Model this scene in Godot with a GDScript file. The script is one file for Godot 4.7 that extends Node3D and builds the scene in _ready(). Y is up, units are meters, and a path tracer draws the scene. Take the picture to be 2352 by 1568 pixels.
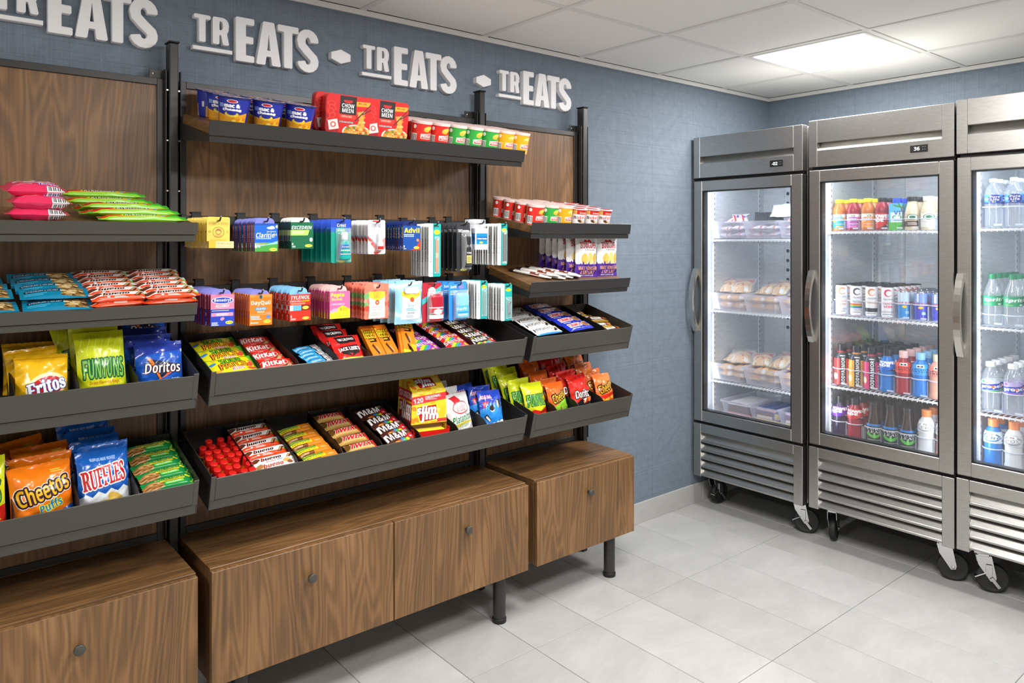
extends Node3D
# A hotel snack shop: snack racks along the back wall, three glass-door coolers along the right wall.
# x runs along the back wall towards the corner at 0, z comes out of the back wall, y is up.

var M := {}          # materials by name
var MESH := {}       # shared meshes by key
var SH := {}         # transforms of the tilted shelves and baskets
var rng := RandomNumberGenerator.new()
var noise := FastNoiseLite.new()
const ORD := ["front", "second", "third", "fourth", "fifth", "sixth", "seventh", "eighth", "ninth", "tenth", "eleventh", "twelfth", "thirteenth", "fourteenth", "fifteenth", "sixteenth"]
const TH := 2.44     # ceiling height
const FX := -0.813   # plane of the cooler doors


func _ready() -> void:
	rng.seed = 7
	noise.seed = 11
	noise.frequency = 0.02
	# ---- camera
	var cam := Camera3D.new()
	cam.name = "camera"
	add_child(cam)
	cam.position = Vector3(-4.374, 1.531, 2.676)
	cam.rotation.y = -0.6914
	cam.projection = Camera3D.PROJECTION_FRUSTUM
	cam.near = 0.05
	cam.far = 60.0
	cam.size = 0.05 * 1568.0 / 1716.5
	cam.frustum_offset = Vector2(0.0, -0.05 * (784.0 - 549.3) / 1716.5)
	cam.current = true
	# ---- surroundings and exposure
	var we := WorldEnvironment.new()
	we.name = "world_environment"
	var env := Environment.new()
	env.background_mode = Environment.BG_COLOR
	env.background_color = Color(0.02, 0.02, 0.022)
	env.tonemap_mode = Environment.TONE_MAPPER_LINEAR
	env.tonemap_exposure = 1.0
	env.sdfgi_enabled = true
	env.ssao_enabled = true
	env.ssil_enabled = true
	we.environment = env
	add_child(we)
	# ---- light panels in the ceiling: the one in view and those behind the camera
	materials()
	ceiling_panel(-0.805, 0.85, 3.3, "square white ceiling light panel glowing above the coolers")
	ceiling_panel(-3.243, 2.678, 5.2, "square white ceiling light panel glowing behind the viewer towards the left")
	ceiling_panel(-0.805, 2.678, 2.8, "square white ceiling light panel glowing in front of the coolers")
	ceiling_panel(-5.682, 1.459, 4.4, "square white ceiling light panel glowing at the far left")
	ceiling_panel(-2.634, 1.459, 4.2, "square white ceiling light panel glowing before the middle rack")
	# ---- the room, the furniture, the goods
	room()
	signs()
	racks()
	paint_all()
	hanging_goods()
	shelf_goods()
	basket_goods()
	coolers()
	cooler_goods()


# ------------------------------------------------------------------ nodes
func mi(called: String, mesh: Mesh, mat: Material, parent: Node = self, xf := Transform3D()) -> MeshInstance3D:
	var o := MeshInstance3D.new()
	o.name = called
	o.mesh = mesh
	if mat:
		o.material_override = mat
	o.transform = xf
	parent.add_child(o, true)
	return o


func tag(o: Node, label: String, category: String, group := "") -> Node:
	o.set_meta("label", label)
	o.set_meta("category", category)
	if group:
		o.set_meta("group", group)
	return o


func thing(called: String, label: String, category: String, xf := Transform3D(), group := "") -> Node3D:
	var o := Node3D.new()
	o.name = called
	add_child(o, true)
	o.transform = xf
	tag(o, label, category, group)
	return o


func proto(called: String) -> Node3D:
	var o := Node3D.new()
	o.name = called
	return o


func put(p: Node3D, xf: Transform3D, label: String, category: String, group := "") -> Node3D:
	var o: Node3D = p.duplicate()
	o.name = p.name
	add_child(o, true)
	o.transform = xf
	tag(o, label, category, group)
	return o


func struct(o: Node) -> Node:
	o.set_meta("kind", "structure")
	return o


func at(x: float, y: float, z: float) -> Transform3D:
	return Transform3D(Basis(), Vector3(x, y, z))


func tf(pos: Vector3, rx := 0.0, ry := 0.0, rz := 0.0) -> Transform3D:
	return Transform3D(Basis(Vector3.UP, ry) * Basis(Vector3.RIGHT, rx) * Basis(Vector3.BACK, rz), pos)


func on(shelf: String, x: float, s: float, h := 0.0, rx := 0.0, ry := 0.0, rz := 0.0) -> Transform3D:
	var f: Transform3D = SH[shelf]
	var p: Vector3 = f.origin + f.basis.y * h + f.basis.z * s
	p.x = x
	return Transform3D(f.basis * Basis(Vector3.UP, ry) * Basis(Vector3.RIGHT, rx) * Basis(Vector3.BACK, rz), p)


# ------------------------------------------------------------------ meshes
class Mb:
	var v := PackedVector3Array()
	var n := PackedVector3Array()
	var t := PackedVector2Array()
	var i := PackedInt32Array()

	func quad(a: Vector3, b: Vector3, c: Vector3, d: Vector3, ua := Vector2(0, 1), ub := Vector2(1, 1), uc := Vector2(1, 0), ud := Vector2(0, 0)) -> void:
		# a b c d run counter-clockwise seen from the front
		var k := v.size()
		var nn := (b - a).cross(d - a).normalized()
		if nn.length() < 0.5:
			nn = (c - b).cross(d - b).normalized()
		v.append_array([a, b, c, d])
		n.append_array([nn, nn, nn, nn])
		t.append_array([ua, ub, uc, ud])
		i.append_array([k, k + 2, k + 1, k, k + 3, k + 2])

	func tri(a: Vector3, b: Vector3, c: Vector3) -> void:
		var k := v.size()
		var nn := (b - a).cross(c - a).normalized()
		v.append_array([a, b, c])
		n.append_array([nn, nn, nn])
		t.append_array([Vector2(0.5, 0.5), Vector2(0.5, 0.5), Vector2(0.5, 0.5)])
		i.append_array([k, k + 2, k + 1])

	func box(c: Vector3, s: Vector3, b := 0.0) -> void:
		var h := s / 2.0
		b = minf(b, minf(h.x, minf(h.y, h.z)) * 0.9)
		for ax in 3:
			var u := (ax + 1) % 3
			var w := (ax + 2) % 3
			for sg in [-1.0, 1.0]:
				var q := []
				for k in [[-1, -1], [1, -1], [1, 1], [-1, 1]]:
					var p := Vector3()
					p[ax] = sg * h[ax]
					p[u] = k[0] * (h[u] - b)
					p[w] = k[1] * (h[w] - b)
					q.append(c + p)
				if sg > 0:
					quad(q[0], q[1], q[2], q[3])
				else:
					quad(q[1], q[0], q[3], q[2])
		if b <= 0.0:
			return
		for ax in 3:
			var u := (ax + 1) % 3
			var w := (ax + 2) % 3
			for su in [-1.0, 1.0]:
				for sw in [-1.0, 1.0]:
					var p0 := Vector3()
					p0[u] = su * h[u]
					p0[w] = sw * (h[w] - b)
					var p1 := Vector3()
					p1[u] = su * (h[u] - b)
					p1[w] = sw * h[w]
					var lo := Vector3()
					lo[ax] = -(h[ax] - b)
					var hi := -lo
					if su * sw > 0:
						quad(c + p0 + lo, c + p1 + lo, c + p1 + hi, c + p0 + hi)
					else:
						quad(c + p1 + lo, c + p0 + lo, c + p0 + hi, c + p1 + hi)
		for sx in [-1.0, 1.0]:
			for sy in [-1.0, 1.0]:
				for sz in [-1.0, 1.0]:
					var a := c + Vector3(sx * h.x, sy * (h.y - b), sz * (h.z - b))
					var d := c + Vector3(sx * (h.x - b), sy * h.y, sz * (h.z - b))
					var e := c + Vector3(sx * (h.x - b), sy * (h.y - b), sz * h.z)
					if sx * sy * sz > 0:
						tri(a, d, e)
					else:
						tri(a, e, d)

	func prism(pts: PackedVector2Array, z0: float, z1: float, b := 0.0) -> void:
		# a flat outline (counter-clockwise, y up) given depth from z0 to z1, its front edge bevelled by b
		var cnt := pts.size()
		var inner := pts
		if b > 0.0:
			var off := Geometry2D.offset_polygon(pts, -b, Geometry2D.JOIN_MITER)
			if off.size() == 1 and off[0].size() == cnt:
				inner = off[0]
				# start both outlines at the same corner
				var best := 0
				for k in cnt:
					if inner[k].distance_to(pts[0]) < inner[best].distance_to(pts[0]):
						best = k
				inner = inner.slice(best) + inner.slice(0, best)
			else:
				b = 0.0
		for k in cnt:
			var p := pts[k]
			var q := pts[(k + 1) % cnt]
			quad(Vector3(p.x, p.y, z0), Vector3(q.x, q.y, z0), Vector3(q.x, q.y, z1 - b), Vector3(p.x, p.y, z1 - b))
			if b > 0.0:
				var pi := inner[k]
				var qi := inner[(k + 1) % cnt]
				quad(Vector3(p.x, p.y, z1 - b), Vector3(q.x, q.y, z1 - b), Vector3(qi.x, qi.y, z1), Vector3(pi.x, pi.y, z1))
		var tr_i := Geometry2D.triangulate_polygon(inner)
		for k in range(0, tr_i.size(), 3):
			var a := inner[tr_i[k]]
			var e := inner[tr_i[k + 1]]
			var f := inner[tr_i[k + 2]]
			if (e - a).cross(f - a) < 0:
				var sw := e
				e = f
				f = sw
			tri(Vector3(a.x, a.y, z1), Vector3(e.x, e.y, z1), Vector3(f.x, f.y, z1))

	func tube(path: PackedVector3Array, r: float, seg := 8, flat := 1.0) -> void:
		var base := v.size()
		var up := Vector3.UP
		for k in path.size():
			var d := (path[mini(k + 1, path.size() - 1)] - path[maxi(k - 1, 0)]).normalized()
			if absf(d.dot(up)) > 0.95:
				up = Vector3.RIGHT
			var sx := d.cross(up).normalized()
			var sy := sx.cross(d).normalized()
			for s in seg:
				var a := TAU * s / seg
				var o := sx * cos(a) + sy * sin(a) * flat
				v.append(path[k] + o * r)
				n.append(o.normalized())
				t.append(Vector2(float(s) / seg, float(k) / path.size()))
		for k in path.size() - 1:
			for s in seg:
				var a := base + k * seg + s
				var b := base + k * seg + (s + 1) % seg
				i.append_array([a, b, a + seg, b, b + seg, a + seg])
		for e in [0, path.size() - 1]:
			var c := v.size()
			var d := (path[1] - path[0]).normalized() * -1.0 if e == 0 else (path[e] - path[e - 1]).normalized()
			v.append(path[e])
			n.append(d)
			t.append(Vector2(0.5, 0.5))
			for s in seg:
				v.append(v[base + e * seg + s])
				n.append(d)
				t.append(Vector2(0.5, 0.5))
			for s in seg:
				var a := c + 1 + s
				var b := c + 1 + (s + 1) % seg
				if e == 0:
					i.append_array([c, b, a])
				else:
					i.append_array([c, a, b])

	func lathe(prof: Array, seg := 24, rep := 2) -> void:
		# prof: [radius, y] from the bottom up; u runs rep times round, one middle facing +z; v from 1 at the bottom to 0
		var m := prof.size()
		var y0: float = prof[0][1]
		var y1: float = prof[m - 1][1]
		var per := seg / rep
		for part in rep:
			var base := v.size()
			for k in m:
				var ka := maxi(k - 1, 0)
				var kb := mini(k + 1, m - 1)
				var nr := Vector2(prof[kb][1] - prof[ka][1], prof[ka][0] - prof[kb][0]).normalized()
				for s in per + 1:
					var f := (part + float(s) / per) / rep + (0.25 if rep == 2 else 0.0)
					var dir := Vector3(-sin(TAU * f), 0, -cos(TAU * f))
					v.append(Vector3(dir.x * prof[k][0], prof[k][1], dir.z * prof[k][0]))
					n.append((dir * nr.x + Vector3.UP * nr.y).normalized())
					t.append(Vector2(float(s) / per, (y1 - prof[k][1]) / maxf(y1 - y0, 1e-5)))
			for k in m - 1:
				for s in per:
					var a := base + k * (per + 1) + s
					i.append_array([a, a + per + 1, a + 1, a + 1, a + per + 1, a + per + 2])

	func turn(from: int, xf: Transform3D) -> void:
		for k in range(from, v.size()):
			v[k] = xf * v[k]
			n[k] = (xf.basis * n[k]).normalized()

	func done() -> ArrayMesh:
		var arr := []
		arr.resize(Mesh.ARRAY_MAX)
		arr[Mesh.ARRAY_VERTEX] = v
		arr[Mesh.ARRAY_NORMAL] = n
		arr[Mesh.ARRAY_TEX_UV] = t
		arr[Mesh.ARRAY_INDEX] = i
		var am := ArrayMesh.new()
		am.add_surface_from_arrays(Mesh.PRIMITIVE_TRIANGLES, arr)
		return am


func box(s: Vector3, b := 0.002, c := Vector3.ZERO) -> Mesh:
	var key := "b%s%s%s" % [s, b, c]
	if not MESH.has(key):
		var m := Mb.new()
		m.box(c, s, b)
		MESH[key] = m.done()
	return MESH[key]


func lathe(key: String, prof: Array, seg := 24, rep := 2) -> Mesh:
	key = "l" + key
	if not MESH.has(key):
		var m := Mb.new()
		m.lathe(prof, seg, rep)
		MESH[key] = m.done()
	return MESH[key]


func tube(pts: Array, r: float, seg := 8, flat := 1.0) -> Mesh:
	var m := Mb.new()
	m.tube(PackedVector3Array(pts), r, seg, flat)
	return m.done()


# A filled film bag or wrapper: width w, height h, depth d, origin at the middle of its bottom edge, face to +z.
# cv: crimped share at top and bottom, cu: crimped share at the sides, e: how square its section is
func pillow(key: String, w: float, h: float, d: float, cv := 0.07, cu := 0.0, e := 0.55, wr := 0.1, nx := 14, ny := 18, flop := 0.0) -> Mesh:
	if MESH.has(key):
		return MESH[key]
	var m := Mb.new()
	var sd := float(hash(key) % 977)
	for side in [1.0, -1.0]:
		var base := m.v.size()
		for j in ny + 1:
			for k in nx + 1:
				var u := float(k) / nx
				var vv := float(j) / ny
				var uu := clampf((u - cu) / (1.0 - 2.0 * cu), 0.0, 1.0)
				var vw := clampf((vv - cv) / (1.0 - 2.0 * cv), 0.0, 1.0)
				var a := pow(maxf(sin(PI * uu), 0.0), e) * pow(maxf(sin(PI * vw), 0.0), e)
				var edge := k == 0 or k == nx or j == 0 or j == ny
				var th := d * 0.5 * a
				var wn := noise.get_noise_3d(u * w * 900.0 + sd, vv * h * 900.0, side * 60.0 + sd) + 0.6 * noise.get_noise_3d(u * w * 2200.0, vv * h * 2200.0 + sd, side * 90.0)
				th += d * wr * wn * (0.35 + 0.65 * (1.0 - a * a)) * (1.0 if a > 0.02 else 0.0)
				if cv > 0.0 and not edge and (vv < cv or vv > 1.0 - cv):
					th = 0.0006 + 0.0006 * sin(u * w * 900.0)
				if cu > 0.0 and not edge and (u < cu or u > 1.0 - cu):
					th = 0.0006 + 0.0006 * sin(vv * h * 900.0)
				if edge:
					th = 0.0
				var x := (u - 0.5) * w * (1.0 - 0.07 * a - (0.05 * pow(sin(PI * vw), 0.6) if cv > 0.0 and cu == 0.0 else 0.0))
				var y := (1.0 - vv) * h * 1.0
				if cu > 0.0 and cv == 0.0:
					y = h * 0.5 + (y - h * 0.5) * (1.0 - 0.05 * pow(maxf(sin(PI * uu), 0.0), 0.6))
				if cv > 0.0 and (j == 0 or j == ny):
					y += 0.0007 * (1.0 if k % 2 == 0 else -1.0)
				if cu > 0.0 and (k == 0 or k == nx):
					x += 0.001 * (1.0 if j % 2 == 0 else -1.0)
				var bend := flop * pow(maxf(0.0, 1.0 - vv / 0.35), 2.0) * h * 0.25
				bend += 0.02 * w * noise.get_noise_2d(u * 160.0 + sd, vv * 90.0) * (1.0 if cv > 0 else 0.3)
				m.v.append(Vector3(x, y, side * th + bend))
				m.t.append(Vector2(u, vv))
				m.n.append(Vector3(0, 0, side))
		for j in ny:
			for k in nx:
				var q := base + j * (nx + 1) + k
				var tri := [q, q + 1, q + nx + 1, q + 1, q + nx + 2, q + nx + 1]
				if side < 0:
					tri = [q, q + nx + 1, q + 1, q + 1, q + nx + 1, q + nx + 2]
				m.i.append_array(tri)
	# smooth normals
	var acc := PackedVector3Array()
	acc.resize(m.v.size())
	for k in range(0, m.i.size(), 3):
		var a := m.v[m.i[k]]
		var nn := (m.v[m.i[k + 2]] - a).cross(m.v[m.i[k + 1]] - a)
		for q in 3:
			acc[m.i[k + q]] += nn
	for k in acc.size():
		m.n[k] = acc[k].normalized() if acc[k].length() > 1e-12 else m.n[k]
	MESH[key] = m.done()
	return MESH[key]


# A printed carton, origin at the middle of its bottom, face to +z. The front takes the first fu of the print's width, the sides the rest.
func carton(w: float, h: float, d: float, fu := 0.8, taper := 0.0) -> Mesh:
	var key := "c%s,%s,%s,%s,%s" % [w, h, d, fu, taper]
	if MESH.has(key):
		return MESH[key]
	var m := Mb.new()
	var x := w / 2
	var z := d / 2
	var xt := x - taper
	var zt := z - taper
	var f := [Vector3(-x, 0, z), Vector3(x, 0, z), Vector3(xt, h, zt), Vector3(-xt, h, zt)]
	var b := [Vector3(-x, 0, -z), Vector3(x, 0, -z), Vector3(xt, h, -zt), Vector3(-xt, h, -zt)]
	m.quad(f[0], f[1], f[2], f[3], Vector2(0, 1), Vector2(fu, 1), Vector2(fu, 0), Vector2(0, 0))
	m.quad(b[1], b[0], b[3], b[2], Vector2(0, 1), Vector2(fu, 1), Vector2(fu, 0), Vector2(0, 0))
	m.quad(b[0], f[0], f[3], b[3], Vector2(fu, 1), Vector2(1, 1), Vector2(1, 0), Vector2(fu, 0))
	m.quad(f[1], b[1], b[2], f[2], Vector2(fu, 1), Vector2(1, 1), Vector2(1, 0), Vector2(fu, 0))
	var c := [Vector2(0.02, 0.03), Vector2(0.05, 0.03), Vector2(0.05, 0.01), Vector2(0.02, 0.01)]
	m.quad(f[3], f[2], b[2], b[3], c[0], c[1], c[2], c[3])
	m.quad(b[0], b[1], f[1], f[0], c[0], c[1], c[2], c[3])
	MESH[key] = m.done()
	return MESH[key]


# a flat card with rounded corners and an optional hang slot, origin at the middle of its bottom, face to +z, printed
func card(w: float, h: float, t: float, r := 0.006, slot := true) -> Mesh:
	var key := "card%s,%s,%s,%s" % [w, h, t, slot]
	if MESH.has(key):
		return MESH[key]
	var pts := PackedVector2Array()
	for c in [[w / 2 - r, r, -90], [w / 2 - r, h - r, 0], [-w / 2 + r, h - r, 90], [-w / 2 + r, r, 180]]:
		for k in 4:
			var a := deg_to_rad(c[2] + 30.0 * k)
			pts.append(Vector2(c[0] + r * cos(a), c[1] + r * sin(a)))
	var m := Mb.new()
	var cnt := pts.size()
	for k in cnt:
		var p := pts[k]
		var q := pts[(k + 1) % cnt]
		m.quad(Vector3(p.x, p.y, -t / 2), Vector3(q.x, q.y, -t / 2), Vector3(q.x, q.y, t / 2), Vector3(p.x, p.y, t / 2))
		var e := Vector2(0.02, 0.5)
		for z in 4:
			m.t[m.t.size() - 1 - z] = e
	# front and back as strips of quads between mirrored points
	var tris := Geometry2D.triangulate_polygon(pts)
	for sg in [1.0, -1.0]:
		for k in range(0, tris.size(), 3):
			var a := pts[tris[k]]
			var b := pts[tris[k + 1]]
			var c := pts[tris[k + 2]]
			if (b - a).cross(c - a) * sg < 0:
				var sw := b
				b = c
				c = sw
			var k0 := m.v.size()
			m.tri(Vector3(a.x, a.y, sg * t / 2), Vector3(b.x, b.y, sg * t / 2), Vector3(c.x, c.y, sg * t / 2))
			for q in 3:
				var p: Vector3 = m.v[k0 + q]
				m.t[k0 + q] = Vector2(p.x / w + 0.5, 1.0 - p.y / h)
	MESH[key] = m.done()
	return MESH[key]


# ------------------------------------------------------------------ materials
func sm(key: String, c: Color, rough := 0.5, metal := 0.0) -> StandardMaterial3D:
	var m := StandardMaterial3D.new()
	m.resource_name = key
	m.albedo_color = c
	m.roughness = rough
	m.metallic = metal
	M[key] = m
	return m


func tri_tex(m: StandardMaterial3D, tex: Texture2D, sc: Vector3, world := true) -> void:
	m.albedo_texture = tex
	m.uv1_triplanar = true
	m.uv1_world_triplanar = world
	m.uv1_scale = sc
	m.uv1_triplanar_sharpness = 8.0


func pix(w: int, h: int, f: Callable) -> ImageTexture:
	var d := PackedByteArray()
	d.resize(w * h * 3)
	for y in h:
		for x in w:
			var c: Color = f.call(x, y)
			var k := (y * w + x) * 3
			d[k] = clampi(int(c.r * 255.0), 0, 255)
			d[k + 1] = clampi(int(c.g * 255.0), 0, 255)
			d[k + 2] = clampi(int(c.b * 255.0), 0, 255)
	return ImageTexture.create_from_image(Image.create_from_data(w, h, false, Image.FORMAT_RGB8, d))


# noise that repeats over w x h
func loop_noise(n: FastNoiseLite, x: float, y: float, w: float, h: float, sx: float, sy: float) -> float:
	var a := TAU * x / w
	var b := TAU * y / h
	return n.get_noise_3d(cos(a) * sx * w / TAU + cos(b) * sy * h / TAU, sin(a) * sx * w / TAU, sin(b) * sy * h / TAU)


func materials() -> void:
	# walnut: grain along the picture's height
	var big := FastNoiseLite.new()
	big.seed = 3
	big.frequency = 1.0
	big.fractal_octaves = 3
	var fine := FastNoiseLite.new()
	fine.seed = 5
	fine.frequency = 1.0
	fine.fractal_octaves = 2
	var dark := Color("#594129")
	var mid := Color("#88623c")
	var lite := Color("#a57f53")
	var grain := func(x: int, y: int) -> Color:
		var warp := loop_noise(big, x, y, 512, 512, 0.006, 0.0035)
		var rings := sin((loop_noise(big, x + 90, y, 512, 512, 0.009, 0.0016) * 2.2 + warp * 0.8) * 17.0)
		var f := loop_noise(fine, x, y, 512, 512, 0.16, 0.006)
		var g := loop_noise(fine, x + 33, y, 512, 512, 0.45, 0.02)
		var v := 0.54 + 0.16 * rings + 0.24 * f + 0.15 * g + 0.36 * warp
		return dark.lerp(mid, clampf(v * 1.6, 0, 1)) if v < 0.6 else mid.lerp(lite, clampf((v - 0.6) * 1.8, 0, 1))
	var wood := pix(512, 512, grain)
	var turned: Image = wood.get_image().duplicate()
	turned.rotate_90(CLOCKWISE)
	tri_tex(sm("wood", Color(0.93, 0.93, 0.93), 0.42), wood, Vector3(1.15, 0.62, 1.15))
	tri_tex(sm("wood_flat", Color(0.93, 0.93, 0.93), 0.36), ImageTexture.create_from_image(turned), Vector3(0.62, 1.15, 1.15))
	tri_tex(sm("wood_edge", Color(1.0, 0.98, 0.95), 0.45), ImageTexture.create_from_image(turned), Vector3(0.8, 6.0, 0.8))
	# grasscloth wallpaper
	var rows := PackedFloat32Array()
	var cols := PackedFloat32Array()
	for k in 512:
		rows.append(rng.randf())
		cols.append(rng.randf())
	var slubs := {}
	for k in 26:
		var y := rng.randi() % 512
		var x0 := rng.randi() % 512
		for q in rng.randi_range(60, 300):
			slubs[Vector2i((x0 + q) % 512, (y + int(q * 0.012 * (k % 3 - 1))) % 512)] = -0.1
	for k in 40:
		var y := rng.randi() % 512
		var x0 := rng.randi() % 512
		for q in rng.randi_range(6, 18):
			slubs[Vector2i((x0 + q) % 512, y)] = 0.16
	var base := Color("#788593")
	var weave := func(x: int, y: int) -> Color:
		var v := 0.9 + 0.07 * (rows[y] - 0.5) * (1.0 + loop_noise(big, x, y, 512, 512, 0.03, 0.2)) + 0.07 * (cols[x] - 0.5) * (1.0 + 1.4 * loop_noise(fine, x, y, 512, 512, 0.2, 0.03))
		v += 0.05 * loop_noise(fine, x, y, 512, 512, 0.3, 0.3) + 0.05 * loop_noise(big, x, y, 512, 512, 0.02, 0.02)
		v += slubs.get(Vector2i(x, y), 0.0)
		return base * v * 1.05
	tri_tex(sm("wallpaper", Color.WHITE, 0.75), pix(512, 512, weave), Vector3(1.7, 1.7, 1.7))
	# pale cement tiles
	var cloud := func(x: int, y: int) -> Color:
		var v := 0.95 + 0.05 * loop_noise(big, x, y, 256, 256, 0.012, 0.02) + 0.02 * loop_noise(fine, x, y, 256, 256, 0.06, 0.16) + 0.02 * loop_noise(fine, x + 70, y, 256, 256, 0.6, 0.6)
		return Color("#bcbcba") * v
	var cement := pix(256, 256, cloud)
	for k in 3:
		tri_tex(sm("tile%d" % k, Color(1.0 - 0.02 * k, 1.0 - 0.02 * k, 1.0 - 0.022 * k), 0.5), cement, Vector3(0.9, 0.9, 0.9))
		M["tile%d" % k].uv1_offset = Vector3(0.31 * k, 0.17 * k, 0.43 * k)
	sm("galvanised", Color("#8c8c8a"), 0.75, 0.2)
	sm("grout", Color("#9c9b97"), 0.8)
	# brushed steel
	var br := func(x: int, y: int) -> Color:
		var v := 0.93 + 0.09 * loop_noise(fine, x, y, 256, 256, 0.02, 0.9)
		return Color(v, v, v)
	var brushed := pix(256, 256, br)
	tri_tex(sm("steel", Color("#cdcbc7"), 0.34, 1.0), brushed, Vector3(5, 5, 5))
	tri_tex(sm("steel_inside", Color("#e2e6ea"), 0.45, 0.25), brushed, Vector3(2.5, 2.5, 2.5))
	sm("handle_steel", Color("#d6d4cf"), 0.22, 1.0)
	sm("chrome", Color("#d5d5d6"), 0.2, 1.0)
	sm("white_wire", Color("#d9dade"), 0.4)
	var clear := sm("glass", Color(0.9, 0.95, 1.0, 0.04), 0.02)
	clear.transparency = BaseMaterial3D.TRANSPARENCY_ALPHA
	var tub := sm("clear_plastic", Color(0.9, 0.89, 0.95, 0.32), 0.12)
	tub.transparency = BaseMaterial3D.TRANSPARENCY_ALPHA
	var pet := sm("clear_bottle", Color(0.86, 0.89, 0.92, 0.16), 0.08)
	pet.transparency = BaseMaterial3D.TRANSPARENCY_ALPHA
	var film := sm("clear_film", Color(0.95, 0.96, 0.98, 0.18), 0.1)
	film.transparency = BaseMaterial3D.TRANSPARENCY_ALPHA
	var org := sm("frosted_rack", Color(0.9, 0.92, 0.97, 0.45), 0.35)
	org.transparency = BaseMaterial3D.TRANSPARENCY_ALPHA
	sm("black_metal", Color("#2b2a29"), 0.38)
	sm("bronze_metal", Color("#4a4741"), 0.36, 0.2)
	sm("black", Color("#121213"), 0.5)
	sm("rubber", Color("#1d1d1e"), 0.55)
	sm("ceiling_tile", Color("#efeeea"), 0.9)
	sm("ceiling_tee", Color("#e2e1de"), 0.6)
	sm("plaster", Color("#efece6"), 0.9)
	sm("sign_white", Color("#f4f4f6"), 0.5)
	var glow := sm("panel_glow", Color.WHITE, 0.6)
	glow.emission_enabled = true
	glow.emission = Color(1.0, 0.99, 0.98)
	glow.emission_energy_multiplier = 1.25
	var led := sm("led_glow", Color.WHITE, 0.6)
	led.emission_enabled = true
	led.emission = Color(0.9, 0.95, 1.0)
	led.emission_energy_multiplier = 0.6
	var dig := sm("digit_glow", Color.WHITE, 0.6)
	dig.emission_enabled = true
	dig.emission = Color(0.9, 0.95, 1.0)
	dig.emission_energy_multiplier = 1.0
	for c in [["white", "#e8e8e8"], ["red", "#d8201c"], ["yellow", "#f0c818"], ["teal", "#12a5a0"], ["blue", "#1f49c0"], ["navy", "#182a6a"], ["orange", "#ef7a18"], ["green", "#2a9a3c"], ["brown", "#4a2a1c"], ["pink", "#e87aa8"], ["purple", "#5a2a92"], ["tan", "#d8b078"], ["grey", "#8a8d92"], ["juice_orange", "#c8722a"], ["juice_red", "#9c1a30"], ["juice_blue", "#1474c8"], ["juice_purple", "#2a1838"], ["juice_peach", "#d89a86"], ["juice_white", "#d5d8dc"], ["tea", "#2a1410"], ["cream", "#d9c8aa"], ["cap_yellow", "#e6d820"], ["cap_blue", "#8ac0e8"], ["cap_orange", "#f08a4a"], ["cap_green", "#0f7a50"], ["lid_pink", "#f0c4c0"], ["lilac", "#8a8ee0"], ["light_blue", "#86c4ea"], ["crimson", "#b01a30"], ["lip_balm", "#f2d254"], ["black_film", "#26262a"], ["bread", "#d9b48a"], ["meat", "#b5625a"], ["cap_black", "#1a1c20"]]:
		sm(c[0], Color(c[1]), 0.32)


# ------------------------------------------------------------------ printing: every print is a cell of one of two shared sheets
const CELL := 256
const PER := 8
var sheets := []
var cells := {}
var cur := Rect2i()
var sheet: Image
var glyphs := {}
var fonts := []


func begin(key: String, bg: String) -> void:
	var n := cells.size()
	cells[key] = n
	if n % (PER * PER) == 0:
		sheets.append(Image.create(CELL * PER, CELL * PER, false, Image.FORMAT_RGB8))
	sheet = sheets[n / (PER * PER)]
	var k := n % (PER * PER)
	cur = Rect2i((k % PER) * CELL, (k / PER) * CELL, CELL, CELL)
	sheet.fill_rect(cur, Color(bg))


func R(x: float, y: float, w: float, h: float, c: String) -> void:
	var a := Rect2i(roundi(cur.position.x + x * CELL), roundi(cur.position.y + y * CELL), maxi(1, roundi(w * CELL)), maxi(1, roundi(h * CELL)))
	sheet.fill_rect(a.intersection(cur), Color(c))


func fill(cs: Array, c: Color) -> void:
	var rows := {}
	for pts in cs:
		var n: int = pts.size()
		for k in n:
			var a: Vector2 = pts[k]
			var b: Vector2 = pts[(k + 1) % n]
			if a.y > b.y:
				var sw := a
				a = b
				b = sw
			var y0 := maxi(0, ceili(a.y - 0.5))
			var y1 := mini(CELL, ceili(b.y - 0.5))
			if y1 <= y0:
				continue
			var sl := (b.x - a.x) / (b.y - a.y)
			for y in range(y0, y1):
				if not rows.has(y):
					rows[y] = []
				rows[y].append(a.x + (y + 0.5 - a.y) * sl)
	for y in rows:
		var xs: Array = rows[y]
		xs.sort()
		for k in range(0, xs.size() - 1, 2):
			var x0 := clampi(roundi(xs[k]), 0, CELL)
			var x1 := clampi(roundi(xs[k + 1]), 0, CELL)
			if x1 > x0:
				sheet.fill_rect(Rect2i(cur.position.x + x0, cur.position.y + y, x1 - x0, 1), c)


func G(pts: Array, c: String) -> void:
	var p := []
	for k in range(0, pts.size(), 2):
		p.append(Vector2(pts[k], pts[k + 1]) * CELL)
	fill([p], Color(c))


func E(cx: float, cy: float, rx: float, ry: float, c: String, rot := 0.0) -> void:
	var p := []
	for k in 28:
		var a := TAU * k / 28.0
		p.append((Vector2(cx, cy) + Vector2(rx * cos(a), ry * sin(a)).rotated(rot)) * CELL)
	fill([p], Color(c))


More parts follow.
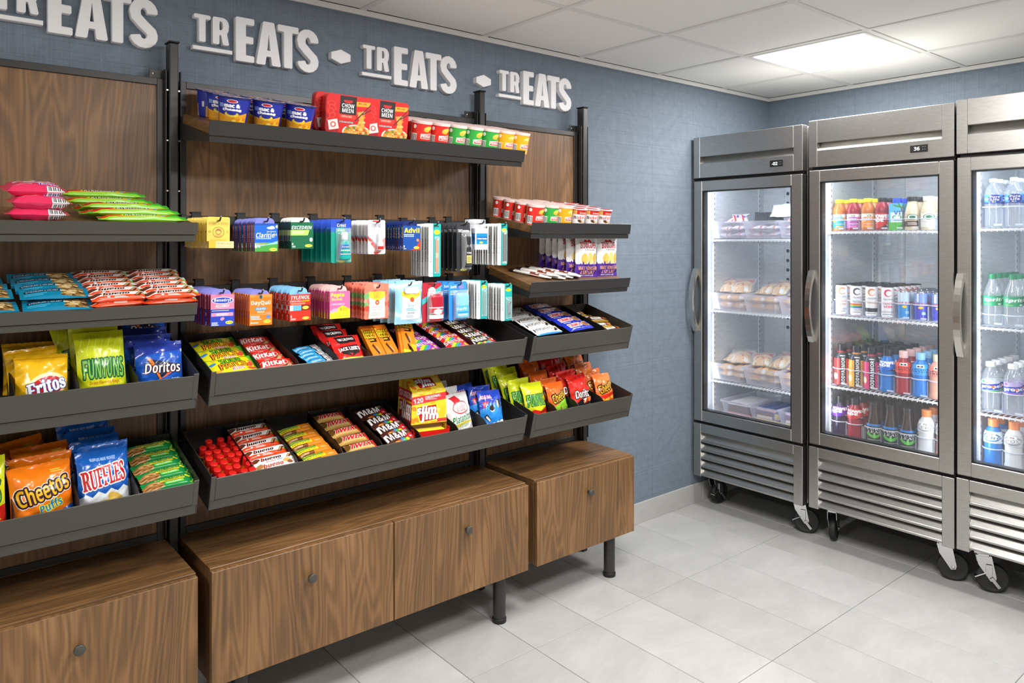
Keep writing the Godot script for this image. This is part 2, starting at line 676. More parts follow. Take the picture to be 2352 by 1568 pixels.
func glyph(f: int, ch: String) -> Dictionary:
	var key := "%d%s" % [f, ch]
	if glyphs.has(key):
		return glyphs[key]
	if fonts.is_empty():
		for s in [["Droid Sans", 700], ["Droid Sans", 400], ["Droid Serif", 700], ["Droid Serif", 400]]:
			var sf := SystemFont.new()
			sf.font_names = PackedStringArray([s[0]])
			sf.font_weight = s[1]
			fonts.append(sf)
	var ts := TextServerManager.get_primary_interface()
	var rid: RID = fonts[f].get_rids()[0]
	var gi := ts.font_get_glyph_index(rid, 64, ch.unicode_at(0), 0)
	var d := ts.font_get_glyph_contours(rid, 64, gi)
	var out := []
	if d.has("contours"):
		var start := 0
		for last in d.contours:
			var raw: PackedVector3Array = d.points.slice(start, last + 1)
			start = last + 1
			var n := raw.size()
			var full := []
			for k in n:          # put in the implied on-curve points
				var p := raw[k]
				var q := raw[(k + 1) % n]
				full.append(p)
				if p.z != 1.0 and q.z != 1.0:
					full.append(Vector3((p.x + q.x) / 2, (p.y + q.y) / 2, 1.0))
			var m := full.size()
			var pts := []
			for k in m:
				var p: Vector3 = full[k]
				if p.z == 1.0:
					pts.append(Vector2(p.x, p.y))
				else:
					var a: Vector3 = full[(k + m - 1) % m]
					var b: Vector3 = full[(k + 1) % m]
					for s in [0.33, 0.67]:
						pts.append(Vector2(a.x, a.y).lerp(Vector2(p.x, p.y), s).lerp(Vector2(p.x, p.y).lerp(Vector2(b.x, b.y), s), s))
			out.append(pts)
	glyphs[key] = {"c": out, "a": ts.font_get_glyph_advance(rid, 64, gi).x}
	return glyphs[key]


# words stretched to fill a w by h box round cx, cy. o: f font, oc/ow outline, rot, skew, bow, b extra boldness
func T(s: String, cx: float, cy: float, w: float, h: float, c: String, o := {}) -> void:
	var f: int = o.get("f", 0)
	var x := 0.0
	var cs := []
	var lo := Vector2(1e9, 1e9)
	var hi := -lo
	for ch in s:
		var g := glyph(f, ch)
		for pts in g.c:
			var q := []
			for p in pts:
				var v: Vector2 = p + Vector2(x, 0)
				q.append(v)
				lo = lo.min(v)
				hi = hi.max(v)
			cs.append(q)
		x += g.a
	if cs.is_empty():
		return
	var sz := hi - lo
	var rot: float = o.get("rot", 0.0)
	var skew: float = o.get("skew", 0.0)
	var bow: float = o.get("bow", 0.0)
	var up: bool = lo.y < -1.0 or true
	var res := []
	for q in cs:
		var r := []
		for v in q:
			var n: Vector2 = (v - lo) / sz - Vector2(0.5, 0.5)
			var p := Vector2(n.x * w - skew * n.y * h, n.y * h + bow * h * (n.x * n.x * 4.0 - 1.0) * -1.0)
			r.append((Vector2(cx, cy) + p.rotated(rot)) * CELL)
		res.append(r)
	if o.has("oc"):
		var ow: float = o.get("ow", 0.012) * CELL
		for k in 10:
			var d := Vector2(cos(TAU * k / 10.0), sin(TAU * k / 10.0)) * ow
			fill(res.map(func(r): return r.map(func(p): return p + d)), Color(o.oc))
	if o.has("b"):
		var bw: float = o.b * CELL
		for d in [Vector2(bw, 0), Vector2(-bw, 0), Vector2(0, bw), Vector2(0, -bw)]:
			fill(res.map(func(r): return r.map(func(p): return p + d)), Color(c))
	fill(res, Color(c))


# small print: a block of thin word-like strokes would be writing of our own, so only bars of tone
func bars(x: float, y: float, w: float, n: int, step: float, c: String) -> void:
	for k in n:
		R(x, y + k * step, w * (0.7 + 0.3 * absf(sin(k * 2.3 + x * 9.0))), step * 0.45, c)


func barcode(x: float, y: float, w: float, h: float) -> void:
	R(x, y, w, h, "#f4f4f4")
	var p := x + w * 0.08
	var k := 0
	while p < x + w * 0.92:
		var s := 0.006 + 0.005 * (k * 7 % 3)
		R(p, y + h * 0.08, s, h * 0.8, "#333333")
		p += s * 2.1
		k += 1


func spots(n: int, x0: float, y0: float, x1: float, y1: float, r: float, cols: Array) -> void:
	for k in n:
		E(rng.randf_range(x0, x1), rng.randf_range(y0, y1), r * rng.randf_range(0.7, 1.3), r * rng.randf_range(0.6, 1.1), cols[k % cols.size()], rng.randf() * 3.0)


func pm(key: String, rough := 0.32, coat := 0.0) -> StandardMaterial3D:
	if M.has("p_" + key):
		return M["p_" + key]
	var n: int = cells[key]
	var k := n % (PER * PER)
	var m := sm("p_" + key, Color.WHITE, rough)
	m.albedo_texture = sheet_tex(n / (PER * PER))
	m.uv1_scale = Vector3(0.97 / PER, 0.97 / PER, 1)
	m.uv1_offset = Vector3((k % PER + 0.015) / PER, (k / PER + 0.015) / PER, 0)
	return m


var sheet_texs := {}


func sheet_tex(n: int) -> ImageTexture:
	if not sheet_texs.has(n):
		sheet_texs[n] = ImageTexture.create_from_image(sheets[n])
	return sheet_texs[n]


func paint_all() -> void:
	var Y := "#f3dc1c"
	var W := "#ffffff"
	# --- hanging goods: cartons keep the right fifth of the cell for the side panel
	begin("lip", "#f2d75e")
	T("BURT'S BEES", 0.5, 0.27, 0.84, 0.08, "#a8642a", {"f": 3})
	R(0.08, 0.2, 0.84, 0.008, "#c89a40"); R(0.08, 0.335, 0.84, 0.008, "#c89a40")
	E(0.5, 0.6, 0.25, 0.21, "#b9823a"); E(0.5, 0.6, 0.225, 0.185, "#ecd060"); E(0.5, 0.58, 0.13, 0.12, "#b08038"); E(0.5, 0.6, 0.1, 0.06, "#ecd060")
	for k in 12:
		G([0.3 + k * 0.035, 0.7, 0.31 + k * 0.035, 0.7, 0.38 + k * 0.022, 0.79, 0.37 + k * 0.022, 0.79], "#a87834")
	E(0.13, 0.58, 0.05, 0.04, "#9a6a30"); E(0.13, 0.58, 0.03, 0.022, "#f2d75e"); E(0.88, 0.58, 0.05, 0.05, "#d8b850")
	T("BEESWAX LIP BALM", 0.5, 0.9, 0.68, 0.05, "#b87838", {"f": 3}); T("NATURAL", 0.84, 0.12, 0.22, 0.03, "#a8843a", {"f": 3})
	begin("lip_box", "#f3e2a8")
	R(0, 0, 0.28, 1, "#f0c83c"); T("BURT'S BEES", 0.64, 0.34, 0.6, 0.26, "#b07a3a", {"f": 3}); T("BEESWAX LIP BALM", 0.64, 0.74, 0.6, 0.17, "#b89050", {"f": 3})
	begin("allergy", "#1468d8")
	R(0, 0.68, 0.8, 0.32, "#58b848"); G([0, 0.7, 0.4, 0.75, 0.8, 0.62, 0.8, 0.8, 0, 0.86], "#9ad8e8"); G([0, 0.82, 0.8, 0.72, 0.8, 1, 0, 1], "#4aa848"); R(0, 0.0, 0.8, 0.08, "#1054b8")
	E(0.56, 0.17, 0.14, 0.045, W); E(0.6, 0.14, 0.08, 0.04, W); E(0.78, 0.12, 0.06, 0.05, W)
	T("Non-Drowsy", 0.58, 0.3, 0.3, 0.05, W); T("Claritin", 0.37, 0.42, 0.62, 0.18, W, {"skew": 0.15}); T("24", 0.71, 0.4, 0.11, 0.09, "#f8c838")
	bars(0.06, 0.53, 0.6, 1, 0.05, "#d8e8ff"); bars(0.06, 0.68, 0.42, 2, 0.045, "#e8884a"); E(0.06, 0.82, 0.045, 0.045, W); R(0.13, 0.8, 0.07, 0.04, W)
	E(0.64, 0.92, 0.13, 0.06, "#f2e84a"); T("Lil' Drug", 0.64, 0.92, 0.2, 0.05, "#2a6a3a", {"f": 2})
	R(0.8, 0, 0.2, 1, "#1c2f7a"); R(0.8, 0, 0.045, 1, "#d02848"); T("Claritin", 0.91, 0.3, 0.44, 0.07, W, {"rot": -PI / 2}); T("24", 0.91, 0.62, 0.1, 0.06, "#e8b838", {"rot": -PI / 2})
	begin("excedrin", "#0f6a44")
	R(0.0, 0.3, 0.72, 0.2, "#b6e26a"); G([0.66, 0.3, 0.8, 0.3, 0.8, 0.5, 0.6, 0.5], "#0f6a44"); T("EXCEDRIN", 0.39, 0.21, 0.68, 0.13, W, {"skew": 0.2}); bars(0.06, 0.35, 0.5, 2, 0.06, "#e4f6c4")
	E(0.71, 0.66, 0.055, 0.075, "#f4f4f4"); T("6", 0.07, 0.81, 0.05, 0.08, W); bars(0.05, 0.88, 0.14, 2, 0.035, W); E(0.62, 0.88, 0.13, 0.055, "#e8e04a"); T("Lil' Drug", 0.62, 0.88, 0.2, 0.045, "#2a6a3a", {"f": 2})
	R(0.8, 0, 0.2, 1, "#0c4434"); R(0.8, 0.3, 0.2, 0.2, "#a8d85a"); T("Excedrin", 0.9, 0.5, 0.4, 0.09, W, {"rot": -PI / 2})
	begin("mouthwash", "#12a08a")
	G([0, 0, 1, 0, 1, 0.25, 0.6, 0.32, 0, 0.2], "#2a50c8"); R(0, 0.2, 1, 0.1, "#3a70d0"); T("Crest", 0.52, 0.15, 0.42, 0.075, W, {"skew": 0.15}); E(0.5, 0.27, 0.27, 0.07, "#1aa884"); T("scope", 0.5, 0.27, 0.34, 0.06, W)
	R(0, 0.36, 1, 0.64, "#0fa08c"); E(0.5, 0.95, 0.16, 0.03, "#e8e04a"); R(0.3, 0.07, 0.4, 0.02, "#182868")
	begin("mouth_label", "#2a54c4")
	T("Crest", 0.5, 0.2, 0.5, 0.14, W); E(0.5, 0.58, 0.4, 0.22, "#18a080"); T("scope", 0.5, 0.56, 0.6, 0.16, W); R(0.15, 0.86, 0.7, 0.08, W)
	begin("eyedrop", "#f1f1f3")
	G([0, 0.42, 0.5, 0.7, 1, 0.5, 1, 0.8, 0.5, 1, 0.42, 1, 0, 0.75], "#e0503a"); G([0, 0.42, 0.5, 0.7, 0.5, 0.74, 0, 0.46], "#8ac0ea"); G([0, 0.55, 0.4, 0.85, 0.3, 1, 0, 1], "#f4f4f6")
	T("VISINE", 0.5, 0.18, 0.48, 0.1, "#2a3a78", {"f": 2}); R(0.28, 0.03, 0.44, 0.04, "#c83030"); bars(0.08, 0.62, 0.22, 2, 0.035, W); bars(0.08, 0.95, 0.24, 1, 0.03, "#6a7ab8")
	begin("advil", "#174a9c")
	T("Advil", 0.41, 0.2, 0.68, 0.2, "#f6d82a", {"b": 0.006}); bars(0.05, 0.36, 0.55, 2, 0.06, W)
	G([0.8, 0.55, 0.8, 1, 0.3, 1, 0.55, 0.92, 0.68, 0.76], "#d83a24"); E(0.68, 0.59, 0.06, 0.06, "#e8884a"); T("8", 0.06, 0.84, 0.05, 0.09, W); bars(0.04, 0.92, 0.14, 1, 0.05, W); E(0.62, 0.89, 0.13, 0.055, "#e8e04a"); T("Lil' Drug", 0.62, 0.89, 0.2, 0.045, "#2a6a3a", {"f": 2})
	R(0.8, 0, 0.2, 1, "#14408a"); T("Advil", 0.9, 0.3, 0.42, 0.13, "#f6d82a", {"rot": -PI / 2}); bars(0.86, 0.86, 0.08, 2, 0.04, W)
	for q in [["emery", "Emery Boards", 0.36], ["comb", "Pocket Comb", 0.36], ["tweezer", "Slant Tweezer", 0.34], ["clipper", "Nail Clipper", 0.34]]:
		begin(q[0], "#15a9a4")
		R(0, 0, q[2], 1, "#efefee"); T(q[1], q[2] * 0.55, 0.5, 0.42, q[2] * 0.5, "#3a3a40", {"f": 1, "rot": -PI / 2}); E(0.67, 0.17, 0.24, 0.045, "#f0e430"); T("Lil' Drug", 0.67, 0.17, 0.36, 0.035, "#2a6a3a", {"f": 2})
		R(0.52, 0.055, 0.3, 0.018, "#27403f")
	begin("spray", "#3a3c40")
	T("TRESemme", 0.5, 0.18, 0.8, 0.06, W); G([0, 0.5, 1, 0.42, 1, 1, 0, 1], "#34363a"); E(0.5, 0.95, 0.25, 0.025, "#d8d040"); R(0.3, 0.06, 0.4, 0.018, "#151517")
	begin("spray_label", "#303238")
	R(0.25, 0.3, 0.5, 0.5, "#e0cf7a"); T("TRES", 0.5, 0.14, 0.5, 0.1, W); bars(0.3, 0.4, 0.36, 4, 0.09, "#6a6034")
	begin("swab", "#e9eff6")
	for k in 12:
		R(0.04 + k * 0.08, 0.06, 0.05, 0.88, "#f8fafc"); E(0.065 + k * 0.08, 0.07, 0.03, 0.06, "#ffffff"); E(0.065 + k * 0.08, 0.93, 0.03, 0.06, "#ffffff")
	R(0.12, 0.24, 0.88, 0.5, "#1a8ad8"); R(0.12, 0.4, 0.88, 0.16, "#1858a8"); T("Cotton Swabs", 0.56, 0.48, 0.78, 0.09, W); E(0.5, 0.66, 0.14, 0.045, "#f0e430")
	begin("benadryl", "#2446c8")
	R(0, 0, 0.8, 0.46, "#ef8aae"); E(0.4, 0.2, 0.36, 0.105, W); E(0.4, 0.2, 0.335, 0.09, "#2446c8"); T("Benadryl", 0.4, 0.2, 0.54, 0.12, W); T("ALLERGY", 0.4, 0.37, 0.46, 0.09, W, {"skew": 0.2}); R(0, 0.45, 0.8, 0.02, "#f6a8c4")
	bars(0.06, 0.505, 0.66, 1, 0.04, "#f0e878"); R(0.04, 0.58, 0.72, 0.11, "#f09aba"); bars(0.2, 0.6, 0.4, 2, 0.04, W); E(0.4, 0.77, 0.07, 0.05, "#f09aba", -0.4); bars(0.05, 0.87, 0.24, 3, 0.04, W); E(0.63, 0.89, 0.13, 0.055, "#e8e04a"); T("Lil' Drug", 0.63, 0.89, 0.2, 0.045, "#2a6a3a", {"f": 2})
	R(0.8, 0, 0.2, 0.42, "#b83a68"); R(0.8, 0.42, 0.2, 0.58, "#8a2a58"); R(0.8, 0, 0.05, 1, "#c84870")
	begin("dayquil", "#f0801e")
	R(0, 0, 0.8, 0.1, "#f29a44"); E(0.4, 0.09, 0.05, 0.06, "#1a5a6a"); T("DayQuil", 0.4, 0.29, 0.66, 0.17, W); R(0.2, 0.42, 0.4, 0.09, "#2a9ad8"); T("COLD+FLU", 0.4, 0.465, 0.32, 0.06, W); bars(0.27, 0.54, 0.28, 2, 0.035, "#ffe0c0"); R(0, 0.64, 0.8, 0.012, "#ffc890")
	E(0.66, 0.61, 0.1, 0.045, "#f09a70", -0.2); E(0.66, 0.73, 0.08, 0.05, "#5a8ad0"); bars(0.05, 0.69, 0.38, 3, 0.045, W); T("4", 0.07, 0.9, 0.05, 0.07, W); bars(0.11, 0.89, 0.22, 1, 0.06, W); E(0.62, 0.87, 0.13, 0.055, "#e8e04a"); T("Lil' Drug", 0.62, 0.87, 0.2, 0.045, "#2a6a3a", {"f": 2})
	R(0.8, 0, 0.2, 1, "#c8501c"); R(0.8, 0, 0.05, 1, "#f0a058"); T("DayQuil", 0.91, 0.3, 0.44, 0.1, "#e8d8e8", {"rot": -PI / 2}); R(0.88, 0.6, 0.06, 0.14, "#3a58a8")
	begin("tylenol", "#d9301e")
	T("TYLENOL", 0.41, 0.16, 0.7, 0.13, W, {"skew": 0.22}); R(0, 0, 0.8, 0.05, "#8ab8e0"); T("COLD+FLU", 0.24, 0.29, 0.4, 0.055, W, {"skew": 0.2}); T("SEVERE", 0.6, 0.29, 0.28, 0.055, "#f0e030", {"skew": 0.2}); bars(0.05, 0.35, 0.66, 2, 0.035, "#f8c0a0")
	R(0, 0.43, 0.8, 0.2, "#8a1c14"); R(0.02, 0.43, 0.42, 0.19, "#6ab8e4"); R(0.02, 0.43, 0.12, 0.19, "#cfe6f4"); E(0.6, 0.53, 0.12, 0.06, "#ece05a"); T("6", 0.07, 0.82, 0.05, 0.09, W); bars(0.05, 0.89, 0.22, 2, 0.035, W); E(0.6, 0.9, 0.13, 0.05, "#e8e04a"); T("Lil' Drug", 0.6, 0.9, 0.2, 0.042, "#2a6a3a", {"f": 2})
	R(0.8, 0, 0.2, 1, "#b01f1c"); T("TYLENOL", 0.9, 0.24, 0.42, 0.1, W, {"rot": -PI / 2}); R(0.86, 0.56, 0.08, 0.16, "#e8c0b0")
	begin("pepto", "#ea6ea6")
	G([0, 0.78, 0.3, 0.62, 0.5, 0.52, 0.8, 0.66, 0.8, 1, 0, 1], "#eede2c"); T("Pepto", 0.32, 0.16, 0.5, 0.18, "#f6e634", {"b": 0.005}); T("Bismol", 0.29, 0.29, 0.4, 0.1, "#f6e634"); T("CHEWABLES", 0.34, 0.47, 0.5, 0.06, "#f8d8e6"); E(0.22, 0.68, 0.12, 0.06, "#f4a8c8"); E(0.12, 0.72, 0.1, 0.05, "#f0b0cc"); T("5", 0.44, 0.66, 0.06, 0.09, "#7a3a5a"); bars(0.5, 0.62, 0.24, 3, 0.04, "#b8a020"); E(0.6, 0.9, 0.13, 0.05, "#e4dc3a"); T("Lil' Drug", 0.6, 0.9, 0.2, 0.042, "#2a6a3a", {"f": 2})
	R(0.8, 0, 0.2, 1, "#c23a7e"); T("Pepto", 0.9, 0.22, 0.3, 0.11, "#f0e030", {"rot": -PI / 2})
	begin("mask", "#f0826c")
	spots(18, 0, 0, 1, 1, 0.09, ["#e4503c", "#f4a890", "#7ab870", "#ee6a54"]); R(0.17, 0.23, 0.66, 0.73, "#f4f2ee"); G([0.17, 0.23, 0.83, 0.23, 0.83, 0.38, 0.5, 0.5, 0.17, 0.38], "#eed03c"); T("BURT'S", 0.5, 0.29, 0.34, 0.07, "#a8642a", {"f": 3}); T("BEES", 0.5, 0.375, 0.26, 0.07, "#a8642a", {"f": 3}); E(0.5, 0.53, 0.09, 0.07, "#d85a38"); G([0.46, 0.51, 0.54, 0.51, 0.5, 0.57], W); T("rejuvenating", 0.5, 0.66, 0.46, 0.07, "#5a5a58", {"f": 1}); T("eye mask", 0.5, 0.73, 0.36, 0.06, "#5a5a58", {"f": 1}); bars(0.26, 0.8, 0.4, 3, 0.04, "#b8b8b4")
	begin("wipes", "#9ad2ec")
	G([0, 0.1, 1, 0.0, 1, 0.06, 0, 0.18], "#c4e6f4"); G([0, 0.7, 1, 0.9, 1, 0.98, 0, 0.8], "#c0e4f4"); G([0.2, 0.22, 0.9, 0.22, 0.9, 0.88, 0.2, 0.88], "#eef4f6"); G([0.2, 0.24, 0.9, 0.24, 0.9, 0.34, 0.55, 0.44, 0.2, 0.34], "#eed03c"); T("BURT'S BEES", 0.55, 0.31, 0.58, 0.06, "#a8642a", {"f": 3}); E(0.55, 0.43, 0.08, 0.055, "#d85a38"); T("3 in 1", 0.54, 0.56, 0.28, 0.07, "#3a8ac0"); bars(0.34, 0.62, 0.4, 2, 0.04, "#6ab0d4"); T("micellar", 0.55, 0.73, 0.28, 0.06, "#5a6a78"); bars(0.38, 0.79, 0.32, 2, 0.03, "#8a98a4")
	begin("red_deo", "#b82a3c")
	G([0, 0.42, 1, 0.08, 1, 0.22, 0, 0.56], "#4ab8bc"); G([0.5, 0.1, 0.68, 0.17, 0.68, 0.34, 0.5, 0.41, 0.32, 0.34, 0.32, 0.17], "#f0eeee"); T("Old Spice", 0.5, 0.22, 0.28, 0.04, "#b82a3c", {"f": 2}); bars(0.38, 0.27, 0.22, 2, 0.035, "#b86070"); R(0.3, 0.04, 0.4, 0.02, "#501018")
	begin("red_deo_label", "#f2f2f2")
	R(0, 0.1, 1, 0.56, "#c8323e"); G([0, 0.6, 1, 0.1, 1, 0.3, 0, 0.66], "#50b4b8"); G([0.5, 0.14, 0.68, 0.26, 0.68, 0.54, 0.5, 0.66, 0.32, 0.54, 0.32, 0.26], "#f0eeee"); T("Old Spice", 0.5, 0.36, 0.28, 0.08, "#b82a3c", {"f": 2})
	begin("blue_deo", "#3a90e0")
	T("Soft", 0.28, 0.14, 0.32, 0.07, W, {"skew": 0.2}); T("Out Last", 0.68, 0.14, 0.28, 0.1, "#c878c8"); bars(0.1, 0.24, 0.4, 3, 0.04, "#cfe4fa"); R(0.3, 0.04, 0.4, 0.02, "#16305a")
	begin("blue_deo_label", "#58b4ee")
	T("Soft", 0.38, 0.3, 0.5, 0.22, W, {"skew": 0.2}); R(0.2, 0.55, 0.6, 0.12, "#2a90d8"); bars(0.2, 0.75, 0.5, 2, 0.09, W)
	# --- sweets and bars
	begin("sour", "#e6e01e")
	G([0, 0, 1, 0, 1, 0.09, 0, 0.05], "#52b82a"); G([0.86, 0, 1, 0, 1, 1, 0.93, 1], "#5cc02e"); G([0, 0, 0.05, 0, 0.02, 1, 0, 1], "#6ac832"); T("SOUR", 0.47, 0.26, 0.46, 0.26, "#62b82c", {"oc": "#1d3a12", "ow": 0.014, "bow": 0.1}); T("PATCH", 0.46, 0.53, 0.56, 0.26, "#f0961e", {"oc": "#3a2410", "ow": 0.014}); T("KIDS", 0.52, 0.73, 0.26, 0.12, "#e84a78", {"oc": "#ffffff", "ow": 0.008}); E(0.82, 0.55, 0.06, 0.12, "#e2543a", 0.4); E(0.8, 0.75, 0.09, 0.07, "#e2543a"); E(0.86, 0.38, 0.05, 0.07, "#ec7a5a"); E(0.1, 0.7, 0.08, 0.09, "#f0b030"); E(0.1, 0.3, 0.06, 0.06, "#3a8ad0")
	begin("kitkat", "#e02a1e")
	E(0.42, 0.42, 0.42, 0.34, "#f0ecea", -0.06); E(0.42, 0.42, 0.405, 0.325, "#e02a1e", -0.06); T("KitKat", 0.42, 0.42, 0.66, 0.42, W, {"oc": "#b81a14", "ow": 0.012, "skew": 0.12, "b": 0.006}); G([0.62, 0.82, 0.8, 0.55, 0.95, 0.6, 0.8, 0.9], "#c89a6a"); G([0.62, 0.82, 0.8, 0.55, 0.82, 0.62, 0.68, 0.86], "#7a4426"); G([0.86, 0.4, 0.98, 0.36, 1, 0.46, 0.88, 0.5], "#c08a5a"); bars(0.3, 0.82, 0.2, 2, 0.06, "#f8d0c8")
	begin("blue_bar", "#35a6e2")
	T("ORIGINAL", 0.22, 0.5, 0.36, 0.26, "#f4f8fc"); R(0.5, 0, 0.5, 1, "#33353a"); R(0.55, 0.1, 0.2, 0.8, "#dfe3e6"); barcode(0.57, 0.15, 0.16, 0.7); R(0.8, 0.3, 0.16, 0.4, "#9aa0a6"); R(0.05, 0.78, 0.36, 0.08, "#1a4a78")
	begin("jerky", "#d32420")
	R(0.2, 0.03, 0.62, 0.2, "#241c1e"); T("100 CALORIES", 0.51, 0.13, 0.52, 0.075, W); G([0.2, 0.32, 0.82, 0.3, 0.8, 0.5, 0.5, 0.58, 0.2, 0.5], "#241c1e"); T("JACK LINK'S", 0.5, 0.4, 0.74, 0.11, W, {"oc": "#6a0c0c", "ow": 0.01, "f": 2, "b": 0.003}); G([0.44, 0.5, 0.56, 0.5, 0.5, 0.57], "#c81c1c"); R(0, 0.6, 1, 0.22, "#ecd84a"); T("BEEF TENDER BITES", 0.52, 0.67, 0.84, 0.06, "#8a7430"); T("TERIYAKI", 0.54, 0.76, 0.4, 0.045, "#a8883a"); R(0, 0.82, 1, 0.18, "#8a1c1c"); spots(14, 0, 0.84, 1, 1, 0.08, ["#b83a34", "#7a1a1a", "#d8786a"])
	begin("reese", "#f0821e")
	R(0, 0.0, 1, 0.04, "#e06a12"); T("Reese's", 0.47, 0.2, 0.86, 0.24, "#f3df2a", {"oc": "#3a1c0c", "ow": 0.016, "skew": 0.1}); R(0.3, 0.33, 0.5, 0.08, "#3a1c0c"); bars(0.33, 0.345, 0.42, 1, 0.06, "#f0c030"); G([0.28, 0.48, 0.42, 0.44, 0.62, 0.66, 0.5, 0.7], "#5c2f18"); G([0.5, 0.52, 0.62, 0.5, 0.72, 0.64, 0.62, 0.66], "#c8965a"); G([0.35, 0.72, 0.48, 0.7, 0.62, 0.92, 0.5, 0.95], "#5c2f18"); R(0, 0.86, 1, 0.14, "#f2d422"); R(0.62, 0.72, 0.34, 0.2, "#f2d422"); R(0.66, 0.75, 0.26, 0.13, "#e8aa1e")
	for q in [["skittle_purple", "#a02a98", "#7a1a78"], ["skittle_red", "#d82026", "#a8141a"]]:
		begin(q[0], q[1])
		spots(16, 0.15, 0.45, 0.9, 0.95, 0.05, ["#3a9ad8", "#48b048", "#e8c828", "#e86a20", "#8a3ab0"]); G([0, 0.9, 0.35, 0.42, 0.5, 0.5, 0.1, 1], "#e8b828"); G([0.1, 1, 0.46, 0.5, 0.6, 0.56, 0.25, 1], "#3aa850"); G([0.2, 1, 0.56, 0.56, 0.66, 0.62, 0.34, 1], "#3a78d0"); T("SKITTLES", 0.46, 0.27, 0.8, 0.3, W, {"oc": q[2], "ow": 0.012, "rot": -0.08}); E(0.78, 0.7, 0.05, 0.1, "#e8d028")
	begin("mm", "#4a2620")
	T("M&M", 0.4, 0.38, 0.7, 0.46, W, {"oc": "#2a1410", "ow": 0.01}); G([0.62, 0.62, 1, 0.3, 1, 0.72, 0.72, 0.84], "#a81c28"); E(0.85, 0.66, 0.1, 0.16, "#c82028"); T("m", 0.86, 0.66, 0.1, 0.1, W); E(0.5, 0.78, 0.08, 0.13, "#2a7ad0"); E(0.58, 0.8, 0.07, 0.11, "#38a848"); E(0.68, 0.8, 0.06, 0.1, "#e8c020"); E(0.38, 0.82, 0.09, 0.1, "#8a5230"); E(0.27, 0.86, 0.09, 0.09, "#e88a2a"); bars(0.72, 0.12, 0.22, 2, 0.09, "#d8c8c0")
	begin("mm_share", "#3a2a28")
	T("M&M'S", 0.42, 0.36, 0.74, 0.44, "#e8e0dc", {"oc": "#201414", "ow": 0.01}); G([0.66, 0.5, 1, 0.35, 1, 0.8, 0.7, 0.8], "#b82428"); T("m", 0.86, 0.58, 0.1, 0.16, W); spots(12, 0.12, 0.62, 0.75, 0.95, 0.06, ["#3a88d8", "#50b048", "#e8c828", "#e87a28", "#7a4a30"])
	begin("bueno", "#ef4a1e")
	G([0, 0, 1, 0, 1, 0.46, 0.8, 0.68, 0.55, 0.62, 0.4, 0.7, 0.2, 0.62, 0, 0.72], "#f1efec"); E(0.05, 0.4, 0.11, 0.2, "#5a2c1c"); E(0.12, 0.32, 0.08, 0.15, "#6e3826"); T("bueno", 0.45, 0.38, 0.46, 0.36, "#4a1c14", {"skew": 0.12, "b": 0.005}); G([0.72, 0.84, 0.86, 0.26, 0.94, 0.28, 0.82, 0.87], "#6a3420"); G([0.76, 0.72, 0.87, 0.28, 0.9, 0.29, 0.8, 0.72], "#caa06a"); E(0.94, 0.52, 0.04, 0.14, "#8ac04a"); T("2", 0.24, 0.36, 0.04, 0.15, "#e0502a"); bars(0.38, 0.74, 0.24, 3, 0.07, "#fbe0d4"); E(0.28, 0.8, 0.03, 0.07, W); bars(0.12, 0.84, 0.12, 1, 0.07, "#fbe0d4")
	begin("bueno_white", "#efeae4")
	T("Kinder", 0.4, 0.2, 0.24, 0.14, "#c83a28"); T("bueno", 0.42, 0.58, 0.5, 0.4, "#b0402c", {"skew": 0.12, "b": 0.005}); E(0.1, 0.5, 0.08, 0.2, "#b07a48"); E(0.78, 0.4, 0.1, 0.2, "#d8a860"); E(0.84, 0.62, 0.07, 0.16, "#8a5a38"); R(0.56, 0.12, 0.14, 0.1, "#6ab0d8")
	begin("nut_bar", "#ea8a22")
	R(0.0, 0.68, 0.45, 0.32, "#7a4420"); R(0.02, 0.06, 0.56, 0.3, "#2a8a3a"); T("NATURE VALLEY", 0.3, 0.2, 0.5, 0.16, "#f0d040", {"f": 2}); R(0.02, 0.38, 0.6, 0.26, "#e8dc28"); T("SWEET & SALTY NUT", 0.32, 0.5, 0.52, 0.14, "#2a7a30"); bars(0.06, 0.76, 0.28, 2, 0.1, "#e8c890"); R(0.7, 0.5, 0.26, 0.08, "#f4c484")
	begin("twix", "#b78a42")
	R(0, 0.1, 1, 0.52, "#6a4a1e"); T("TWIX", 0.5, 0.42, 0.74, 0.5, "#d8201c", {"oc": "#f6efe4", "ow": 0.022, "skew": 0.22, "b": 0.006}); R(0, 0.72, 1, 0.12, "#d8b468"); R(0, 0.88, 1, 0.05, "#c89a50"); G([0.86, 0.1, 1, 0.0, 1, 1, 0.92, 0.9], "#c8302a")
	begin("twix_long", "#6a4a1e")
	R(0, 0, 0.18, 1, "#b78a42"); R(0.82, 0, 0.18, 1, "#c08a58"); R(0, 0.0, 1, 0.1, "#a87c3a"); R(0.82, 0, 0.08, 1, "#c8302a"); T("TWIX", 0.5, 0.46, 0.54, 0.56, "#d8201c", {"oc": "#f6efe4", "ow": 0.022, "skew": 0.22, "b": 0.006}); bars(0.4, 0.82, 0.2, 1, 0.08, "#e8dcc0")
	begin("hershey", "#f0f0ee")
	R(0, 0, 1, 0.1, "#d8d8d6"); T("HERSHEY'S", 0.4, 0.38, 0.66, 0.34, "#26221f"); E(0.86, 0.5, 0.13, 0.34, "#cfc6ba"); E(0.86, 0.55, 0.06, 0.15, "#2c2624"); E(0.78, 0.72, 0.05, 0.12, "#3a322e"); bars(0.1, 0.72, 0.4, 1, 0.12, "#9ab0c8"); R(0, 0.9, 1, 0.1, "#2a8ad8")
	begin("crunch", "#1f2fae")
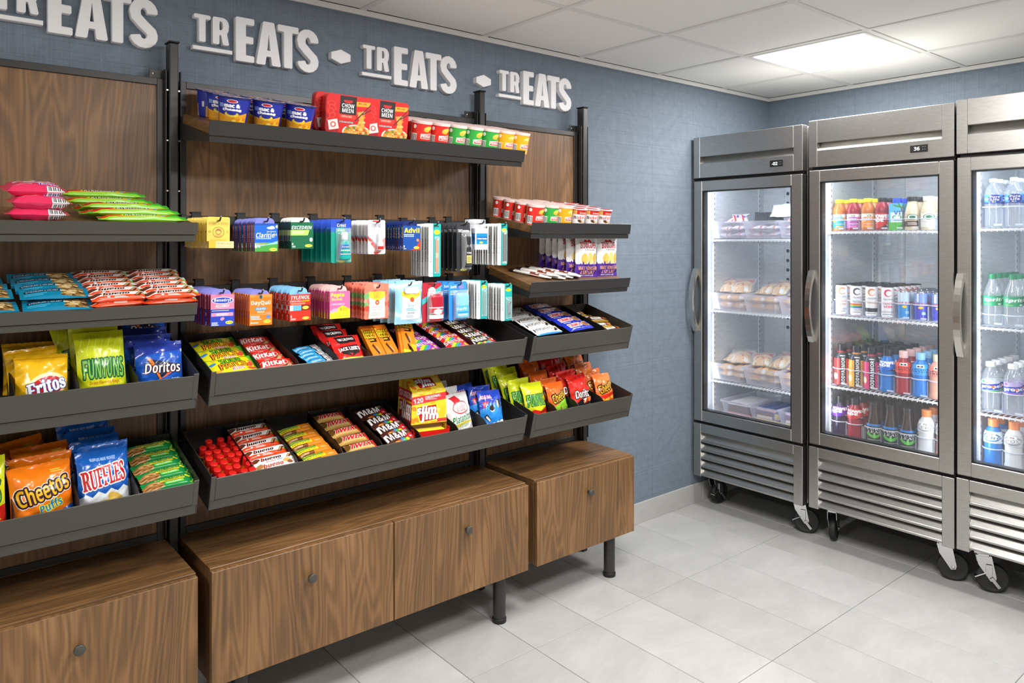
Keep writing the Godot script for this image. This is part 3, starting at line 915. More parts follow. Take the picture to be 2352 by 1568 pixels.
	G([0.12, 0.26, 0.64, 0.2, 0.64, 0.66, 0.12, 0.72], "#f2f2f4"); T("CRUNCH", 0.38, 0.46, 0.46, 0.34, "#d81f26", {"b": 0.006}); E(0.82, 0.45, 0.16, 0.3, "#b98a56"); E(0.82, 0.5, 0.1, 0.2, "#8a5a32"); bars(0.16, 0.8, 0.3, 1, 0.1, "#d8d8f0"); R(0, 0, 1, 0.1, "#16228a")
	begin("gold_bar", "#3a2620")
	R(0, 0, 1, 0.14, "#c8a038"); R(0, 0.84, 1, 0.16, "#b08a30"); G([0.12, 0.3, 0.6, 0.26, 0.62, 0.66, 0.14, 0.7], "#e8e2d8"); bars(0.18, 0.36, 0.34, 2, 0.14, "#3a2620"); E(0.8, 0.5, 0.12, 0.24, "#a86a28"); R(0.66, 0.2, 0.06, 0.6, "#8a1c1c")
	begin("airheads", "#cfe21e")
	G([0.8, 0, 1, 0, 1, 1, 0.72, 1], "#42bc32"); R(0, 0, 0.05, 1, "#2fae3a"); E(0.13, 0.42, 0.12, 0.36, "#d8241e"); G([0.18, 0.75, 0.45, 0.55, 0.8, 0.6, 0.8, 0.7, 0.45, 0.68, 0.2, 0.85], "#e8502a"); T("AIRHEADS", 0.46, 0.4, 0.36, 0.38, W, {"oc": "#1d2a14", "ow": 0.013, "bow": 0.1}); R(0.4, 0.66, 0.26, 0.12, "#b8b8a8"); E(0.83, 0.32, 0.05, 0.14, "#d83a3a"); E(0.72, 0.6, 0.025, 0.08, "#3a8ad0"); R(0, 0.86, 1, 0.14, "#88cc2a")
	begin("pouch_pink", "#e2305e")
	E(0.5, 0.42, 0.34, 0.26, "#f4c0d4"); T("rainbow", 0.72, 0.72, 0.34, 0.16, W, {"oc": "#6a3ab8", "ow": 0.014}); spots(9, 0.25, 0.25, 0.75, 0.6, 0.07, ["#e8d028", "#d83a3a", "#5a3ac0", "#ee8ab0", "#70b840"]); bars(0.14, 0.8, 0.3, 1, 0.07, "#f8d0dc"); barcode(0.66, 0.88, 0.26, 0.1)
	begin("pouch_blue", "#0f7ca0")
	R(0.6, 0.12, 0.32, 0.76, "#8a6a3a"); spots(46, 0.62, 0.16, 0.9, 0.84, 0.05, ["#c8a868", "#6a4424", "#e0cfa4", "#9a7440", "#4c3018", "#b89a5a"]); R(0.08, 0.34, 0.5, 0.2, "#12304e"); T("CHOCOLATE & SEA SALT", 0.33, 0.44, 0.46, 0.1, "#dfe8ee"); bars(0.08, 0.62, 0.34, 2, 0.1, "#4aa8c4"); R(0, 0, 1, 0.05, "#0a6488")
	begin("granola_green", "#1c8a42")
	E(0.2, 0.62, 0.2, 0.34, "#9a6a38"); spots(26, 0.04, 0.35, 0.36, 0.92, 0.05, ["#b8884e", "#7a4e26", "#caa068"]); T("NATURE VALLEY", 0.54, 0.18, 0.6, 0.17, "#e0c83c", {"f": 2}); R(0.34, 0.32, 0.5, 0.13, "#f0c826"); T("CRUNCHY", 0.56, 0.38, 0.32, 0.09, "#1a5a2a", {"skew": 0.2}); R(0.42, 0.5, 0.38, 0.2, "#7ac84a"); T("OATS 'N HONEY", 0.61, 0.58, 0.3, 0.08, W); E(0.9, 0.22, 0.05, 0.1, "#e8d828"); G([0.9, 0.8, 1, 0.4, 1, 0.5, 0.93, 0.9], "#a8d84a"); G([0.94, 0.95, 1, 0.7, 1, 0.8, 0.97, 1], "#a8d84a")
	# --- crisps
	begin("fritos", "#efb81e")
	E(0.56, 0.62, 0.4, 0.24, "#fbe9b0", -0.2); E(0.56, 0.64, 0.34, 0.19, "#c81e22", -0.2); T("Fritos", 0.56, 0.62, 0.74, 0.26, W, {"oc": "#1f3a94", "ow": 0.02, "rot": -0.22, "b": 0.008, "f": 2}); G([0.62, 0.98, 1, 0.72, 1, 1, 0.62, 1], "#5a92d0"); T("BRAND", 0.58, 0.84, 0.24, 0.035, "#fbe0a0", {"rot": -0.2}); R(0, 0.08, 1, 0.02, "#d89a12")
	begin("funyuns", "#c9d31e")
	for k in 9:
		G([k * 0.14 - 0.1, 0.3, k * 0.14 + 0.02, 0.1, k * 0.14 + 0.03, 0.1, k * 0.14 - 0.09, 0.3], "#e6ea78")
	T("FUNYUNS", 0.52, 0.55, 0.84, 0.27, "#7fc04a", {"oc": "#0f5a36", "ow": 0.022, "bow": 0.0}); E(0.52, 0.75, 0.36, 0.05, "#e9e02a"); T("Onion Flavored Rings", 0.52, 0.75, 0.62, 0.06, "#b8501c"); E(0.52, 0.98, 0.38, 0.17, "#0f6a44"); E(0.52, 0.99, 0.34, 0.14, "#e8d8a0"); E(0.42, 0.98, 0.12, 0.1, "#d8a860"); E(0.42, 0.98, 0.06, 0.05, "#5a8a30")
	begin("funyuns_hot", "#d3dc22")
	T("FUNYUNS", 0.5, 0.46, 0.84, 0.28, "#7fc04a", {"oc": "#0f5a36", "ow": 0.022}); G([0, 0.76, 0.3, 0.68, 0.6, 0.74, 1, 0.62, 1, 1, 0, 1], "#d8281e"); T("Flamin' Hot", 0.56, 0.85, 0.7, 0.11, "#f4d428", {"rot": -0.08, "skew": 0.2})
	begin("cheetos_lime", "#ea6a24")
	G([0, 0.72, 0.4, 0.6, 1, 0.42, 1, 1, 0, 1], "#8cc832"); T("Cheetos", 0.52, 0.38, 0.84, 0.26, "#f0a81e", {"oc": "#1d1614", "ow": 0.03, "rot": -0.24, "bow": 0.1}); T("Cheetos", 0.52, 0.38, 0.84, 0.26, "#f3b92a", {"rot": -0.24, "bow": 0.1}); G([0.55, 1, 0.8, 0.8, 1, 0.78, 1, 1], "#2a3a28"); spots(8, 0.2, 0.68, 0.9, 0.92, 0.05, ["#d83a24", "#a8d84a"])
	begin("cheetos_hot", "#ec7a34")
	G([0, 0.66, 1, 0.54, 1, 1, 0, 1], "#d8301e"); T("Cheetos", 0.52, 0.38, 0.84, 0.26, "#f0a81e", {"oc": "#1d1614", "ow": 0.03, "rot": -0.24, "bow": 0.1}); T("Flamin' Hot", 0.56, 0.74, 0.72, 0.13, "#f6d42a", {"rot": -0.16, "skew": 0.2}); spots(5, 0.1, 0.84, 0.9, 0.97, 0.06, ["#f0a02a", "#b81c14"])
	begin("doritos_red", "#d8281e")
	G([0, 0.78, 0.5, 0.6, 1, 0.5, 1, 1, 0, 1], "#23242c"); spots(5, 0.05, 0.6, 0.9, 0.72, 0.09, ["#e8702a", "#d83a1e"]); T("Doritos", 0.52, 0.52, 0.76, 0.21, W, {"oc": "#2a1414", "ow": 0.02, "skew": 0.1}); G([0.42, 0.66, 0.66, 0.64, 0.5, 0.78, 0.52, 0.7], "#f0e8e0"); T("Flamin' Hot", 0.6, 0.88, 0.56, 0.1, "#e8c82a", {"rot": -0.16, "skew": 0.2}); G([0, 0.12, 1, 0.02, 1, 0.08, 0, 0.18], "#b81c14")
	begin("doritos_blue", "#1d57bc")
	G([0, 0, 1, 0, 1, 0.2, 0, 0.3], "#2c3f9c"); G([0.2, 0.35, 0.9, 0.48, 0.8, 0.6, 0.45, 0.74], "#232a44"); G([0.22, 0.34, 0.3, 0.34, 0.52, 0.74, 0.48, 0.76], "#e87a2a"); G([0.48, 0.76, 0.86, 0.5, 0.8, 0.62], "#e8602a"); T("Doritos", 0.56, 0.53, 0.78, 0.2, W, {"oc": "#34101c", "ow": 0.016, "skew": 0.08}); T("COOL", 0.84, 0.76, 0.2, 0.055, W); T("RANCH", 0.82, 0.83, 0.26, 0.06, W); E(0.3, 0.95, 0.3, 0.2, "#3a8ae0");
	begin("puffs", "#ee7a16")
	T("Cheetos", 0.51, 0.43, 0.86, 0.3, "#f2f0ea", {"oc": "#f4f2ee", "ow": 0.04, "rot": -0.24, "bow": 0.1}); T("Cheetos", 0.51, 0.43, 0.86, 0.3, "#3a1a2a", {"oc": "#33141f", "ow": 0.028, "rot": -0.24, "bow": 0.1}); T("Cheetos", 0.51, 0.43, 0.86, 0.3, "#f0b41e", {"rot": -0.24, "bow": 0.1}); T("Puffs", 0.62, 0.71, 0.38, 0.15, "#2a8ad8", {"oc": "#e8e03a", "ow": 0.014, "rot": -0.28}); G([0.6, 1, 0.7, 0.86, 1, 0.74, 1, 1], "#2458b8"); E(0.42, 0.98, 0.2, 0.09, "#f09a2c"); E(0.74, 0.95, 0.12, 0.06, "#f0a030", 0.6); bars(0.66, 0.14, 0.2, 2, 0.03, "#f8e060")
	begin("ruffles", "#1f5fb8")
	T("RUFFLES HAVE RIDGES!", 0.5, 0.16, 0.5, 0.05, "#cfe0f4", {"bow": 0.2}); G([0, 0.74, 0.12, 0.68, 0.24, 0.74, 0.36, 0.66, 0.5, 0.72, 0.62, 0.64, 0.76, 0.7, 0.88, 0.62, 1, 0.68, 1, 1, 0, 1], "#eef2f6"); T("RUFFLES", 0.5, 0.44, 0.86, 0.3, "#c8202a", {"oc": "#f6f4f0", "ow": 0.024, "rot": -0.12, "f": 2, "b": 0.004}); E(0.42, 0.92, 0.3, 0.1, "#ecb84a", -0.2); E(0.7, 0.8, 0.16, 0.08, "#f0c860", 0.4); E(0.3, 0.98, 0.2, 0.05, "#e0a030")
	begin("boulder", "#e9e9ea")
	G([0.34, 0.16, 0.44, 0.1, 0.5, 0.13, 0.57, 0.09, 0.7, 0.16], "#c8242a"); T("BOULDER", 0.52, 0.24, 0.76, 0.15, "#d0242c", {"bow": -0.06}); T("CANYON", 0.54, 0.345, 0.44, 0.035, "#8a5a50"); E(0.3, 0.55, 0.13, 0.13, "#e0bc5a"); E(0.56, 0.54, 0.13, 0.14, "#e8c870"); E(0.82, 0.55, 0.12, 0.13, "#dcb650"); R(0, 0.68, 1, 0.32, "#4f2a94")
	var sp := [0.0, 0.64]
	for k in 13:
		sp.append_array([k / 12.0, 0.6 + 0.05 * ((k * 5) % 3)])
		sp.append_array([(k + 0.5) / 12.0, 0.7])
	sp.append_array([1.0, 0.75, 0.0, 0.75])
	G(sp, "#4f2a94")
	T("MALT VINEGAR", 0.52, 0.77, 0.84, 0.085, "#f0b070"); T("& SEA SALT", 0.54, 0.87, 0.64, 0.08, "#f0b070"); T("KETTLE STYLE POTATO CHIPS", 0.52, 0.945, 0.6, 0.03, W)
	begin("plantain", "#eeeeec")
	E(0.5, 0.34, 0.33, 0.15, "#d0242c"); E(0.5, 0.34, 0.3, 0.125, "#f2f0ee"); T("Lulu", 0.5, 0.34, 0.36, 0.17, "#d0242c", {"f": 3}); T("Platanitos", 0.54, 0.58, 0.82, 0.17, "#1c7a34", {"rot": -0.1, "skew": 0.15}); G([0.1, 0.74, 0.5, 0.66, 0.95, 0.66, 0.9, 0.7, 0.5, 0.72, 0.12, 0.82], "#e4cc48"); T("Plantain", 0.56, 0.74, 0.4, 0.1, "#3a8a4a", {"rot": -0.08, "f": 1, "skew": 0.2}); T("Chips con Limon", 0.5, 0.88, 0.66, 0.09, "#2f6a34", {"rot": -0.08, "f": 1, "skew": 0.2}); G([0.2, 0.1, 0.5, 0.06, 0.56, 0.2, 0.3, 0.26], "#d8303a")
	begin("oreo", "#2a48b8")
	G([0, 0.45, 0.2, 0.4, 0.5, 0.36, 1, 0.42, 1, 1, 0, 1], "#2a8ae0")
	for k in 7:
		G([0.5, 0.62, 0.05 + 0.15 * k, 0.32, 0.12 + 0.15 * k, 0.32], "#4aa4ec")
	T("BIG BAG", 0.32, 0.17, 0.42, 0.08, "#e8e4f0", {"oc": "#b03a6a", "ow": 0.008}); G([0.1, 0.28, 0.34, 0.27, 0.1, 0.44], "#d83a48"); E(0.42, 0.44, 0.11, 0.085, "#2e2422"); E(0.43, 0.475, 0.1, 0.05, "#efe9e2"); E(0.42, 0.43, 0.11, 0.07, "#352a28"); E(0.76, 0.34, 0.09, 0.1, "#352a28"); E(0.73, 0.35, 0.04, 0.09, "#efe9e2"); G([0.1, 0.62, 0.18, 0.56, 0.36, 0.7, 0.28, 0.77], "#2e2422"); G([0.14, 0.63, 0.18, 0.6, 0.34, 0.71, 0.3, 0.745], "#efe9e2"); T("OREO", 0.58, 0.86, 0.78, 0.2, W, {"oc": "#2a6ad0", "ow": 0.025, "rot": -0.12, "b": 0.008})
	begin("stick_box", "#f1cf2a")
	spots(26, 0, 0, 1, 1, 0.1, ["#f6dc48", "#eeb020", "#f4e070"]); spots(9, 0, 0.5, 1, 1, 0.08, ["#ea8a20", "#f0a428"]); G([0, 0.16, 1, 0.06, 1, 0.28, 0, 0.4], "#e0353c"); T("120", 0.2, 0.27, 0.28, 0.15, W, {"rot": -0.12}); T("ORIGINAL", 0.62, 0.17, 0.46, 0.08, W, {"rot": -0.12}); bars(0.4, 0.24, 0.4, 1, 0.05, "#f8c0c0"); G([0.14, 0.44, 0.74, 0.4, 0.76, 0.9, 0.24, 0.96], "#f6e83a"); G([0.17, 0.47, 0.71, 0.43, 0.73, 0.87, 0.27, 0.93], "#b81c20"); T("slim", 0.44, 0.56, 0.52, 0.26, W, {"oc": "#3a0c0c", "ow": 0.012, "skew": 0.1, "b": 0.01}); T("jim", 0.52, 0.78, 0.46, 0.3, W, {"oc": "#3a0c0c", "ow": 0.012, "skew": 0.1, "b": 0.01})
	for k in 3:
		G([0.82 + k * 0.06, 0.5, 0.86 + k * 0.06, 0.5, 0.82 + k * 0.05, 0.84, 0.78 + k * 0.05, 0.84], "#d8c020")
	R(0.72, 0.86, 0.28, 0.1, "#e0353c")
	begin("stick_side", "#f0ca2a")
	spots(16, 0, 0, 1, 1, 0.12, ["#f6dc48", "#ea9a20", "#f4e070"]); R(0, 0.24, 1, 0.17, "#e0353c"); T("120 ORIGINAL", 0.5, 0.32, 0.9, 0.1, W); G([0.08, 0.44, 0.9, 0.44, 0.9, 0.78, 0.3, 0.78, 0.08, 0.7], "#b81c20"); T("slim", 0.48, 0.52, 0.74, 0.17, W, {"oc": "#3a0c0c", "ow": 0.016, "b": 0.01}); T("jim", 0.54, 0.67, 0.6, 0.19, W, {"oc": "#3a0c0c", "ow": 0.016, "b": 0.01}); R(0.05, 0.84, 0.9, 0.1, "#f2e838"); T("6g PROTEIN", 0.5, 0.89, 0.76, 0.06, "#3a3a20")
	begin("stick_top", "#f1ce2c")
	spots(22, 0, 0, 1, 1, 0.1, ["#f6dc48", "#ea9a20", "#f4e070", "#ee7a1c"]); G([0.2, 0.3, 0.74, 0.24, 0.8, 0.72, 0.3, 0.8], "#b81c20"); T("slim", 0.46, 0.42, 0.44, 0.22, W, {"oc": "#3a0c0c", "ow": 0.014, "b": 0.01}); T("jim", 0.56, 0.64, 0.36, 0.22, W, {"oc": "#3a0c0c", "ow": 0.014, "b": 0.01})
	begin("jerky_stick", "#d8d4d0")
	R(0.0, 0, 0.12, 1, "#2c2420"); R(0.14, 0.2, 0.34, 0.5, "#e8e4e0"); T("COUNTRY", 0.24, 0.4, 0.2, 0.3, "#2c2420", {"skew": 0.2}); T("STICK", 0.42, 0.42, 0.12, 0.3, "#b02020"); R(0.5, 0.05, 0.22, 0.9, "#7a3424"); E(0.66, 0.5, 0.04, 0.3, "#ece8e4"); R(0.76, 0.1, 0.22, 0.8, "#ecebe8"); bars(0.78, 0.2, 0.17, 4, 0.15, "#8a8a8c")
	# --- tubs, cups, trays
	begin("mac", "#23309e")
	G([0.14, 0.56, 0.5, 0.66, 0.86, 0.5, 0.86, 1, 0.14, 1], "#f0a61a"); E(0.5, 0.13, 0.11, 0.06, W); E(0.5, 0.13, 0.09, 0.045, "#d0242c"); T("mac &", 0.5, 0.28, 0.32, 0.13, W, {"b": 0.008}); T("cheese", 0.5, 0.42, 0.4, 0.11, W, {"b": 0.008}); E(0.5, 0.58, 0.15, 0.1, "#f4d23a"); E(0.5, 0.54, 0.1, 0.07, "#23309e"); R(0.36, 0.46, 0.28, 0.06, "#23309e"); spots(18, 0.54, 0.7, 0.84, 0.98, 0.06, ["#f6c638", "#e89412", "#f8d868"]); T("original", 0.34, 0.82, 0.24, 0.06, "#f8d890", {"f": 1}); R(0.2, 0.22, 0.12, 0.14, "#7a9ae0"); R(0.04, 0.4, 0.06, 0.2, "#e8e8f0");
	begin("mac_lid", "#3448b0")
	spots(90, 0, 0, 1, 1, 0.05, ["#f0b83a", "#f4c850", "#e8a828", "#e9e6f4"])
	begin("chow", "#d8201e")
	G([0, 0.5, 0.3, 0.7, 0.3, 1, 0, 1], "#a81a24")
	for k in 5:
		E(0.12 + 0.03 * (k % 2), 0.25 + k * 0.1, 0.09, 0.06, "#e84a40", k * 0.7); E(0.12 + 0.03 * (k % 2), 0.25 + k * 0.1, 0.07, 0.045, "#d42020", k * 0.7)
	R(0.3, 0.03, 0.36, 0.46, "#282324"); E(0.48, 0.15, 0.1, 0.06, "#c8242a"); R(0.36, 0.08, 0.26, 0.05, "#282324"); T("CHOW", 0.48, 0.27, 0.27, 0.1, W); T("MEIN", 0.48, 0.39, 0.25, 0.1, W); R(0.3, 0.49, 0.36, 0.11, "#e23a2c"); T("TERIYAKI BEEF", 0.46, 0.54, 0.24, 0.045, "#f8d8c8"); T("CHOW MEIN NOODLES", 0.46, 0.68, 0.3, 0.045, W, {"oc": "#5a1414", "ow": 0.006}); G([0.66, 0.14, 0.97, 0.12, 0.95, 0.24, 0.66, 0.26], "#eda52a"); T("NEW LOOK", 0.79, 0.18, 0.18, 0.04, "#7a4a10")
	E(0.7, 0.92, 0.32, 0.2, "#f2ece6"); E(0.7, 0.93, 0.29, 0.18, "#e2902e"); G([0.68, 0.4, 0.86, 0.36, 0.84, 0.6, 0.88, 0.8, 0.68, 0.8, 0.74, 0.6], "#eda648"); spots(46, 0.46, 0.78, 0.96, 1.0, 0.035, ["#f4c070", "#d8822a", "#f0b052", "#c8502a", "#7a8a2a"]); spots(22, 0.7, 0.38, 0.86, 0.8, 0.022, ["#f4c878", "#e09a3a", "#d8862c"]); G([0.64, 0.62, 1.0, 0.14, 1.0, 0.17, 0.66, 0.64], "#4a2a3a"); G([0.8, 0.44, 1.0, 0.28, 1.0, 0.31, 0.8, 0.47], "#4a2a3a"); G([0.06, 0.68, 0.26, 0.62, 0.31, 0.86, 0.1, 0.92], "#f0e4e0"); E(0.18, 0.77, 0.06, 0.07, "#d85a50"); E(0.18, 0.77, 0.035, 0.045, "#f0e4e0")
	for q in [["chip_red", "#d8281e", "ORIGINAL"], ["chip_green", "#2f9e3e", "SOUR CREAM"], ["chip_yellow", "#efa416", "CHEDDAR"]]:
		begin(q[0], q[1])
		barcode(0.16, 0.52, 0.22, 0.4); R(0.02, 0.08, 0.1, 0.84, "#c8b878"); bars(0.03, 0.1, 0.08, 8, 0.1, "#6a5a2a"); E(0.28, 0.22, 0.06, 0.09, "#f0e8e4"); G([0.5, 0.52, 0.94, 0.46, 0.94, 0.74, 0.5, 0.72], "#f4f0ec"); G([0.52, 0.54, 0.92, 0.485, 0.92, 0.715, 0.52, 0.7], "#d8281e"); T("PRINGLES", 0.72, 0.6, 0.38, 0.14, "#fbf7f2"); T(q[2], 0.72, 0.86, 0.26, 0.06, "#fbf4ea"); R(0, 0.96, 1, 0.04, "#c8c4c0"); E(0.74, 0.26, 0.15, 0.09, "#efc04a" if q[0] != "chip_yellow" else "#f6d478", -0.3); E(0.68, 0.36, 0.1, 0.06, "#e0aa38", 0.3)
	begin("spread", "#c81f1c")
	R(0, 0.3, 1, 0.56, "#f2efec"); R(0, 0.84, 1, 0.16, "#a81618"); T("nutella", 0.56, 0.46, 0.72, 0.22, "#c8201e"); T("n", 0.25, 0.5, 0.11, 0.16, "#2a1c18")
	for k in 4:
		G([0.1 + k * 0.06, 0.3, 0.1 + k * 0.06, 0.06, 0.15 + k * 0.06, 0.04, 0.15 + k * 0.06, 0.3], "#e4b868")
	T("& breadsticks", 0.7, 0.2, 0.5, 0.1, "#f8e8d8"); E(0.5, 0.68, 0.12, 0.08, "#5a3220", 0.5); G([0.52, 0.66, 0.6, 0.64, 0.86, 0.86, 0.78, 0.88], "#d8a860"); T("& GO!", 0.78, 0.64, 0.2, 0.1, "#4a8ac8", {"skew": 0.2})
	begin("foil_lid", "#d8d8da")
	E(0.5, 0.5, 0.4, 0.34, "#c8322c"); E(0.5, 0.5, 0.28, 0.2, "#eceaea")
	# --- drinks
	for q in [["splash_teal", "#e6eef2", "#1fa6b4", "#f0a030"], ["splash_pink", "#efe9f2", "#b458b0", "#e07ab8"], ["splash_peach", "#f2e8da", "#e88a3a", "#f0b868"]]:
		begin(q[0], q[1])
		R(0, 0.5, 1, 0.5, q[2]); E(0.5, 0.42, 0.44, 0.2, q[2]); T("Splash", 0.5, 0.4, 0.7, 0.2, "#2a4ab0", {"oc": W, "ow": 0.02, "rot": -0.1}); T("V8", 0.5, 0.14, 0.2, 0.14, "#4a8a50"); E(0.8, 0.34, 0.14, 0.14, q[3]); E(0.2, 0.5, 0.12, 0.1, q[3]); T("Tropical", 0.5, 0.72, 0.5, 0.08, W); R(0.3, 0.86, 0.4, 0.08, q[3])
	for q in [["power_red", "#d0242c"], ["power_blue", "#1e6ad0"], ["power_purple", "#6a2aa8"]]:
		begin(q[0], q[1])
		T("POWER", 0.5, 0.22, 0.86, 0.24, W, {"b": 0.012}); T("ADE", 0.32, 0.48, 0.5, 0.22, W, {"b": 0.012}); G([0.4, 1, 1, 0.62, 1, 1], "#1c1c24"); T("50%", 0.82, 0.84, 0.22, 0.12, W); bars(0.06, 0.66, 0.3, 1, 0.07, "#f0d8d8"); G([0, 0.72, 0.4, 1, 0, 1], q[1])
	begin("coco", "#58b4e8")
	R(0, 0.68, 1, 0.32, "#5cb84a"); R(0.08, 0.34, 0.84, 0.36, "#d8ecf4"); T("VITA", 0.5, 0.36, 0.6, 0.13, "#2a3aa0"); T("COCO", 0.5, 0.52, 0.7, 0.14, "#2a8a3a"); E(0.34, 0.52, 0.05, 0.05, W); E(0.7, 0.52, 0.05, 0.05, W)
	for k in 5:
		E(0.5 + 0.2 * cos(k * 0.8 + 3.4), 0.14 + 0.08 * sin(k * 0.8 + 3.4), 0.16, 0.03, "#2a8a3a", k * 0.8 + 0.3)
	R(0.46, 0.14, 0.04, 0.16, "#7a5a30"); bars(0.2, 0.62, 0.5, 1, 0.06, "#7a9ac0"); E(0.6, 0.86, 0.24, 0.08, "#3a9a3a")
	begin("coffee", "#cdb99a")
	E(0.5, 0.26, 0.24, 0.2, "#1c6a4a"); E(0.5, 0.26, 0.2, 0.165, "#e8f0ea"); E(0.5, 0.26, 0.13, 0.11, "#1c6a4a"); G([0, 0.55, 1, 0.5, 1, 0.9, 0, 0.95], "#4a2a22"); bars(0.3, 0.62, 0.4, 3, 0.08, "#e8d8c8")
	begin("coffee_white", "#e4e2d8")
	E(0.5, 0.26, 0.24, 0.2, "#1c6a4a"); E(0.5, 0.26, 0.2, 0.165, "#e8f0ea"); E(0.5, 0.26, 0.13, 0.11, "#1c6a4a"); T("Frappuccino", 0.5, 0.6, 0.6, 0.08, "#5a6a5a", {"f": 1}); bars(0.3, 0.7, 0.4, 3, 0.08, "#c0d0c0")
	for q in [["slim_peach", "#e88a4a", "SPARKLING", "Vibe"], ["slim_rainbow", "#3a3a40", "TROPICAL", "VIBE"], ["slim_grey", "#d8884a", "ORANGE", ""], ["slim_vibe", "#d8244a", "PEACH", "VIBE"]]:
		begin(q[0], "#ecebee")
		E(0.5, 0.2, 0.2, 0.12, q[1]); E(0.53, 0.21, 0.14, 0.085, "#ecebee"); R(0.55, 0.14, 0.2, 0.12, "#ecebee"); T("CELSIUS", 0.5, 0.4, 0.52, 0.05, "#6a6a72"); T(q[2], 0.5, 0.53, 0.5, 0.08, q[1])
		if q[3]:
			T(q[3], 0.5, 0.64, 0.46, 0.08, q[1])
		R(0, 0.78, 1, 0.06, "#c4c4ca"); bars(0.2, 0.88, 0.5, 1, 0.05, "#8a8a92")
		if q[0] == "slim_rainbow":
			R(0, 0.6, 1, 0.04, "#d83a2a"); R(0, 0.64, 1, 0.04, "#e8a828"); R(0, 0.68, 1, 0.04, "#48a848"); R(0, 0.72, 1, 0.04, "#3a70c8")
		if q[0] == "slim_grey":
			R(0, 0.72, 1, 0.13, "#34363e")
	for q in [["bull_light", "#2a8ad0", "#b8cfe4"], ["bull_violet", "#4a4ab8", "#7a90c8"]]:
		begin(q[0], q[2])
		G([0, 0.5, 0.5, 0.44, 1, 0.5, 1, 1, 0.5, 0.94, 0, 1], q[1]); T("Red Bull", 0.5, 0.42, 0.74, 0.12, "#d0242c"); E(0.5, 0.54, 0.12, 0.05, "#f0c020"); R(0.3, 0.04, 0.1, 0.3, "#d8e6f2"); R(0.55, 0.7, 0.2, 0.1, "#9ac4ea")
	for q in [["armor_red", "#d8322c"], ["armor_gold", "#dca63a"], ["armor_pink", "#dc3a78"]]:
		begin(q[0], q[1])
		R(0, 0, 1, 0.2, "#2a2c34"); R(0.42, 0, 0.24, 1, "#26282e"); T("BODYARMOR", 0.54, 0.56, 0.8, 0.14, W, {"rot": -PI / 2}); R(0, 0.0, 1, 0.025, q[1]); E(0.2, 0.74, 0.12, 0.1, "#e8dcb0"); bars(0.76, 0.3, 0.18, 6, 0.08, "#f4e4dc"); bars(0.4, 0.1, 0.3, 1, 0.06, "#d8d8e0")
	for q in [["sport_red", "#ee4a34", "#5a0f20"], ["sport_blue", "#3aa0f0", "#123a78"], ["sport_peach", "#ec8a70", "#3a2050"]]:
		begin(q[0], q[1])
		R(0.3, 0.06, 0.3, 0.26, W); G([0.33, 0.28, 0.35, 0.1, 0.45, 0.2, 0.55, 0.1, 0.57, 0.28, 0.5, 0.28, 0.45, 0.24, 0.4, 0.28], "#1c1c24"); T("SPORTS", 0.5, 0.5, 0.8, 0.16, q[2]); T("DRINK", 0.44, 0.68, 0.66, 0.16, q[2]); T("FRUIT PUNCH", 0.5, 0.86, 0.66, 0.06, q[2]); bars(0.86, 0.2, 0.1, 6, 0.1, W)
	begin("leaf_tea", "#22262a")
	R(0, 0, 1, 0.12, "#2a7ac8"); T("PURE", 0.5, 0.25, 0.66, 0.13, "#e4e6e4", {"f": 2}); T("LEAF", 0.5, 0.41, 0.56, 0.12, "#e4e6e4", {"f": 2}); E(0.34, 0.6, 0.22, 0.07, "#5cb848", 0.6); E(0.66, 0.6, 0.22, 0.07, "#5cb848", -0.6); E(0.5, 0.6, 0.05, 0.14, "#7ad05a"); T("UNSWEETENED", 0.5, 0.82, 0.6, 0.04, "#d8d8d4"); bars(0.25, 0.9, 0.5, 1, 0.05, "#9ab0a8")
	for q in [["zero_white", "#e6e7ea", "#9aa0a8", "ZERO"], ["zero_blue", "#d4e4ee", "#2a6a9a", "ZERO"], ["frost", "#c6c8cc", "#8a8f96", "FROST"]]:
		begin(q[0], q[1])
		E(0.4, 0.5, 0.34, 0.34, q[2]); E(0.4, 0.5, 0.26, 0.26, q[1]); E(0.4, 0.24, 0.16, 0.14, W); T("G", 0.4, 0.24, 0.13, 0.15, "#4a4a50"); G([0.38, 0.27, 0.46, 0.16, 0.42, 0.27], "#e8701c"); T(q[3], 0.42, 0.54, 0.7, 0.22, q[2], {"oc": W, "ow": 0.014, "skew": 0.1}); R(0.78, 0.66, 0.16, 0.2, "#8a98b0"); bars(0.3, 0.84, 0.36, 1, 0.06, "#5a6a7a")
	begin("water", "#3a8ad0")
	R(0, 0, 1, 0.16, "#58a8e0"); R(0, 0.88, 1, 0.12, "#24388a"); E(0.5, 0.48, 0.26, 0.5, "#2a2a8a"); T("Pure", 0.5, 0.26, 0.36, 0.22, W); T("Life", 0.5, 0.56, 0.3, 0.26, W); R(0.4, 0.76, 0.06, 0.12, "#e8c830"); R(0.48, 0.76, 0.06, 0.12, "#58b8e8"); E(0.16, 0.5, 0.12, 0.2, "#88c4ec"); E(0.86, 0.5, 0.1, 0.2, "#88c4ec")
	begin("soda", "#1f9a68")
	T("Sprite", 0.56, 0.42, 0.78, 0.44, "#f4faf6", {"skew": 0.15, "rot": -0.06, "b": 0.008}); bars(0.2, 0.84, 0.26, 1, 0.08, "#e8d838"); R(0.68, 0.74, 0.14, 0.18, "#d8f0e4"); R(0, 0, 1, 0.04, "#17784f")
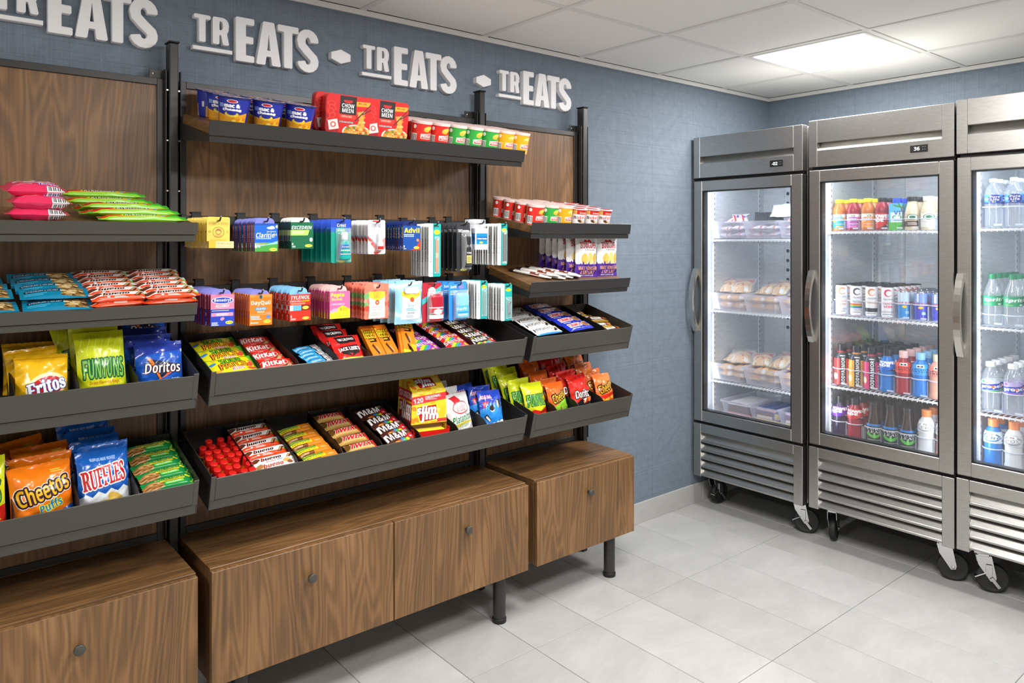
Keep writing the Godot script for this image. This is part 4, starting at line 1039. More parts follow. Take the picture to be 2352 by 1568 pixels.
	for q in [["propel_green", "#4ab850", "#d8e0e4"], ["propel_purple", "#8a3ac0", "#b8a8d8"]]:
		begin(q[0], q[2])
		G([0, 0.42, 1, 0.24, 1, 0.78, 0, 0.9], "#2338a8"); G([0, 0.92, 1, 0.8, 1, 1, 0, 1], q[1]); T("propel", 0.5, 0.58, 0.82, 0.36, W, {"rot": -0.12, "b": 0.008}); E(0.56, 0.56, 0.06, 0.1, "#e8702a"); E(0.2, 0.16, 0.07, 0.12, q[1])
	# --- freezer goods
	begin("freezer_white", "#e6e4ea")
	for k in 4:
		G([0.04 + k * 0.26, 0.1, 0.16 + k * 0.26, 0.06, 0.2 + k * 0.26, 0.9, 0.08 + k * 0.26, 0.94], "#c8323c" if k % 2 == 0 else "#dcd8e4")
	E(0.3, 0.5, 0.08, 0.16, "#5a3a9a"); E(0.76, 0.5, 0.08, 0.18, "#7a5ab0"); bars(0.38, 0.3, 0.2, 3, 0.16, "#9a90b0")
	begin("sandwich", "#e2c8a4")
	G([0, 0.1, 1, 0.02, 1, 0.26, 0, 0.34], "#c8383a"); bars(0.1, 0.14, 0.7, 1, 0.1, "#f4ece4"); E(0.5, 0.66, 0.4, 0.26, "#dcae74"); spots(16, 0.1, 0.42, 0.9, 0.95, 0.08, ["#e8cc9a", "#c89458", "#b8604e"]); R(0.62, 0.7, 0.22, 0.2, "#eceae6")
	begin("ice_bar", "#3a201e")
	R(0, 0, 1, 0.22, "#dcd8dc"); bars(0.06, 0.06, 0.7, 1, 0.14, "#5a4a9a"); R(0.06, 0.3, 0.88, 0.4, "#5a3428"); R(0, 0.74, 1, 0.1, "#c8303a"); R(0, 0.84, 1, 0.16, "#e4e2e6"); bars(0.1, 0.77, 0.7, 1, 0.05, "#f0e0e0")
	begin("ice_sandwich", "#2a4490")
	T("Fat Boy", 0.42, 0.16, 0.74, 0.17, "#e4323c", {"oc": W, "ow": 0.02}); R(0.06, 0.32, 0.6, 0.24, "#6a3c28"); R(0.06, 0.56, 0.6, 0.2, "#f0ead8"); R(0, 0.78, 1, 0.22, "#e8cf7a"); R(0.74, 0.3, 0.22, 0.4, "#e8cf7a")


# ------------------------------------------------------------------ the room
func ceiling_panel(x: float, z: float, energy: float, label: String) -> void:
	var t := thing("ceiling_light_panel", label, "ceiling light", at(x, TH, z))
	mi("frame", box(Vector3(0.58, 0.02, 0.58), 0.003), M.ceiling_tee, t, at(0, 0.008, 0))
	mi("light_diffuser", box(Vector3(0.545, 0.006, 0.545), 0.001), M.panel_glow, t, at(0, -0.003, 0))
	var l := AreaLight3D.new()
	l.name = "panel_light"
	l.area_size = Vector2(0.54, 0.54)
	l.area_range = 12.0
	l.area_attenuation = 2.0
	l.light_energy = energy
	l.light_color = Color(1.0, 0.992, 0.982)
	l.shadow_enabled = true
	l.rotation.x = -PI / 2
	l.position = Vector3(0, -0.008, 0)
	t.add_child(l)


func room() -> void:
	var x0 := -7.0
	var z1 := 5.2
	struct(mi("floor", box(Vector3(7.4, 0.2, 5.6), 0.0), M.grout, self, at(-3.5, -0.104, 2.5)))
	var fl: Node = get_node("floor")
	# floor tiles: 0.305 by 0.61
	for i in 17:
		for j in 7:
			var a := Vector2(-0.694 + 0.3048 * (i - 14), -0.033 + 0.6096 * j)
			var lo := Vector2(maxf(a.x, x0), maxf(a.y, 0.0)) + Vector2(0.0012, 0.0012)
			var hi := Vector2(minf(a.x + 0.3048, 0.0), a.y + 0.6096) - Vector2(0.0012, 0.0012)
			var s := hi - lo
			if s.x < 0.02 or s.y < 0.02:
				continue
			mi("tile", box(Vector3(s.x, 0.01, s.y), 0.0012), M["tile%d" % ((i * 5 + j * 3) % 3)], fl, at((lo.x + hi.x) / 2, 0.099, (lo.y + hi.y) / 2) * at(3.5, 0, -2.5))
	var cl := struct(mi("ceiling", box(Vector3(7.4, 0.2, 5.6), 0.0), M.plaster, self, at(-3.5, TH + 0.15, 2.5)))
	# T-bar grid and lay-in panels
	for i in 13:
		var gx := -0.50 - 0.6096 * (i - 1)
		if gx < -7.0 or gx > 0.0:
			continue
		mi("tee_bar", box(Vector3(0.024, 0.03, 5.2), 0.0), M.ceiling_tee, cl, at(gx + 3.5, -0.135, 2.6 - 2.5))
	for j in 9:
		var gz := 0.545 + 0.6096 * j
		if gz < 5.2:
			mi("tee_bar", box(Vector3(7.0, 0.0298, 0.024), 0.0), M.ceiling_tee, cl, at(0, -0.1349, gz - 2.5))
	for i in 13:
		for j in 10:
			var xa := maxf(-0.50 - 0.6096 * i, -7.0) + 0.011
			var xb := minf(-0.50 - 0.6096 * (i - 1), 0.0) - 0.011
			var za := maxf(0.545 + 0.6096 * (j - 1), 0.0) + 0.011
			var zb := minf(0.545 + 0.6096 * j, 5.2) - 0.011
			if xb - xa < 0.05 or zb - za < 0.05:
				continue
			var lit := false
			for p in [[-0.805, 0.85], [-3.243, 2.678], [-0.805, 2.678], [-5.682, 1.459], [-2.634, 1.459]]:
				lit = lit or (absf((xa + xb) / 2 - p[0]) < 0.2 and absf((za + zb) / 2 - p[1]) < 0.2)
			if not lit:
				mi("ceiling_tile", box(Vector3(xb - xa, 0.012, zb - za), 0.002), M.ceiling_tile, cl, at((xa + xb) / 2 + 3.5, -0.139, (za + zb) / 2 - 2.5))
	for q in [["trim_1", Vector3(7.0, 0.022, 0.012), Vector3(-3.5, TH - 0.008, 0.006)], ["trim_2", Vector3(0.012, 0.022, 5.2), Vector3(-0.006, TH - 0.008, 2.6)]]:
		struct(mi(q[0], box(q[1], 0.002), M.ceiling_tee, self, at(q[2].x, q[2].y, q[2].z)))
	struct(mi("wall_back", box(Vector3(7.4, 2.9, 0.2), 0.0), M.wallpaper, self, at(-3.5, 1.25, -0.1)))
	struct(mi("wall_right", box(Vector3(0.2, 2.9, 5.6), 0.0), M.wallpaper, self, at(0.1, 1.25, 2.5)))
	struct(mi("wall_left", box(Vector3(0.2, 2.9, 5.6), 0.0), M.plaster, self, at(-7.1, 1.25, 2.5)))
	struct(mi("wall_front", box(Vector3(7.4, 2.9, 0.2), 0.0), M.plaster, self, at(-3.5, 1.25, 5.3)))
	# tiled skirting
	var bb := struct(mi("baseboard_back", box(Vector3(6.98, 0.108, 0.008), 0.0), M.grout, self, at(-3.5, 0.054, 0.004)))
	var x := -0.7185
	for k in 11:
		var xa := x - 0.61 * k
		mi("skirting_tile", box(Vector3(0.608 if k < 10 else 0.17, 0.11, 0.011), 0.0015), M["tile%d" % (k % 3)], bb, at(xa - (0.305 if k < 10 else 0.09) + 3.5, 0.001, 0.0025))
	mi("skirting_tile", box(Vector3(0.7, 0.11, 0.011), 0.0015), M.tile0, bb, at(-0.366 + 3.5, 0.001, 0.0025))
	var br := struct(mi("baseboard_right", box(Vector3(0.008, 0.108, 5.18), 0.0), M.grout, self, at(-0.004, 0.054, 2.6)))
	for k in 8:
		mi("skirting_tile", box(Vector3(0.011, 0.11, 0.608), 0.0015), M["tile%d" % (k % 3)], br, at(-0.0025, 0.001, 0.33 + 0.61 * k - 2.6))


# ------------------------------------------------------------------ raised lettering
func letter_outline(ch: String) -> Array:
	# [outer, hole...] on a field one high; widths as on the wall
	match ch:
		"T":
			return [[0, 0.84, 0.29, 0.84, 0.29, 0, 0.7, 0, 0.7, 0.84, 1, 0.84, 1, 1, 0, 1]]
		"E":
			return [[0, 0, 1, 0, 1, 0.155, 0.55, 0.155, 0.55, 0.42, 0.95, 0.42, 0.95, 0.585, 0.55, 0.585, 0.55, 0.845, 1, 0.845, 1, 1, 0, 1]]
		"A":
			return [[0, 0, 0.36, 0, 0.41, 0.2, 0.6, 0.2, 0.64, 0, 1, 0, 0.72, 1, 0.28, 1], [0.44, 0.34, 0.57, 0.34, 0.505, 0.72]]
	var pts := []
	if ch == "S":
		var spine := []
		for k in 9:
			var a := deg_to_rad(-8.0 + 188.0 * k / 8.0)
			spine.append(Vector2(0.5 + 0.3 * cos(a), 0.735 + 0.185 * sin(a)))
		spine.append(Vector2(0.235, 0.62))
		spine.append(Vector2(0.5, 0.47))
		spine.append(Vector2(0.765, 0.34))
		for k in 9:
			var a := deg_to_rad(10.0 - 188.0 * k / 8.0)
			spine.append(Vector2(0.5 + 0.3 * cos(a), 0.25 + 0.17 * sin(a)))
		var left := []
		var right := []
		for k in spine.size():
			var d: Vector2 = (spine[mini(k + 1, spine.size() - 1)] - spine[maxi(k - 1, 0)]) * Vector2(0.52, 1.0)
			var nn := Vector2(-d.y, d.x).normalized() * 0.1
			nn.x /= 0.52
			left.append(spine[k] + nn)
			right.append(spine[k] - nn)
		right.reverse()
		for p in left + right:
			pts.append_array([p.x, p.y])
		return [pts]
	# R
	pts = [0, 0, 0.4, 0, 0.4, 0.36, 0.5, 0.36, 0.62, 0, 1, 0, 0.86, 0.42, 0.96, 0.56]
	for k in 7:
		var a := deg_to_rad(-20.0 + 110.0 * k / 6.0)
		pts.append_array([0.6 + 0.38 * cos(a), 0.72 + 0.28 * sin(a)])
	pts.append_array([0, 1])
	return [pts, [0.4, 0.54, 0.53, 0.54, 0.6, 0.6, 0.61, 0.72, 0.58, 0.82, 0.53, 0.86, 0.4, 0.86]]


func letter(ch: String, w: float, h: float) -> Mesh:
	var key := "letter%s%s" % [ch, w]
	if MESH.has(key):
		return MESH[key]
	var m := Mb.new()
	var polys := []
	for raw in letter_outline(ch):
		var p := PackedVector2Array()
		for k in range(0, raw.size(), 2):
			p.append(Vector2(raw[k] * w, raw[k + 1] * h))
		if Geometry2D.is_polygon_clockwise(p):
			p.reverse()
		polys.append(p)
	# round the corners a little
	var outer: PackedVector2Array = polys[0]
	var grown := Geometry2D.offset_polygon(outer, -0.0035, Geometry2D.JOIN_ROUND)
	grown = Geometry2D.offset_polygon(grown[0], 0.0035, Geometry2D.JOIN_ROUND)
	outer = grown[0]
	if Geometry2D.is_polygon_clockwise(outer):
		outer.reverse()
	if polys.size() == 1:
		m.prism(outer, 0.0, 0.024, 0.0016)
	else:
		# cut a slit into the counter so that the outline stays one polygon
		var hole: PackedVector2Array = polys[1]
		var cy := 0.0
		for p in hole:
			cy += p.y / hole.size()
		var parts := []
		for band in [[-1.0, cy], [cy, 2.0]]:
			var rect := PackedVector2Array([Vector2(-1, band[0]), Vector2(2, band[0]), Vector2(2, band[1]), Vector2(-1, band[1])])
			for piece in Geometry2D.intersect_polygons(outer, rect):
				for q in Geometry2D.clip_polygons(piece, hole):
					parts.append(q)
		for q in parts:
			if Geometry2D.is_polygon_clockwise(q):
				q.reverse()
			m.prism(q, 0.0, 0.024, 0.0)
	MESH[key] = m.done()
	return MESH[key]


func signs() -> void:
	var words := [[-4.158, "white raised word reading TREATS cut off by the left edge of the photo"], [-3.5893, "white raised word reading TREATS above the middle rack, beside the left post"], [-2.948, "white raised word reading TREATS above the red noodle boxes, between the two hexagons"], [-2.2557, "white raised word reading TREATS furthest right, above the narrow rack"]]
	for w in words:
		var t := thing("wall_lettering", w[1], "wall sign", at(w[0], 2.1615, 0.0), "raised words along the back wall")
		for q in [["T", 0.004, 0.047, 0.056, 0.094], ["R", 0.067, 0.047, 0.056, 0.094], ["E", 0.1456, 0.0, 0.0667, 0.157], ["A", 0.2186, 0.0, 0.0919, 0.157], ["T", 0.2985, 0.0, 0.0805, 0.157], ["S", 0.372, -0.002, 0.0875, 0.157]]:
			mi("letter", letter(q[0], q[3], q[4]), M.sign_white, t, at(q[1], q[2], 0))
		var m := Mb.new()
		m.prism(PackedVector2Array([Vector2(0, 0), Vector2(0.134, 0), Vector2(0.134, 0.014), Vector2(0, 0.014)]), 0.0, 0.024, 0.0015)
		mi("underline", m.done(), M.sign_white, t, at(0, 0.018, 0))
	for h in [[-3.039, "white raised hexagon on the wall before the second complete word"], [-2.343, "white raised hexagon on the wall above the second tall post"]]:
		var m := Mb.new()
		m.prism(PackedVector2Array([Vector2(0, -0.028), Vector2(0.041, -0.013), Vector2(0.041, 0.013), Vector2(0, 0.028), Vector2(-0.041, 0.013), Vector2(-0.041, -0.013)]), 0.0, 0.026, 0.0018)
		tag(mi("wall_hexagon", m.done(), M.sign_white, self, at(h[0], 2.2375, 0.0)), h[1], "wall sign", "hexagons between the words")


# ------------------------------------------------------------------ racks
func shelf_frame(key: String, y: float, slope: float) -> void:
	SH[key] = Transform3D(Basis(Vector3.RIGHT, atan(slope)), Vector3(0, y, 0.1))


func flat_shelf(key: String, xc: float, w: float, label: String, lip_mat: String) -> void:
	var t := thing("display_shelf", label, "shelf", on(key, xc, 0.0), "tilted wooden shelves")
	mi("shelf_board", box(Vector3(w - 0.012, 0.03, 0.285), 0.001), M.wood_flat, t, at(0, -0.015, 0.1425))
	mi("front_lip", box(Vector3(w, 0.034 + (0.012 if key[0] != "L" else 0.002), 0.0035), 0.001), M[lip_mat], t, at(0, -0.015 + (0.007 if key[0] != "L" else 0.002), 0.291))
	mi("front_rail", box(Vector3(w - 0.008, 0.019, 0.0035), 0.001), M[lip_mat], t, at(0, -0.0425, 0.287))
	for sg in [-1.0, 1.0]:
		var m := Mb.new()
		m.prism(PackedVector2Array([Vector2(0.0, -0.085), Vector2(0.09, -0.076), Vector2(0.285, -0.052), Vector2(0.285, -0.031), Vector2(0.0, -0.031)]), -0.0015, 0.0015)
		mi("shelf_bracket", m.done(), M.black_metal, t, Transform3D(Basis(Vector3.UP, -PI / 2), Vector3(sg * (w / 2 - 0.006), 0, 0)))
		mi("bracket_hook", box(Vector3(0.003, 0.07, 0.03), 0.0), M.black_metal, t, at(sg * (w / 2 - 0.006), -0.045, -0.012))


func basket(key: String, xc: float, w: float, label: String, divs: Array) -> void:
	var t := thing("wire_front_basket", label, "basket", on(key, xc, 0.0), "dark metal baskets with dividers")
	t.name = "metal_basket"
	var bm: Material = M.bronze_metal
	var dm: Material = M.black_metal
	mi("basket_floor", box(Vector3(w - 0.008, 0.003, 0.3), 0.0), dm, t, at(0, -0.0785, 0.155))
	mi("front_panel", box(Vector3(w - 0.03, 0.072, 0.003), 0.001), bm, t, at(0, -0.0415, 0.312))
	mi("front_rail", box(Vector3(w, 0.031, 0.004), 0.001), bm, t, at(0, -0.096, 0.307))
	mi("back_panel", box(Vector3(w - 0.006, 0.08, 0.003), 0.0), dm, t, at(0, -0.039, 0.004))
	for sg in [-1.0, 1.0]:
		mi("side_panel", box(Vector3(0.003, 0.112, 0.31), 0.0), dm, t, at(sg * (w / 2 - 0.0015), -0.055, 0.155))
		mi("corner_flange", box(Vector3(0.015, 0.08, 0.003), 0.0008), bm, t, at(sg * (w / 2 - 0.0078), -0.04, 0.3105))
		mi("basket_hook", box(Vector3(0.003, 0.1, 0.03), 0.0), dm, t, at(sg * (w / 2 - 0.004), -0.05, -0.012))
	var slots := Mb.new()
	var n := int(w / 0.05)
	for k in n:
		slots.box(Vector3(-w / 2 + (k + 0.5) * w / n, -0.006, 0.0062), Vector3(0.0016, 0.018, 0.0015))
	mi("divider_slots", slots.done(), M.handle_steel, t).set_meta("kind", "stuff")
	for x in divs:
		var m := Mb.new()
		m.prism(PackedVector2Array([Vector2(0.006, -0.076), Vector2(0.306, -0.076), Vector2(0.306, -0.03), Vector2(0.29, -0.014), Vector2(0.27, -0.006), Vector2(0.006, -0.002)]), -0.0011, 0.0011)
		mi("divider", m.done(), M.black, t, Transform3D(Basis(Vector3.UP, -PI / 2), Vector3(x - xc, 0, 0)))


func back_panel(xa: float, xb: float, label: String) -> void:
	var t := thing("back_panel", label, "wall panel", at((xa + xb) / 2, 0.5, 0.0), "walnut panels framed in black")
	var w := xb - xa
	mi("panel_board", box(Vector3(w - 0.03, 1.545, 0.016), 0.0), M.wood, t, at(0, 0.785, 0.036))
	for sg in [-1.0, 1.0]:
		mi("frame_stile", box(Vector3(0.022, 1.558, 0.03), 0.001), M.black_metal, t, at(sg * (w / 2 - 0.011), 0.779, 0.036))
	for y in [0.058, 1.547]:
		mi("frame_rail", box(Vector3(w - 0.044, 0.022, 0.03), 0.001), M.black_metal, t, at(0, y, 0.036))


func post(x: float, label: String) -> void:
	var t := thing("shelf_post", label, "post", at(x, 0.0, 0.0), "black slotted posts")
	mi("upright", box(Vector3(0.028, 2.175, 0.046), 0.003), M.black_metal, t, at(0, 1.0875, 0.058))
	mi("post_cap", box(Vector3(0.035, 0.006, 0.053), 0.002), M.black, t, at(0, 2.178, 0.058))
	for sg in [-1.0, 1.0]:
		mi("slotted_strip", box(Vector3(0.0035, 1.53, 0.02), 0.001), M.black_metal, t, at(sg * 0.023, 1.32, 0.066))
		for k in 9:
			mi("strip_clip", box(Vector3(0.008, 0.006, 0.004), 0.001), M.handle_steel, t, at(sg * 0.0185, 0.7 + k * 0.165, 0.07))
	var m := Mb.new()
	m.box(Vector3(-0.045, 2.075, 0.035), Vector3(0.04, 0.03, 0.004), 0.001)
	m.box(Vector3(-0.0215, 2.075, 0.045), Vector3(0.004, 0.03, 0.03), 0.001)
	mi("wall_bracket", m.done(), M.black_metal, t)
	mi("bracket_screw", lathe("screw", [[0, 0], [0.004, 0], [0.004, 0.002], [0, 0.003]], 10), M.chrome, t, tf(Vector3(-0.052, 2.075, 0.037), PI / 2))
	mi("wall_standoff", box(Vector3(0.02, 0.03, 0.034), 0.0), M.black_metal, t, at(0, 2.0, 0.018))


func cabinet(xa: float, xb: float, doors: int, label: String, legs: Array) -> void:
	var t := thing("storage_cabinet", label, "cabinet", at((xa + xb) / 2, 0.194, 0.0), "walnut drawer cabinets on black legs")
	var w := xb - xa
	mi("top_board", box(Vector3(w - 0.004, 0.02, 0.322), 0.0012), M.wood_flat, t, at(0, 0.34, 0.213))
	mi("body", box(Vector3(w - 0.006, 0.328, 0.318), 0.001), M.wood, t, at(0, 0.166, 0.213))
	var dw := w / doors
	for k in doors:
		var d := mi("drawer_front", box(Vector3(dw - 0.004, 0.343, 0.018), 0.0012), M.wood, t, at(-w / 2 + dw * (k + 0.5), 0.1725, 0.3845))
		var kn := mi("knob", lathe("knob", [[0, 0], [0.007, 0], [0.0065, 0.008], [0.011, 0.013], [0.0145, 0.017], [0.0145, 0.022], [0.0125, 0.0255], [0, 0.027]], 24), M.bronze_metal, d, tf(Vector3(0.0, 0.072, 0.008), PI / 2))
		kn.set_meta("label", "dark round knob")
	for lx in legs:
		var lg := mi("leg", lathe("leg", [[0, 0.02], [0.0255, 0.02], [0.0255, 0.2], [0, 0.2]], 28), M.black_metal, t, at(lx - (xa + xb) / 2, -0.2, 0.335))
		mi("foot", lathe("foot", [[0, 0.006], [0.027, 0.006], [0.0285, 0.009], [0.0285, 0.022], [0.027, 0.026], [0, 0.026]], 28), M.black, lg)
		mi("leg_bracket", box(Vector3(0.05, 0.035, 0.06), 0.004), M.black, t, at(lx - (xa + xb) / 2 - 0.06, -0.0175, 0.19))


func racks() -> void:
	back_panel(-4.916, -3.687, "walnut back panel framed in black behind the left rack")
	back_panel(-3.640, -2.416, "wide walnut back panel framed in black behind the middle rack")
	back_panel(-2.366, -1.782, "narrow walnut back panel framed in black behind the right rack")
	post(-3.6648, "tall black post between the left and the middle rack")
	post(-2.392, "tall black post between the middle and the right rack")
	post(-1.757, "tall black post at the right end of the racks")
	post(-4.938, "tall black post at the far left end of the racks")
	cabinet(-4.925, -3.682, 2, "walnut cabinet nearest the viewer at the lower left, under the puff bags", [-3.79, -4.82])
	cabinet(-3.646, -2.396, 2, "wide walnut cabinet with two drawer fronts under the middle rack", [-2.5024, -3.54])
	cabinet(-2.3536, -1.7556, 1, "narrow walnut cabinet with one drawer front at the right end of the racks", [-1.8606])
	for q in [["L1", 1.624, 0.17], ["R1", 1.634, 0.17], ["L2", 1.408, 0.244], ["R2", 1.411, 0.244], ["MT", 1.942, 0.244], ["b1", 1.2185, 0.27], ["b2", 0.9035, 0.26]]:
		shelf_frame(q[0], q[1], q[2])
	flat_shelf("L1", -4.3015, 1.239, "upper shelf of the left rack holding pink bags and green candy bars", "bronze_metal")
	flat_shelf("L2", -4.3015, 1.239, "lower shelf of the left rack holding blue pouches and orange wafer bars", "bronze_metal")
	flat_shelf("MT", -3.0285, 1.239, "top shelf of the middle rack holding blue cups and red noodle boxes", "black_metal")
	flat_shelf("R1", -2.0745, 0.601, "upper shelf of the right rack holding small chip cans", "black_metal")
	flat_shelf("R2", -2.0745, 0.601, "lower shelf of the right rack holding purple and white chip bags", "black_metal")
	var dl := [-4.73, -4.58, -4.43, -4.283, -4.134, -3.987, -3.84]
	basket("b1", -4.3015, 1.239, "upper basket of the left rack with yellow and blue chip bags", dl)
	basket("b2", -4.3015, 1.239, "lower basket of the left rack with orange puff bags", dl)
	basket("b1", -3.0285, 1.239, "upper basket of the middle rack with candy and jerky", [-3.49, -3.365, -3.225, -3.105, -2.93, -2.79, -2.66])
	basket("b2", -3.0285, 1.239, "lower basket of the middle rack with red bottles and the yellow stick box", [-3.513, -3.37, -3.21, -3.06, -2.9, -2.735, -2.6])
	basket("b1", -2.0745, 0.601, "upper basket of the right rack with chocolate bars", [-1.93])
	basket("b2", -2.0745, 0.601, "lower basket of the right rack with spicy chip bags", [-2.228, -2.1, -1.945])
	for q in [[1.588, "hook bar across the upper middle rack"], [1.355, "hook bar across the lower middle rack"]]:
		var t := thing("hook_bar", "black metal " + q[1], "rail", at(-3.0285, q[0], 0.0), "hook bars of the middle rack")
		mi("bar", box(Vector3(1.236, 0.042, 0.008), 0.001), M.black_metal, t, at(0, 0, 0.09))
		mi("lower_flange", box(Vector3(1.236, 0.004, 0.016), 0.0), M.black_metal, t, at(0, -0.019, 0.095))
		for sg in [-1.0, 1.0]:
			mi("end_hook", box(Vector3(0.003, 0.05, 0.034), 0.0), M.black_metal, t, at(sg * 0.612, 0, 0.071))


# ------------------------------------------------------------------ goods on hooks
func hook(x: float, y: float, z1: float, what: String) -> void:
	var t := thing("display_hook", "black metal hook carrying the " + what, "hook", at(x, y, 0.0), "display hooks of the middle rack")
	mi("prong", tube([Vector3(0, 0, 0.096), Vector3(0, 0, z1), Vector3(0, 0.002, z1 + 0.005), Vector3(0, 0.011, z1 + 0.012)], 0.0027, 8), M.black_metal, t)
	mi("prong_tip", lathe("tip", [[0, 0], [0.003, 0], [0.003, 0.003], [0, 0.004]], 10), M.grey, t, tf(Vector3(0, 0.0112, z1 + 0.0125), 0.5))
	mi("hook_clip", box(Vector3(0.03, 0.052, 0.008), 0.0015), M.black, t, at(0, 0.006, 0.1))
	mi("clip_top", box(Vector3(0.03, 0.006, 0.026), 0.0015), M.black, t, at(0, 0.031, 0.092))


func tab_card(key: String, w: float, h: float, d: float, tab_h: float, tab_mat: String) -> Node3D:
	var p := proto(key)
	mi("carton", carton(w, h, d), pm(key, 0.35), p)
	mi("hang_tab", card(w * 0.86, tab_h + 0.02, 0.0008, 0.016, true), M[tab_mat], p, at(0, h - 0.02, -d / 2 + 0.001))
	return p


func blister(w: float, h: float, d: float) -> Mesh:
	return pillow("bl%s%s%s" % [w, h, d], w, h, d, 0.0, 0.0, 0.22, 0.0, 10, 10)


func row(p: Node3D, nm: String, x: float, y: float, zb: float, n: int, hy: float, label: String, cat: String, group: String) -> void:
	p.name = nm
	var zf := 0.32
	for k in n:
		var z := zf - (zf - zb) * k / maxf(n - 1, 1)
		var jx := 0.0 if k == 0 else rng.randf_range(-0.0022, 0.0022)
		put(p, tf(Vector3(x + jx, y + (0.0 if k == 0 else rng.randf_range(-0.001, 0.001)), z), 0.0, rng.randf_range(-0.03, 0.03), rng.randf_range(-0.012, 0.012)), "%s, %s on its hook" % [label, ORD[k]], cat, group)
	hook(x, hy, zf + 0.012, group)


func hanging_goods() -> void:
	# upper bar
	var p := proto("lip_balm_card")
	mi("card", card(0.0695, 0.079, 0.0012, 0.006), pm("lip", 0.45), p)
	mi("tube_box", carton(0.075, 0.021, 0.017, 1.0), pm("lip_box", 0.4), p, at(0.005, -0.017, 0.006))
	row(p, "lip_balm_card", -3.6015, 1.521, 0.09, 10, 1.588, "yellow lip balm card with a tube box along its foot", "lip balm", "lip balm cards")
	row(tab_card("allergy", 0.075, 0.0895, 0.014, 0.018, "lilac"), "tablet_carton", -3.4525, 1.492, 0.13, 11, 1.588, "blue tablet carton printed with sky and green hills", "medicine", "sky blue tablet cartons")
	row(tab_card("excedrin", 0.078, 0.0875, 0.015, 0.016, "white"), "tablet_carton", -3.331, 1.5, 0.23, 6, 1.59, "dark green tablet carton with a lime band", "medicine", "dark green tablet cartons")
	p = proto("mouthwash_card")
	mi("card", card(0.0755, 0.15, 0.001), pm("mouthwash", 0.35), p)
	var mb := mi("travel_bottle", lathe("mwb", [[0, 0], [0.019, 0.001], [0.022, 0.006], [0.0195, 0.03], [0.0155, 0.062], [0.009, 0.07], [0.009, 0.074]], 20), M.teal, p, at(0.006, 0.01, 0.0145))
	mb.scale = Vector3(1, 1, 0.6)
	mi("bottle_label", lathe("mwl", [[0.0214, 0.0175], [0.0198, 0.032], [0.0176, 0.052]], 20), pm("mouth_label"), mb)
	mi("cap", lathe("mwc", [[0, 0.07], [0.012, 0.07], [0.012, 0.092], [0.01, 0.096], [0, 0.096]], 20), M.white, mb)
	mi("blister", blister(0.056, 0.115, 0.032), M.clear_film, p, at(0.006, 0.004, 0.0075))
	row(p, "mouthwash_card", -3.187, 1.45, 0.082, 7, 1.591, "blue and teal card with a small mouthwash bottle", "mouthwash", "mouthwash cards")
	p = proto("eye_drop_card")
	mi("card", card(0.0705, 0.121, 0.001), pm("eyedrop", 0.35), p)
	mi("drop_bottle", lathe("edb", [[0, 0], [0.011, 0.001], [0.0115, 0.004], [0.0115, 0.028], [0.008, 0.033], [0.009, 0.036], [0.0085, 0.058], [0.005, 0.066], [0, 0.066]], 18), M.white, p, at(0.008, 0.012, 0.0115))
	mi("bottle_label", lathe("edl", [[0.0118, 0.005], [0.0118, 0.016]], 18), M.red, p, at(0.008, 0.012, 0.0115))
	mi("blister", blister(0.05, 0.085, 0.024), M.clear_film, p, at(0.006, 0.008, 0.006))
	row(p, "eye_drop_card", -3.0495, 1.4785, 0.2, 6, 1.59, "white and red card with a small eye drop bottle", "eye drops", "eye drop cards")
	row(tab_card("advil", 0.0745, 0.089, 0.014, 0.018, "navy"), "tablet_carton", -2.908, 1.4915, 0.2, 7, 1.592, "royal blue tablet carton with a red corner and yellow word", "medicine", "royal blue tablet cartons")
	p = proto("nail_file_card")
	mi("card", card(0.056, 0.2, 0.001), pm("emery", 0.4), p)
	mi("nail_file", card(0.0115, 0.125, 0.003, 0.0055), M.orange, p, at(0.008, 0.018, 0.003))
	mi("file_wrap", box(Vector3(0.0118, 0.02, 0.0034), 0.0005), M.tan, p, at(0.008, 0.08, 0.003))
	mi("blister", blister(0.024, 0.14, 0.011), M.clear_film, p, at(0.008, 0.012, 0.003))
	row(p, "nail_file_card", -2.803, 1.39, 0.197, 8, 1.583, "long white and teal card of emery boards", "nail file", "emery board cards")
	p = proto("hair_spray_card")
	mi("card", card(0.064, 0.19, 0.001), pm("spray", 0.3), p)
	var sb := mi("spray_bottle", lathe("spb", [[0, 0], [0.015, 0.001], [0.016, 0.005], [0.016, 0.075], [0.0125, 0.082], [0.0125, 0.088], [0.014, 0.09], [0.014, 0.116], [0.012, 0.12], [0, 0.12]], 20), M.black_film, p, at(0.006, 0.016, 0.0175))
	mi("bottle_label", lathe("spl", [[0.0164, 0.006], [0.0164, 0.064]], 20), pm("spray_label"), sb)
	mi("blister", blister(0.046, 0.15, 0.036), M.clear_film, p, at(0.006, 0.008, 0.012))
	row(p, "hair_spray_card", -2.668, 1.406, 0.19, 5, 1.588, "charcoal card with a black travel spray bottle", "hair spray", "hair spray cards")
	p = proto("cotton_swab_pack")
	mi("swab_box", carton(0.062, 0.084, 0.012, 1.0), pm("swab", 0.3), p)
	mi("header_film", card(0.06, 0.04, 0.0006, 0.004), M.clear_film, p, at(0, 0.08, -0.004))
	row(p, "cotton_swab_pack", -2.587, 1.49, 0.262, 5, 1.592, "clear pack of white cotton swabs with a blue band", "cotton swabs", "cotton swab packs")
	p = proto("comb_card")
	mi("card", card(0.05, 0.169, 0.001), pm("comb", 0.4), p)
	var cm := Mb.new()
	cm.box(Vector3(-0.004, 0.062, 0), Vector3(0.006, 0.118, 0.003), 0.001)
	for k in 24:
		cm.box(Vector3(0.006, 0.008 + k * 0.0046, 0), Vector3(0.016, 0.0022, 0.0022))
	mi("pocket_comb", cm.done(), M.black, p, at(0.008, 0.012, 0.004))
